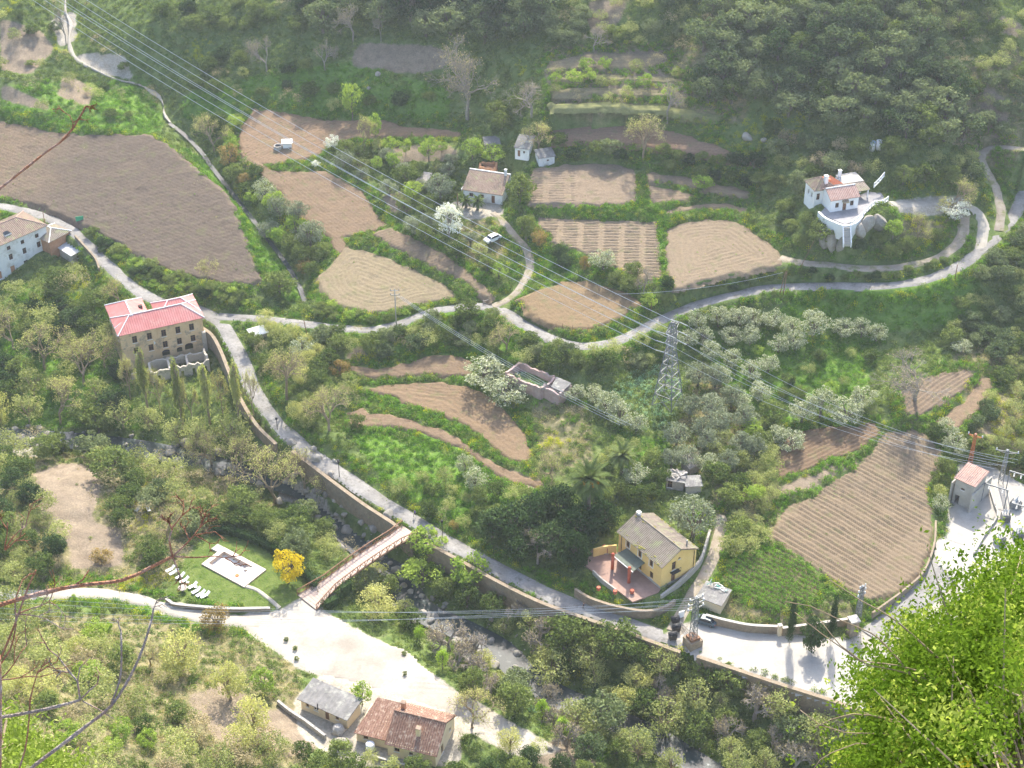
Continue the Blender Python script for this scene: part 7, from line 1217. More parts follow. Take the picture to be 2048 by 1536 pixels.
# substation gear
for i, (x, y) in enumerate(((2010,1040),(2035,1075),(1998,1085),(2030,1015),(2040,1110))):
    t = thing('transformer', 'grey substation transformer with ribbed sides, %s from the top' % ordn[[1, 2, 3, 0, 4][i]], 'transformer', tuple(at(x, y, 2.5)), .3 * i, 'substation gear'); link('tank', MB().box(-.8, -.6, -.1, .8, .6, 1.6).me('tank', [M['steel'] if i % 2 else M['concrete']]), t); fn = MB()
    for k in range(7): fn.box(-.7 + k * .22, -.95, .2, -.64 + k * .22, -.6, 1.4).box(-.7 + k * .22, .6, .2, -.64 + k * .22, .95, 1.4)
    link('cooling_fins', fn.me('cooling_fins', [M['steel']]), t)
    for k in range(3): insul(t, (-.5 + k * .5, 0, 1.6), (-.5 + k * .5, 0, 2.5))
for i, (x, y) in enumerate(((1985,1010),(2035,985),(2040,1050))):
    t = thing('busbar_gantry', 'grey steel busbar gantry over the substation, %s from the left' % ordn[i], 'gantry', tuple(at(x, y, 2.5)), -.5, 'busbar gantries')
    for s in (-2.2, 2.2): link('post', MB().bar((s, 0, -.2), (s, 0, 4.4), .18).me('post', [M['steel']]), t)
    link('beam', MB().bar((-2.3, 0, 4.4), (2.3, 0, 4.4), .22).me('beam', [M['steel']]), t)
    for s in (-1.3, 0, 1.3): insul(t, (s, 0, 4.3), (s, 0, 3.3))
wall_line('yard_kerb', 'pale concrete fence kerb between yard and substation gear', [(1975,960,3.2),(1990,1010,3.2),(1995,1030,3.2),(1968,1070,3.2),(1948,1105,3.2)], .7, .25, 'concrete')
t = thing('gate_pillar', 'square stone gate pillar at the end of the square', 'pillar', tuple(at(1703, 1270, -.4)), .3); link('shaft', MB().box(-.75, -.75, -.4, .75, .75, 3.6).me('shaft', [M['stone_wall']]), t); link('cap', MB().box(-.9, -.9, 3.6, .9, .9, 3.85).me('cap', [M['concrete']]), t)
t = thing('gate_pillar', 'narrow stone pillar at the end of the tan wall', 'pillar', tuple(at(1558, 1270, -.4)), .3); link('shaft', MB().box(-.3, -.3, -.4, .3, .3, 2.3).me('shaft', [M['plaster_cream']]), t); link('cap', MB().box(-.38, -.38, 2.3, .38, .38, 2.45).me('cap', [M['concrete']]), t)
# bins and signs beside the lattice pole
for i, (x, y) in enumerate(((1352,1262),(1345,1278),(1350,1246))):
    t = thing('waste_container', 'dark waste container beside the lattice pole, %s one' % ['middle', 'lowest', 'topmost'][i], 'container', tuple(at(x, y, -.45)), .2, 'waste containers'); link('body', MB().add([(-.6, -.45, .15), (.6, -.45, .15), (.6, .45, .15), (-.6, .45, .15), (-.7, -.55, 1.15), (.7, -.55, 1.15), (.7, .55, 1.15), (-.7, .55, 1.15)], [(3, 2, 1, 0), (4, 5, 6, 7), (0, 1, 5, 4), (1, 2, 6, 5), (2, 3, 7, 6), (3, 0, 4, 7)]).me('body', [M['paint_dark']]), t); link('lid', MB().tube([(-.72, 0, 1.12), (.72, 0, 1.12)], .5, 10).me('lid', [M['black_metal']], True), t)
    for sx in (-.5, .5):
        for sy in (-.35, .35): link('wheel', MB().tube([(sx, sy - .04, .08), (sx, sy + .04, .08)], .1, 8).me('wheel', [M['black_metal']]), t)
t = thing('info_board', 'blank pale upright board beside the waste containers', 'sign', tuple(at(1362, 1240, -.45)), .4); link('panel', MB().box(-.55, -.05, .5, .55, .05, 2.1).me('panel', [M['white_plastic']]), t)
for s in (-.45, .45): link('post', MB().bar((s, 0, -.2), (s, 0, .5), .08).me('post', [M['steel']]), t)
t = thing('railing', 'pale bar fence behind the waste containers', 'fence', tuple(at(1370, 1262, -.45)), -1.0)
for k in range(11): link('bar', MB().bar((-1.5 + k * .3, 0, -.1), (-1.5 + k * .3, 0, 1.1), .06).me('bar', [M['wood_grey']]), t)
link('rail', MB().bar((-1.55, 0, 1.0), (1.55, 0, 1.0), .07).bar((-1.55, 0, .25), (1.55, 0, .25), .07).me('rail', [M['wood_grey']]), t)
t = thing('green_netting', 'small bright green netting panel at the roadside hedge', 'netting', hit1(160, 444), .3); link('net', MB().box(-.9, -.04, .3, .9, .04, 1.5).me('net', [surf('net_green', (.06, .35, .18), (.09, .42, .23), 2, .9, 9, .2, .1)]), t)
for s in (-.9, .9): link('post', MB().bar((s, 0, -.3), (s, 0, 1.6), .08).me('post', [M['wood_grey']]), t)
# red pots and posts on the terrace of the yellow house
for i, (x, y) in enumerate(((1197,1181),(1230,1188),(1264,1187))): t = thing('terracotta_pot', 'red rounded pot on the terrace edge, %s from the left' % ordn[i], 'pot', tuple(at(x, y, 1.55)), 0, 'red pots on the terrace edge'); link('bowl', MB().tube([(0, 0, 0), (0, 0, .25), (0, 0, .6), (0, 0, .75)], [.22, .38, .42, .3], 10).me('bowl', [M['paint_redbrown']], True), t); link('rim', MB().tube([(0, 0, .75), (0, 0, .83)], .36, 10).me('rim', [M['paint_redbrown']]), t)
t = thing('niche', 'dark red arched niche block against the ochre garden wall', 'niche', tuple(at(1209, 1106, 1.5)), -.1); link('block', MB().prism([(-.6, -.3), (.6, -.3), (.6, .3), (-.6, .3)], 0, 1.2).tube([(0, -.3, 1.15), (0, .3, 1.15)], .6, 12).me('block', [M['paint_redbrown']]), t); link('ledge', MB().box(-.75, -.45, 0, .75, -.302, .2).me('ledge', [M['concrete']]), t)
# ---------------------------------------------------------------- cars
def car(px, py, z, rz, label, paint, L=3.9):
    m_, N_, L_, B_ = mat('paint_' + paint[0]); B_.inputs['Base Color'].default_value = (*paint[1], 1); B_.inputs['Roughness'].default_value = .45; B_.inputs['Coat Weight'].default_value = .1
    t = thing('parked_car', label, 'car', tuple(at(px, py, z)), rz); h = L / 2; W = .82
    pr = [(-h, .45), (-h + .05, .85), (-h + .35, .98), (-h + .95, 1.42), (-.1, 1.48), (.75, 1.38), (1.2, .98), (h - .25, .82), (h, .62), (h, .35), (h - .3, .25), (-h + .3, .25)]
    def wd(zz): return W if zz < .95 else W - (zz - .95) * .42
    n = len(pr); V = [(x, -wd(zz), zz) for x, zz in pr] + [(x, wd(zz), zz) for x, zz in pr]; link('body', mesh('body', V, [tuple(range(n)), tuple(range(2 * n - 1, n - 1, -1))] + [(i, n + i, n + (i + 1) % n, (i + 1) % n) for i in range(n)], [M['paint_' + paint[0]]]), t)
    def gl(pts, nm): link(nm, mesh(nm, pts, [tuple(range(len(pts)))], [M['glass']]), t)
    e = .012
    for s in (-1, 1): w0, w1 = (wd(1.0) + e) * s, (wd(1.36) + e) * s; gl([(-h + .55, w0, 1.0), (1.05, w0, 1.0), (.66, w1, 1.34), (-h + 1.02, w1, 1.36)][::s], 'side_window')
    gl([(1.16 + .02, -.7, 1.03), (1.16 + .02, .7, 1.03), (.79, .6, 1.365), (.79, -.6, 1.365)], 'windscreen'); gl([(-h + .4 - .02, .68, 1.04), (-h + .4 - .02, -.68, 1.04), (-h + .9 - .02, -.58, 1.4), (-h + .9 - .02, .58, 1.4)], 'rear_window')
    for x in (-h + .75, h - .75):
        for s in (-1, 1):
            w = link('wheel', MB().tube([(x, s * .68, .3), (x, s * .84, .3)], .31, 14).me('wheel', [M['black_metal']], False), t); link('rim', MB().tube([(x, s * .845, .3), (x, s * .86, .3)], .19, 10).me('rim', [M['steel']]), w)
    for s in (-1, 1): link('headlight', MB().box(h - .06, s * .62 - .14, .6, h + .012, s * .62 + .14, .74).me('headlight', [M['porcelain']]), t); link('tail_light', MB().box(-h - .015, s * .68 - .08, .6, -h + .06, s * .68 + .08, .88).me('tail_light', [M['paint_redbrown']]), t)
    return t
car(1411, 1246, -.44, math.radians(155), 'dark blue hatchback parked by the tan wall', ('slate', (.05, .085, .11))); car(985, 481, 14.6, math.radians(-140), 'white car half hidden by trees below the farmhouse', ('white', (.8, .8, .8)), 4.1); PLANTED.append((0, 0, 0))
# ---------------------------------------------------------------- people on the road
surf('skin', (.45, .28, .20), (.52, .34, .25), 3, .7, 20, .05, 0); surf('hair', (.03, .022, .016), (.05, .035, .025), 3, .8, 20, .1, 0); surf('trousers', (.05, .055, .07), (.07, .075, .09), 3, .9, 20, .1, 0)
def person(px, py, rz, label, shirt, leg='trousers', stride=.22, z=None):
    p = hit(px, py)[0] if z is None else at(px, py, z)
    J = {'pel': (0, 0, .93), 'chest': (0, 0, 1.28), 'neck': (0, .01, 1.46), 'head': (0, .03, 1.6), 'top': (0, .03, 1.7), 'hl': (.1, 0, .88), 'kl': (.11, stride * .55 + .03, .5), 'al': (.11, stride, .09), 'tl': (.12, stride + .16, .04), 'hr': (-.1, 0, .88), 'kr': (-.11, -stride * .25 + .05, .48), 'ar': (-.11, -stride, .11), 'tr': (-.12, -stride + .15, .04), 'sl': (.18, 0, 1.4), 'el': (.24, -.08, 1.13), 'wl': (.23, .06, .92), 'fl': (.22, .1, .82), 'sr': (-.18, 0, 1.4), 'er': (-.24, .05, 1.13), 'wr': (-.23, .18, .94), 'fr': (-.22, .22, .84)}
    Rr = {'pel': .16, 'chest': .17, 'neck': .065, 'head': .105, 'top': .07, 'hl': .1, 'kl': .065, 'al': .045, 'tl': .04, 'hr': .1, 'kr': .065, 'ar': .045, 'tr': .04, 'sl': .075, 'el': .05, 'wl': .035, 'fl': .03, 'sr': .075, 'er': .05, 'wr': .035, 'fr': .03}
    E = ['pel chest', 'chest neck', 'neck head', 'head top', 'pel hl', 'hl kl', 'kl al', 'al tl', 'pel hr', 'hr kr', 'kr ar', 'ar tr', 'chest sl', 'sl el', 'el wl', 'wl fl', 'chest sr', 'sr er', 'er wr', 'wr fr']
    ks = list(J); me = bpy.data.meshes.new('skeleton'); me.from_pydata([J[k] for k in ks], [tuple(ks.index(q) for q in e.split()) for e in E], []); o = link('skeleton', me); md = o.modifiers.new('s', 'SKIN')
    for i, k in enumerate(ks): me.skin_vertices[0].data[i].radius = (Rr[k], Rr[k] * (.72 if k in ('pel', 'chest') else 1)); me.skin_vertices[0].data[i].use_root = (k == 'pel')
    s2 = o.modifiers.new('b', 'SUBSURF'); s2.levels = 1; s2.render_levels = 1; dg = bpy.context.evaluated_depsgraph_get(); bm_ = bpy.data.meshes.new_from_object(o.evaluated_get(dg)); bpy.data.objects.remove(o); bm_.name = 'body'
    for m in ('skin', shirt, leg, 'hair', 'black_metal'): bm_.materials.append(M[m])
    for f in bm_.polygons:
        c = f.center; f.material_index = 4 if c.z < .1 else 2 if c.z < .95 and abs(c.x) < .19 else 3 if c.z > 1.66 or (c.z > 1.53 and c.y < 0) else 0 if c.z > 1.44 or (abs(c.x) > .19 and c.z < 1.15) else 1; f.use_smooth = True
    bm_.name = 'body'; return tag(link('person', bm_, None, (p[0], p[1], p[2]), (0, 0, rz)), label, 'person', None, 'thing')
surf('shirt_purple', (.16, .12, .30), (.2, .16, .36), 3, .9, 20, .1, 0); surf('shirt_orange', (.55, .22, .14), (.62, .28, .18), 3, .9, 20, .1, 0); surf('shirt_black', (.03, .03, .035), (.05, .05, .055), 3, .9, 20, .1, 0)
person(830, 1033, 2.4, 'person in a purple top walking on the road above the bridge', 'shirt_purple', z=.18); person(846, 1034, 2.6, 'person in an orange top walking on the road above the bridge', 'shirt_orange', z=.12); person(1167, 1219, 1.2, 'person in dark clothes walking along the river road', 'shirt_black', z=-.35)
# ---------------------------------------------------------------- rocks
ROCKS = []
for i in range(7):
    bm_ = bmesh.new(); bmesh.ops.create_icosphere(bm_, subdivisions=3, radius=1); rg_ = np.random.default_rng(40 + i); pl_ = rg_.standard_normal((9, 3)); pl_ /= np.linalg.norm(pl_, axis=1)[:, None]; dd = rg_.uniform(.55, .9, 9)
    for v in bm_.verts:
        c = np.array(v.co)
        for q, d_ in zip(pl_, dd):
            e = c @ q - d_
            if e > 0: c = c - q * e * .85
        v.co = Vector(c * (1 + .06 * math.sin(5 * c[0] + i) * math.sin(4 * c[1] + 2 * i)))
    me = bpy.data.meshes.new('boulder'); bm_.to_mesh(me); bm_.free(); me.materials.append(M['rock'] if i % 2 else M['rock_pale']); ROCKS.append(me)
def rock(px, py, wpx, label, group=None, z=None, sq=(1, .85, .7), name='boulder', mesh_=None, mt=None):
    p = hit(px, py)[0] if z is None else at(px, py, z); s = wpx / 2 * ((p - CAM) @ FW) / F; r_ = random.Random(int(px * 7 + py)); me = ROCKS[r_.randrange(7)] if mesh_ is None else mesh_
    return tag(link(name, me, None, (p[0], p[1], p[2] + s * sq[2] * .35), (r_.uniform(-.3, .3), r_.uniform(-.3, .3), r_.uniform(0, 6)), (s * sq[0], s * sq[1], s * sq[2])), label, 'boulder', group, 'thing')
for a in [(372,888,26,'largest pale round boulder standing in the river'),(352,893,24,'flat boulder beside the largest one in the river'),(640,985,16,'boulder at the elbow of the river'),(1098,1497,18,'white boulder at the bottom edge of the gravel'),(686,1490,46,'big grey rock outcrop between cabin and cottage'),(748,1060,22,'big round boulder beside the footbridge'),(690,1010,20,'brown boulder under the river wall'),(1495,277,26,'long pale rock above the reddish upper field'),(1527,282,15,'pale rock at the edge of the upper scrub'),(757,150,16,'pale boulder on the grassy upper slope'),(738,178,12,'small pale boulder on the grassy upper slope'),(642,1200-2,12,'round white stone at the bridge end')]: rock(*a[:3], a[3])
for i, a in enumerate([(1647,490,22,1.9),(1663,494,24,2.4),(1682,496,22,2.2),(1735,455,34,1.2),(1758,450,36,1.1),(1720,468,30,1.2)]): rock(a[0], a[1], a[2], ['leftmost', 'tallest', 'third'][i] + ' upright rock column under the villa' if i < 3 else 'grey outcrop below the villa balustrade, %s' % ['left', 'right', 'lowest'][i - 3], None, None, (1, .9, a[3]), 'rock_column')
rg_ = np.random.default_rng(77); P = RIVER; T_ = np.gradient(P[:, :2], axis=0); T_ /= np.linalg.norm(T_, axis=1)[:, None]; k = 0; tries = 0
dens = [(-20, 150, 34), (150, 420, 12), (420, 560, 8), (560, 760, 46), (760, 870, 26), (870, 1100, 20), (1100, 1300, 14)]
for (xa, xb, nn_) in dens:
    ii = [i for i in range(len(P)) if xa <= proj(P[i])[0] < xb]
    for _ in range(nn_):
        i = ii[rg_.integers(len(ii))]; off = rg_.normal() * 2.6; x = P[i, 0] - T_[i, 1] * off; y = P[i, 1] + T_[i, 0] * off; z = max(float(ground(x, y)), P[i, 2] - .2); s = rg_.uniform(.45, 1.0) * (1.5 if rg_.random() < .2 else 1); r_ = rg_.uniform(0, 6)
        tag(link('boulder', ROCKS[rg_.integers(7)], None, (x, y, z + s * .15), (rg_.uniform(-.4, .4), rg_.uniform(-.4, .4), r_), (s, s * .85, s * .7)), 'river boulder %s' % ('at the left edge of the picture' if xa < 150 else 'below the red-roofed building' if xa < 560 else 'upstream of the footbridge' if xa < 760 else 'under and just below the footbridge' if xa < 870 else 'in the thicket below the square'), 'boulder', 'river boulders, stretch %d' % (xa // 100), 'thing')
# gravelly bars beside the water
m_ = MB()
for k_ in range(900):
    i = rg_.integers(len(P)); off = rg_.choice([-1, 1]) * rg_.uniform(2.0, 5.5); x = P[i, 0] - T_[i, 1] * off; y = P[i, 1] + T_[i, 0] * off; z = float(ground(x, y)); s = rg_.uniform(.08, .26); m_.ball((x, y, z + s * .2), s, k_ % 2, 5, 3, (1, .8, .6))
tag(m_.build('pebbles', [M['rock_pale'], M['rock']]), 'loose stones along the river bed', None, None, 'stuff')
# ---------------------------------------------------------------- palms and agaves
def palm(px, py, label, h, R, nf=52, fruit=False, trunk=.32, z=None, seed=1, name='palm_tree'):
    p = hit1(px, py) if z is None else Vector(at(px, py, z)); t = thing(name, label, 'palm', p); r_ = random.Random(seed); link('trunk', MB().tube([(0, 0, -.4), (.05, 0, h * .5), (0, 0, h), (0, 0, h + .35)], [trunk * 1.15, trunk * .9, trunk, trunk * 1.5], 10).me('trunk', [M['bark']]), t); mb = MB()
    for k in range(nf):
        a = k * 2.399 + r_.uniform(-.1, .1); e0 = 1.25 - 1.75 * (k / nf) + r_.uniform(-.1, .1); L_ = R * r_.uniform(.85, 1.1); pts = []; d = Vector((math.cos(a) * math.cos(e0), math.sin(a) * math.cos(e0), math.sin(e0))); q = Vector((0, 0, h + .3)); n = 10
        for j in range(n + 1): pts.append(q.copy()); q = q + d * (L_ / n); d = (d + Vector((0, 0, -.13))).normalized()
        mb.tube(pts, [.085 - .07 * j / n for j in range(n + 1)], 3, 0, False)
        for j in range(2, n + 1):
            tg = (pts[j] - pts[j - 1]).normalized(); sd = tg.cross(Vector((0, 0, 1))); sd = sd.normalized() if sd.length > .01 else Vector((1, 0, 0)); ll = R * .2 * math.sin(math.pi * min(1, .25 + .75 * j / n)) + .12
            for s in (-1, 1):
                for o_ in (0, .5):
                    b0 = pts[j - 1].lerp(pts[j], o_); tip = b0 + (sd * s + tg * .7 + Vector((0, 0, .1 - .25 * r_.random()))).normalized() * ll; wv = tg * .13; mb.add([b0 - wv, b0 + wv, tip], [(0, 1, 2)])
    link('fronds', mb.me('fronds', [M['leaf_palm']]), t)
    if fruit:
        for k in range(9):
            a = k * .7; fm = MB(); c = Vector((math.cos(a) * R * .3, math.sin(a) * R * .3, h + .35)); fm.tube([(0, 0, h + .1), c + Vector((0, 0, .3))], .05, 4)
            for q in range(8): fm.ball(c + Vector((r_.uniform(-.35, .35), r_.uniform(-.35, .35), r_.uniform(-.3, .35))), .24, 0, 5, 4)
            link('fruit_cluster', fm.me('fruit_cluster', [surf('fruit', (.62, .24, .02), (.72, .32, .03), 3, .8, 9, .1, 0) if 'fruit' not in MATS else M['fruit']]), t)
palm(1176, 1050, 'tall palm with orange fruit clusters behind the dark grove', 10.5, 5.0, 64, True, .38); palm(1243, 950, 'smaller palm beside the tall fruiting one', 4.5, 3.4, 40)
palm(932, 415, 'left leafy banana-like palm in front of the farmhouse', 1.6, 1.9, 22, seed=3); palm(955, 420, 'right leafy banana-like palm in front of the farmhouse', 2.0, 2.1, 24, seed=4)
def agave(px, py, label, R):
    t = thing('agave', label, 'plant', hit1(px, py)); mb = MB()
    for k in range(22):
        a = k * 2.4; e = .25 + .9 * (k / 22); L_ = R * random.uniform(.8, 1.1); d = Vector((math.cos(a) * math.cos(e), math.sin(a) * math.cos(e), math.sin(e))); sd = d.cross(Vector((0, 0, 1))).normalized() * .12 * R; mb.add([sd * .6, -sd * .6, d * L_ * .5 - sd, d * L_, d * L_ * .5 + sd, d * L_ * .3 + Vector((0, 0, -.1))], [(0, 5, 4), (5, 1, 2), (4, 5, 2, 3), (1, 0, 4, 3, 2)])
    link('leaf_rosette', mb.me('leaf_rosette', [M['leaf_artichoke']]), t)
random.seed(3); agave(1063, 1424, 'spiky grey agave at the end of the gravel', 1.5); agave(232, 1208, 'grey agave beside the gravel path', 1.4); agave(640, 1160, 'grey spiky plant beside the yellow tree', 1.3)
for i, (x, y) in enumerate(((573,1282),(590,1300),(594,1320),(810,1350),(808,1310))): plant('green', x, y, 11, 12, 'tiny green weed tuft on the white gravel, %s' % ordn[i] + ' of five', 'weed tufts on the gravel', True)
plant('rust', 908, 1058, 24, 26, 'small orange-brown shrub at the roadside near the bridge', None, True)
print('things', round(time.time() - T0, 1))
# ---------------------------------------------------------------- the cliff the photograph is taken from, with its own plants
nn_ = 26; V = []; rgc = np.random.default_rng(3)
cxs = np.linspace(-60, 60, 61); prof = [(-40, 197.6), (-4, 197.9), (1.2, 197.2), (2.6, 195.6), (3.2, 193), (4.2, 188), (8, 170), (14, 140), (24, 100), (40, 60), (70, 30), (112, 6), (126, -2)]
V = [(x + vnoise(np.array(x * 1.), np.array(z * 1.), 5, 61) * .3, y + vnoise(np.array(x * 1.), np.array(z * 1.), 4, 62) * (.25 if z > 180 else 1.6), z) for x in cxs for y, z in prof]; k = len(prof)
tag(link('cliff', mesh('cliff', V, [(i * k + j, (i + 1) * k + j, (i + 1) * k + j + 1, i * k + j + 1) for i in range(60) for j in range(k - 1)], [M['rock']], True)), 'rock face below the viewpoint', None, None, 'structure')
leafmat('leaf_near', (.045, .085, .010), (.115, .165, .02), .42, .3, ((.20, .24, .05), .56)); M = MATS
def dpt(px, py, d): return Vector(at_depth(px, py, d))
def branch(name, label, paths, m, cat='branch'):
    """a branch and its twigs; each path: list of (photo x, photo y, distance), start and end radius"""
    o = dpt(*paths[0][0][0]); t = thing(name, label, cat, o)
    for i, (pts, r0, r1) in enumerate(paths):
        Q = catmull(np.array([tuple(dpt(*p)) for p in pts]), .03) - np.array(o); n = len(Q); rr = [r0 + (r1 - r0) * j / max(1, n - 1) * 1.0 for j in range(n)]; rr = [r * (1.0 + (.28 if (j % 11) == 5 else 0)) for j, r in enumerate(rr)]
        link('stem' if i == 0 else 'twig', MB().tube(Q, rr, 7).me('stem' if i == 0 else 'twig', [M[m]], True), t)
    return t
def tw(x, y, d, ang, L, n=2, seed=0):
    """fine forked twigs growing from a branch tip"""
    r_ = random.Random(seed); out = []
    def go(x, y, a, l, r, lv):
        k = 4; P_ = [(x, y, d)]
        for q in range(k): a += r_.uniform(-.22, .22); x += math.cos(a) * l / k; y -= math.sin(a) * l / k; P_.append((x, y, d + r_.uniform(-.01, .01)))
        out.append((P_, r, r * .55))
        if lv > 0:
            for m_ in range(r_.choice([2, 2, 3])): b_ = r_.choice(P_[2:]); go(b_[0], b_[1], a + r_.choice([-1, 1]) * r_.uniform(.35, .9), l * r_.uniform(.45, .75), r * .68, lv - 1)
    for k in range(max(1, n - 1)): go(x, y, ang + r_.uniform(-.5, .5), L * r_.uniform(.8, 1.3), .0022, 2)
    return out
D0 = 4.2
branch('bare_branch', 'long red-brown bare branch reaching in from the left edge at mid-lower height', [([(-40,1222,D0),(60,1192,D0),(150,1172,D0),(245,1160,D0),(300,1135,D0),(345,1113,D0)], 0.0062, 0.0042), ([(345,1113,D0),(338,1080,D0),(345,1055,D0),(365,1030,D0)], 0.0030, 0.0015), ([(345,1113,D0),(380,1080,D0),(400,1055,D0)], 0.0030, 0.0015), ([(345,1113,D0),(390,1115,D0),(430,1112,D0),(450,1116,D0)], 0.0025, 0.0010), ([(345,1113,D0),(352,1130,D0),(356,1142,D0)], 0.0025, 0.0015), ([(140,1176,D0),(165,1160,D0),(178,1140,D0)], 0.0030, 0.0015)]
 + tw(365,1030,D0,.9,26,3,1) + tw(400,1055,D0,.8,26,4,2) + tw(450,1116,D0,-.2,24,3,3) + tw(345,1060,D0,2.4,30,3,4) + tw(390,1070,D0,-.1,34,3,5) + tw(380,1080,D0,1.9,26,2,6) + tw(356,1142,D0,-1,22,3,7), 'bark_red')
branch('bare_branch', 'grey bare branch rising steeply from the bottom left corner', [([(40,1560,D0),(70,1530,D0),(130,1485,D0),(175,1450,D0),(222,1412,D0),(262,1350,D0),(288,1290,D0),(305,1232,D0)], 0.0054, 0.0030), ([(222,1408,D0),(240,1360,D0),(243,1310,D0),(242,1260,D0)], 0.0030, 0.0020), ([(305,1232,D0),(308,1215,D0)], 0.0030, 0.0010)] + tw(242,1262,D0,1.8,22,2,11) + tw(305,1228,D0,1.4,26,2,12), 'bark_grey')
branch('bare_branch', 'grey forked branch low at the left edge', [([(-30,1438,D0),(30,1430,D0),(110,1414,D0),(160,1400,D0)], 0.0050, 0.0034), ([(160,1400,D0),(155,1362,D0),(140,1345,D0),(115,1312,D0),(98,1300,D0)], 0.0030, 0.0015), ([(160,1400,D0),(180,1380,D0),(195,1368,D0)], 0.0025, 0.0015), ([(165,1402,D0),(200,1420,D0),(228,1438,D0)], 0.0020, 0.0010), ([(155,1362,D0),(160,1335,D0),(178,1316,D0)], 0.0020, 0.0010)] + tw(98,1300,D0,2.4,26,2,21) + tw(140,1345,D0,2.8,40,2,22) + tw(195,1368,D0,.8,18,2,23), 'bark_grey')
branch('bare_branch', 'thin knobbly branch crossing the large tilled field at upper left', [([(-40,400,4.8),(0,377,4.8),(40,345,4.8),(90,306,4.8),(120,285,4.8),(145,258,4.8),(165,225,4.8),(171,213,4.8)], 0.0042, 0.0027), ([(145,258,4.8),(146,245,4.8),(140,232,4.8),(128,224,4.8)], 0.0020, 0.0010), ([(95,303,4.8),(115,290,4.8),(140,270,4.8)], 0.0020, 0.0015)] + tw(171,213,4.8,.3,16,3,31) + tw(146,245,4.8,1.0,22,2,32) + tw(128,224,4.8,2.2,14,2,33), 'bark_red')
branch('bare_branch', 'thick orange-red stem cut by the bottom left edge', [([(-4,1640,3.6),(-2,1560,3.6),(-1,1460,3.6),(0,1370,3.6),(-3,1310,3.6)], 0.0059, 0.0045), ([(30,1560,D0),(50,1500,D0),(58,1440,D0),(60,1400,D0),(75,1345,D0)], 0.0025, 0.0015), ([(0,1330,D0),(20,1300,D0),(32,1250,D0),(30,1200,D0),(45,1160,D0)], 0.0025, 0.0015), ([(0,1320,D0),(25,1260,D0),(58,1170,D0),(72,1140,D0)], 0.0030, 0.0020)] + tw(45,1160,D0,.9,22,2,41) + tw(75,1345,D0,.8,40,3,42) + tw(0,1360,D0,.7,70,3,43) + tw(10,1100,D0,1.0,60,4,44) + tw(30,1230,D0,.5,60,3,45), 'bark_red')
def bush(name, label, blobs, dens, size, seed, leaf='leaf_near', twigs=60, foot=None, named=0):
    """leafy foreground shrub: leaves gathered in sprays through the given volumes"""
    rg_ = np.random.default_rng(seed); r_ = random.Random(seed); o = dpt(*foot); t = thing(name, label, 'shrub', o); C = []; ends = []
    for (x, y, d, rx, ry) in blobs:
        ns = int(dens * rx * ry / 320)
        for _ in range(ns):
            a = rg_.uniform(0, 6.28); q = abs(rg_.normal()) * .62 + .12 * rg_.random(); px = x + math.cos(a) * rx * q; py = y + math.sin(a) * ry * q; c = np.array(dpt(px, py, d + rg_.normal() * .3 + .35 * q)); ends.append(c); dr = rg_.standard_normal(3); dr /= np.linalg.norm(dr); L_ = rg_.uniform(.04, .15); n = rg_.integers(8, 20); s = rg_.uniform(0, 1, n)[:, None]; C.append(c + dr * L_ * (s - .5) * 2 + rg_.standard_normal((n, 3)) * .010)
    C = np.concatenate(C); big = np.argsort(-rg_.random(len(C)))
    if named:
        V, Fc = leaves(np.zeros((1, 3)), size, np.random.default_rng(1), 5, .55); lm = [mesh('leaf', leaves(np.zeros((1, 3)), size, np.random.default_rng(k + 1), .4, .55)[0], Fc, [M[leaf]]) for k in range(6)]
        dd = (C - CAM) @ FW; near_ = np.argsort(dd)[:named]; far_ = np.argsort(dd)[named:]
        for j in near_: link('leaf', lm[j % 6], t, Vector(C[j]) - o, (r_.uniform(0, 6), r_.uniform(0, 6), r_.uniform(0, 6)))
        C = C[far_]
    V, Fc = leaves(C - np.array(o), size, rg_, .4, .55); f = link('foliage', mesh('foliage', V, Fc, [M[leaf]]), t); f['kind'] = 'stuff'
    mb = MB()
    for j in range(twigs):
        e = Vector(ends[r_.randrange(len(ends))]) - o; m = e * .55 + Vector((r_.uniform(-.15, .15), r_.uniform(-.15, .15), r_.uniform(-.05, .25))); mb.tube([Vector((r_.uniform(-.2, .2), r_.uniform(-.1, .1), -.1)), m * .5, m, e], [.006, .005, .0035, .0014], 4)
    tm = link('twigs', mb.me('twigs', [M['bark_warm']]), t); return t, ends
tR, ends = bush('leafy_shrub', 'bright green leafy shrub filling the lower right corner', [(2000,1230,5.2,90,110),(1940,1300,5.2,110,110),(1990,1420,5.0,150,130),(1860,1400,5.2,120,110),(1900,1500,5.0,150,100),(1790,1480,5.3,80,70),(1760,1380,5.4,55,60),(1740,1520,5.3,70,40),(2040,1150,5.4,40,70),(1830,1290,5.5,45,60),(1960,1480,4.8,160,120),(2030,1350,4.9,110,160)], 26, .0085, 5, twigs=260, foot=(2120, 1760, 4.4), named=300)
rr = random.Random(9)
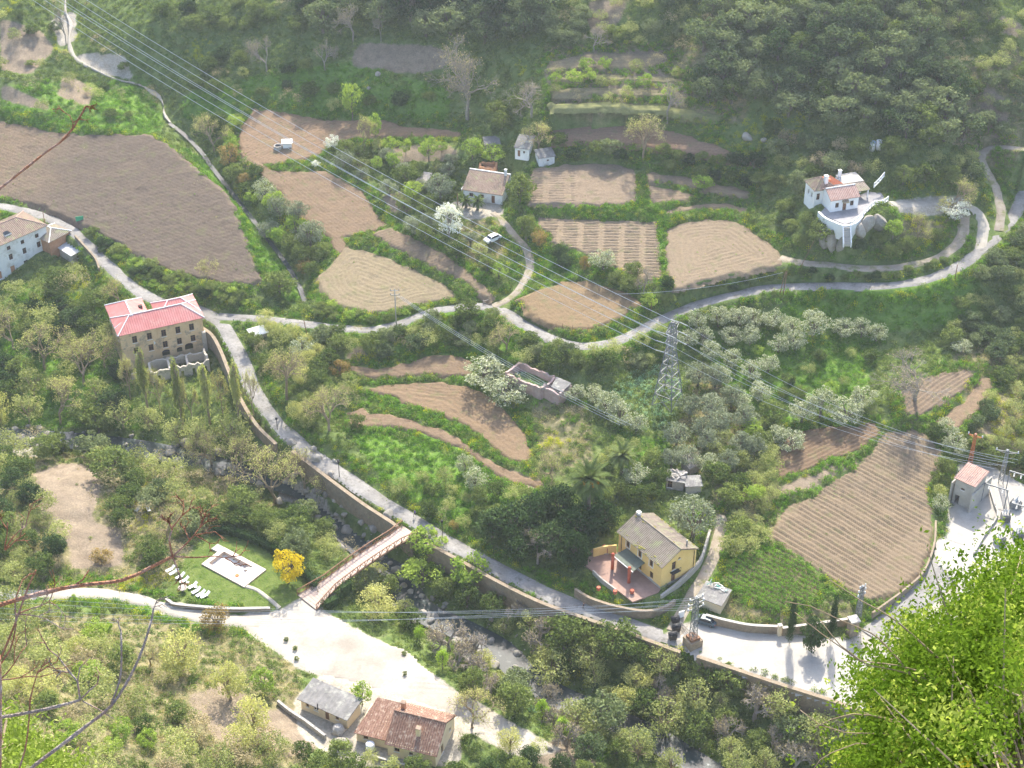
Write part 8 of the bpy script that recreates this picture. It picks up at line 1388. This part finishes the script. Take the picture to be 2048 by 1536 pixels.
for i, pts in enumerate([[(2100,1500,5),(1900,1380,5),(1790,1340,5),(1735,1330,5),(1690,1300,5),(1640,1265,5),(1590,1225,5)],[(2000,1420,5),(1830,1340,5),(1720,1320,5),(1680,1290,5),(1640,1240,5)],[(1900,1440,5),(1780,1300,5),(1740,1265,5),(1680,1240,5),(1620,1212,5),(1570,1203,5)],[(1960,1500,5),(1800,1470,5),(1690,1465,5),(1640,1450,5),(1600,1420,5)],[(1900,1490,5),(1740,1430,5),(1660,1440,5),(1630,1455,5)],[(1990,1560,5),(1760,1490,5),(1690,1495,5),(1640,1520,5),(1622,1545,5)],[(1880,1320,5),(1790,1240,5),(1720,1200,5),(1660,1160,5)],[(1930,1330,5),(1880,1180,5),(1850,1080,5)]]):
    o = tR.location; Q = catmull(np.array([tuple(dpt(*p)) for p in pts]), .04) - np.array(o); n = len(Q); link('bare_twig', MB().tube(Q, [.0036 - .0024 * j / n for j in range(n)], 5).me('bare_twig', [M['bark_warm']], True), tR)
fl = MB()
for x, y in ((1930,1528),(2008,1522)):
    c = dpt(x, y, 4.5) - tR.location
    for k in range(14): a = k * 2.4; fl.ball(c + Vector((math.cos(a) * .011, math.sin(a) * .011, .008 * (k % 3))), .007, 0, 5, 4)
link('flower', fl.me('flower', [surf('petal', (.75, .62, .03), (.85, .72, .06), 20, .7, 50, .1, 0)]), tR)
leafmat('leaf_near2', (.09, .13, .025), (.16, .20, .05), .5, .3, ((.39, .41, .2), .56)); M = MATS
bush('leafy_shrub', 'yellow-green leafy shrub in the bottom left corner', [(50,1520,5.4,70,40),(5,1480,5.4,40,55),(100,1540,5.4,60,30),(20,1550,5.0,70,30)], 30, .009, 8, 'leaf_near2', 30, (-60, 1800, 4.6))
print('foreground', round(time.time() - T0, 1))
# ---------------------------------------------------------------- labels that tell look-alikes apart, by their place in the row
bpy.context.view_layer.update()
from collections import defaultdict
by = defaultdict(list)
for o in bpy.data.objects:
    if o.parent is None and o.get('group') and o.get('label'): by[o['label']].append(o)
BIG = ['first', 'second', 'third', 'fourth', 'fifth', 'sixth', 'seventh', 'eighth', 'ninth', 'tenth', 'eleventh', 'twelfth', 'thirteenth', 'fourteenth', 'fifteenth', 'sixteenth', 'seventeenth', 'eighteenth']
for lb, os_ in by.items():
    n = len(os_)
    if n < 2: continue
    pp = {o.name: proj(np.array(o.location)) for o in os_}; rows = max(1, min(4, math.ceil(n / 11))); os_.sort(key=lambda o: pp[o.name][1]); sz = math.ceil(n / rows)
    for r in range(rows):
        row = sorted(os_[r * sz:(r + 1) * sz], key=lambda o: pp[o.name][0]); k = len(row)
        band = '' if rows == 1 else ['upper', 'lower'][r] + ' row' if rows == 2 else ['top', 'middle', 'bottom'][r] + ' row' if rows == 3 else ['top', 'second', 'third', 'bottom'][min(r, 3)] + ' row'
        for i, o in enumerate(row):
            q = ('leftmost' if i == 0 else 'rightmost' if i == k - 1 else BIG[i] + ' from left') if k > 1 else 'only one'
            w = lb + ', ' + q + (' in ' + band if band else ''); o['label'] = w
for o in bpy.data.objects:
    if o.parent is None and o.get('label') and len(o['label'].split()) > 16: o['label'] = ' '.join(o['label'].replace(' the ', ' ').split()[:16])
# ---------------------------------------------------------------- the air of the valley
hz = MB().box(-2600, -60, -12, 2600, 2400, 330).me('haze', []); m_, N_, L_, B_ = mat('air'); N_.remove(B_); pv = N_.new('ShaderNodeVolumePrincipled'); pv.inputs['Color'].default_value = (.84, .92, 1, 1); pv.inputs['Density'].default_value = HAZE; pv.inputs['Anisotropy'].default_value = .35; L_.new(pv.outputs[0], N_['Material Output'].inputs['Volume']); hz.materials.append(m_); o = link('haze', hz); tag(o, 'thin bright haze filling the valley', None, None, 'stuff')
print('script total', round(time.time() - T0, 1), len(bpy.data.objects))
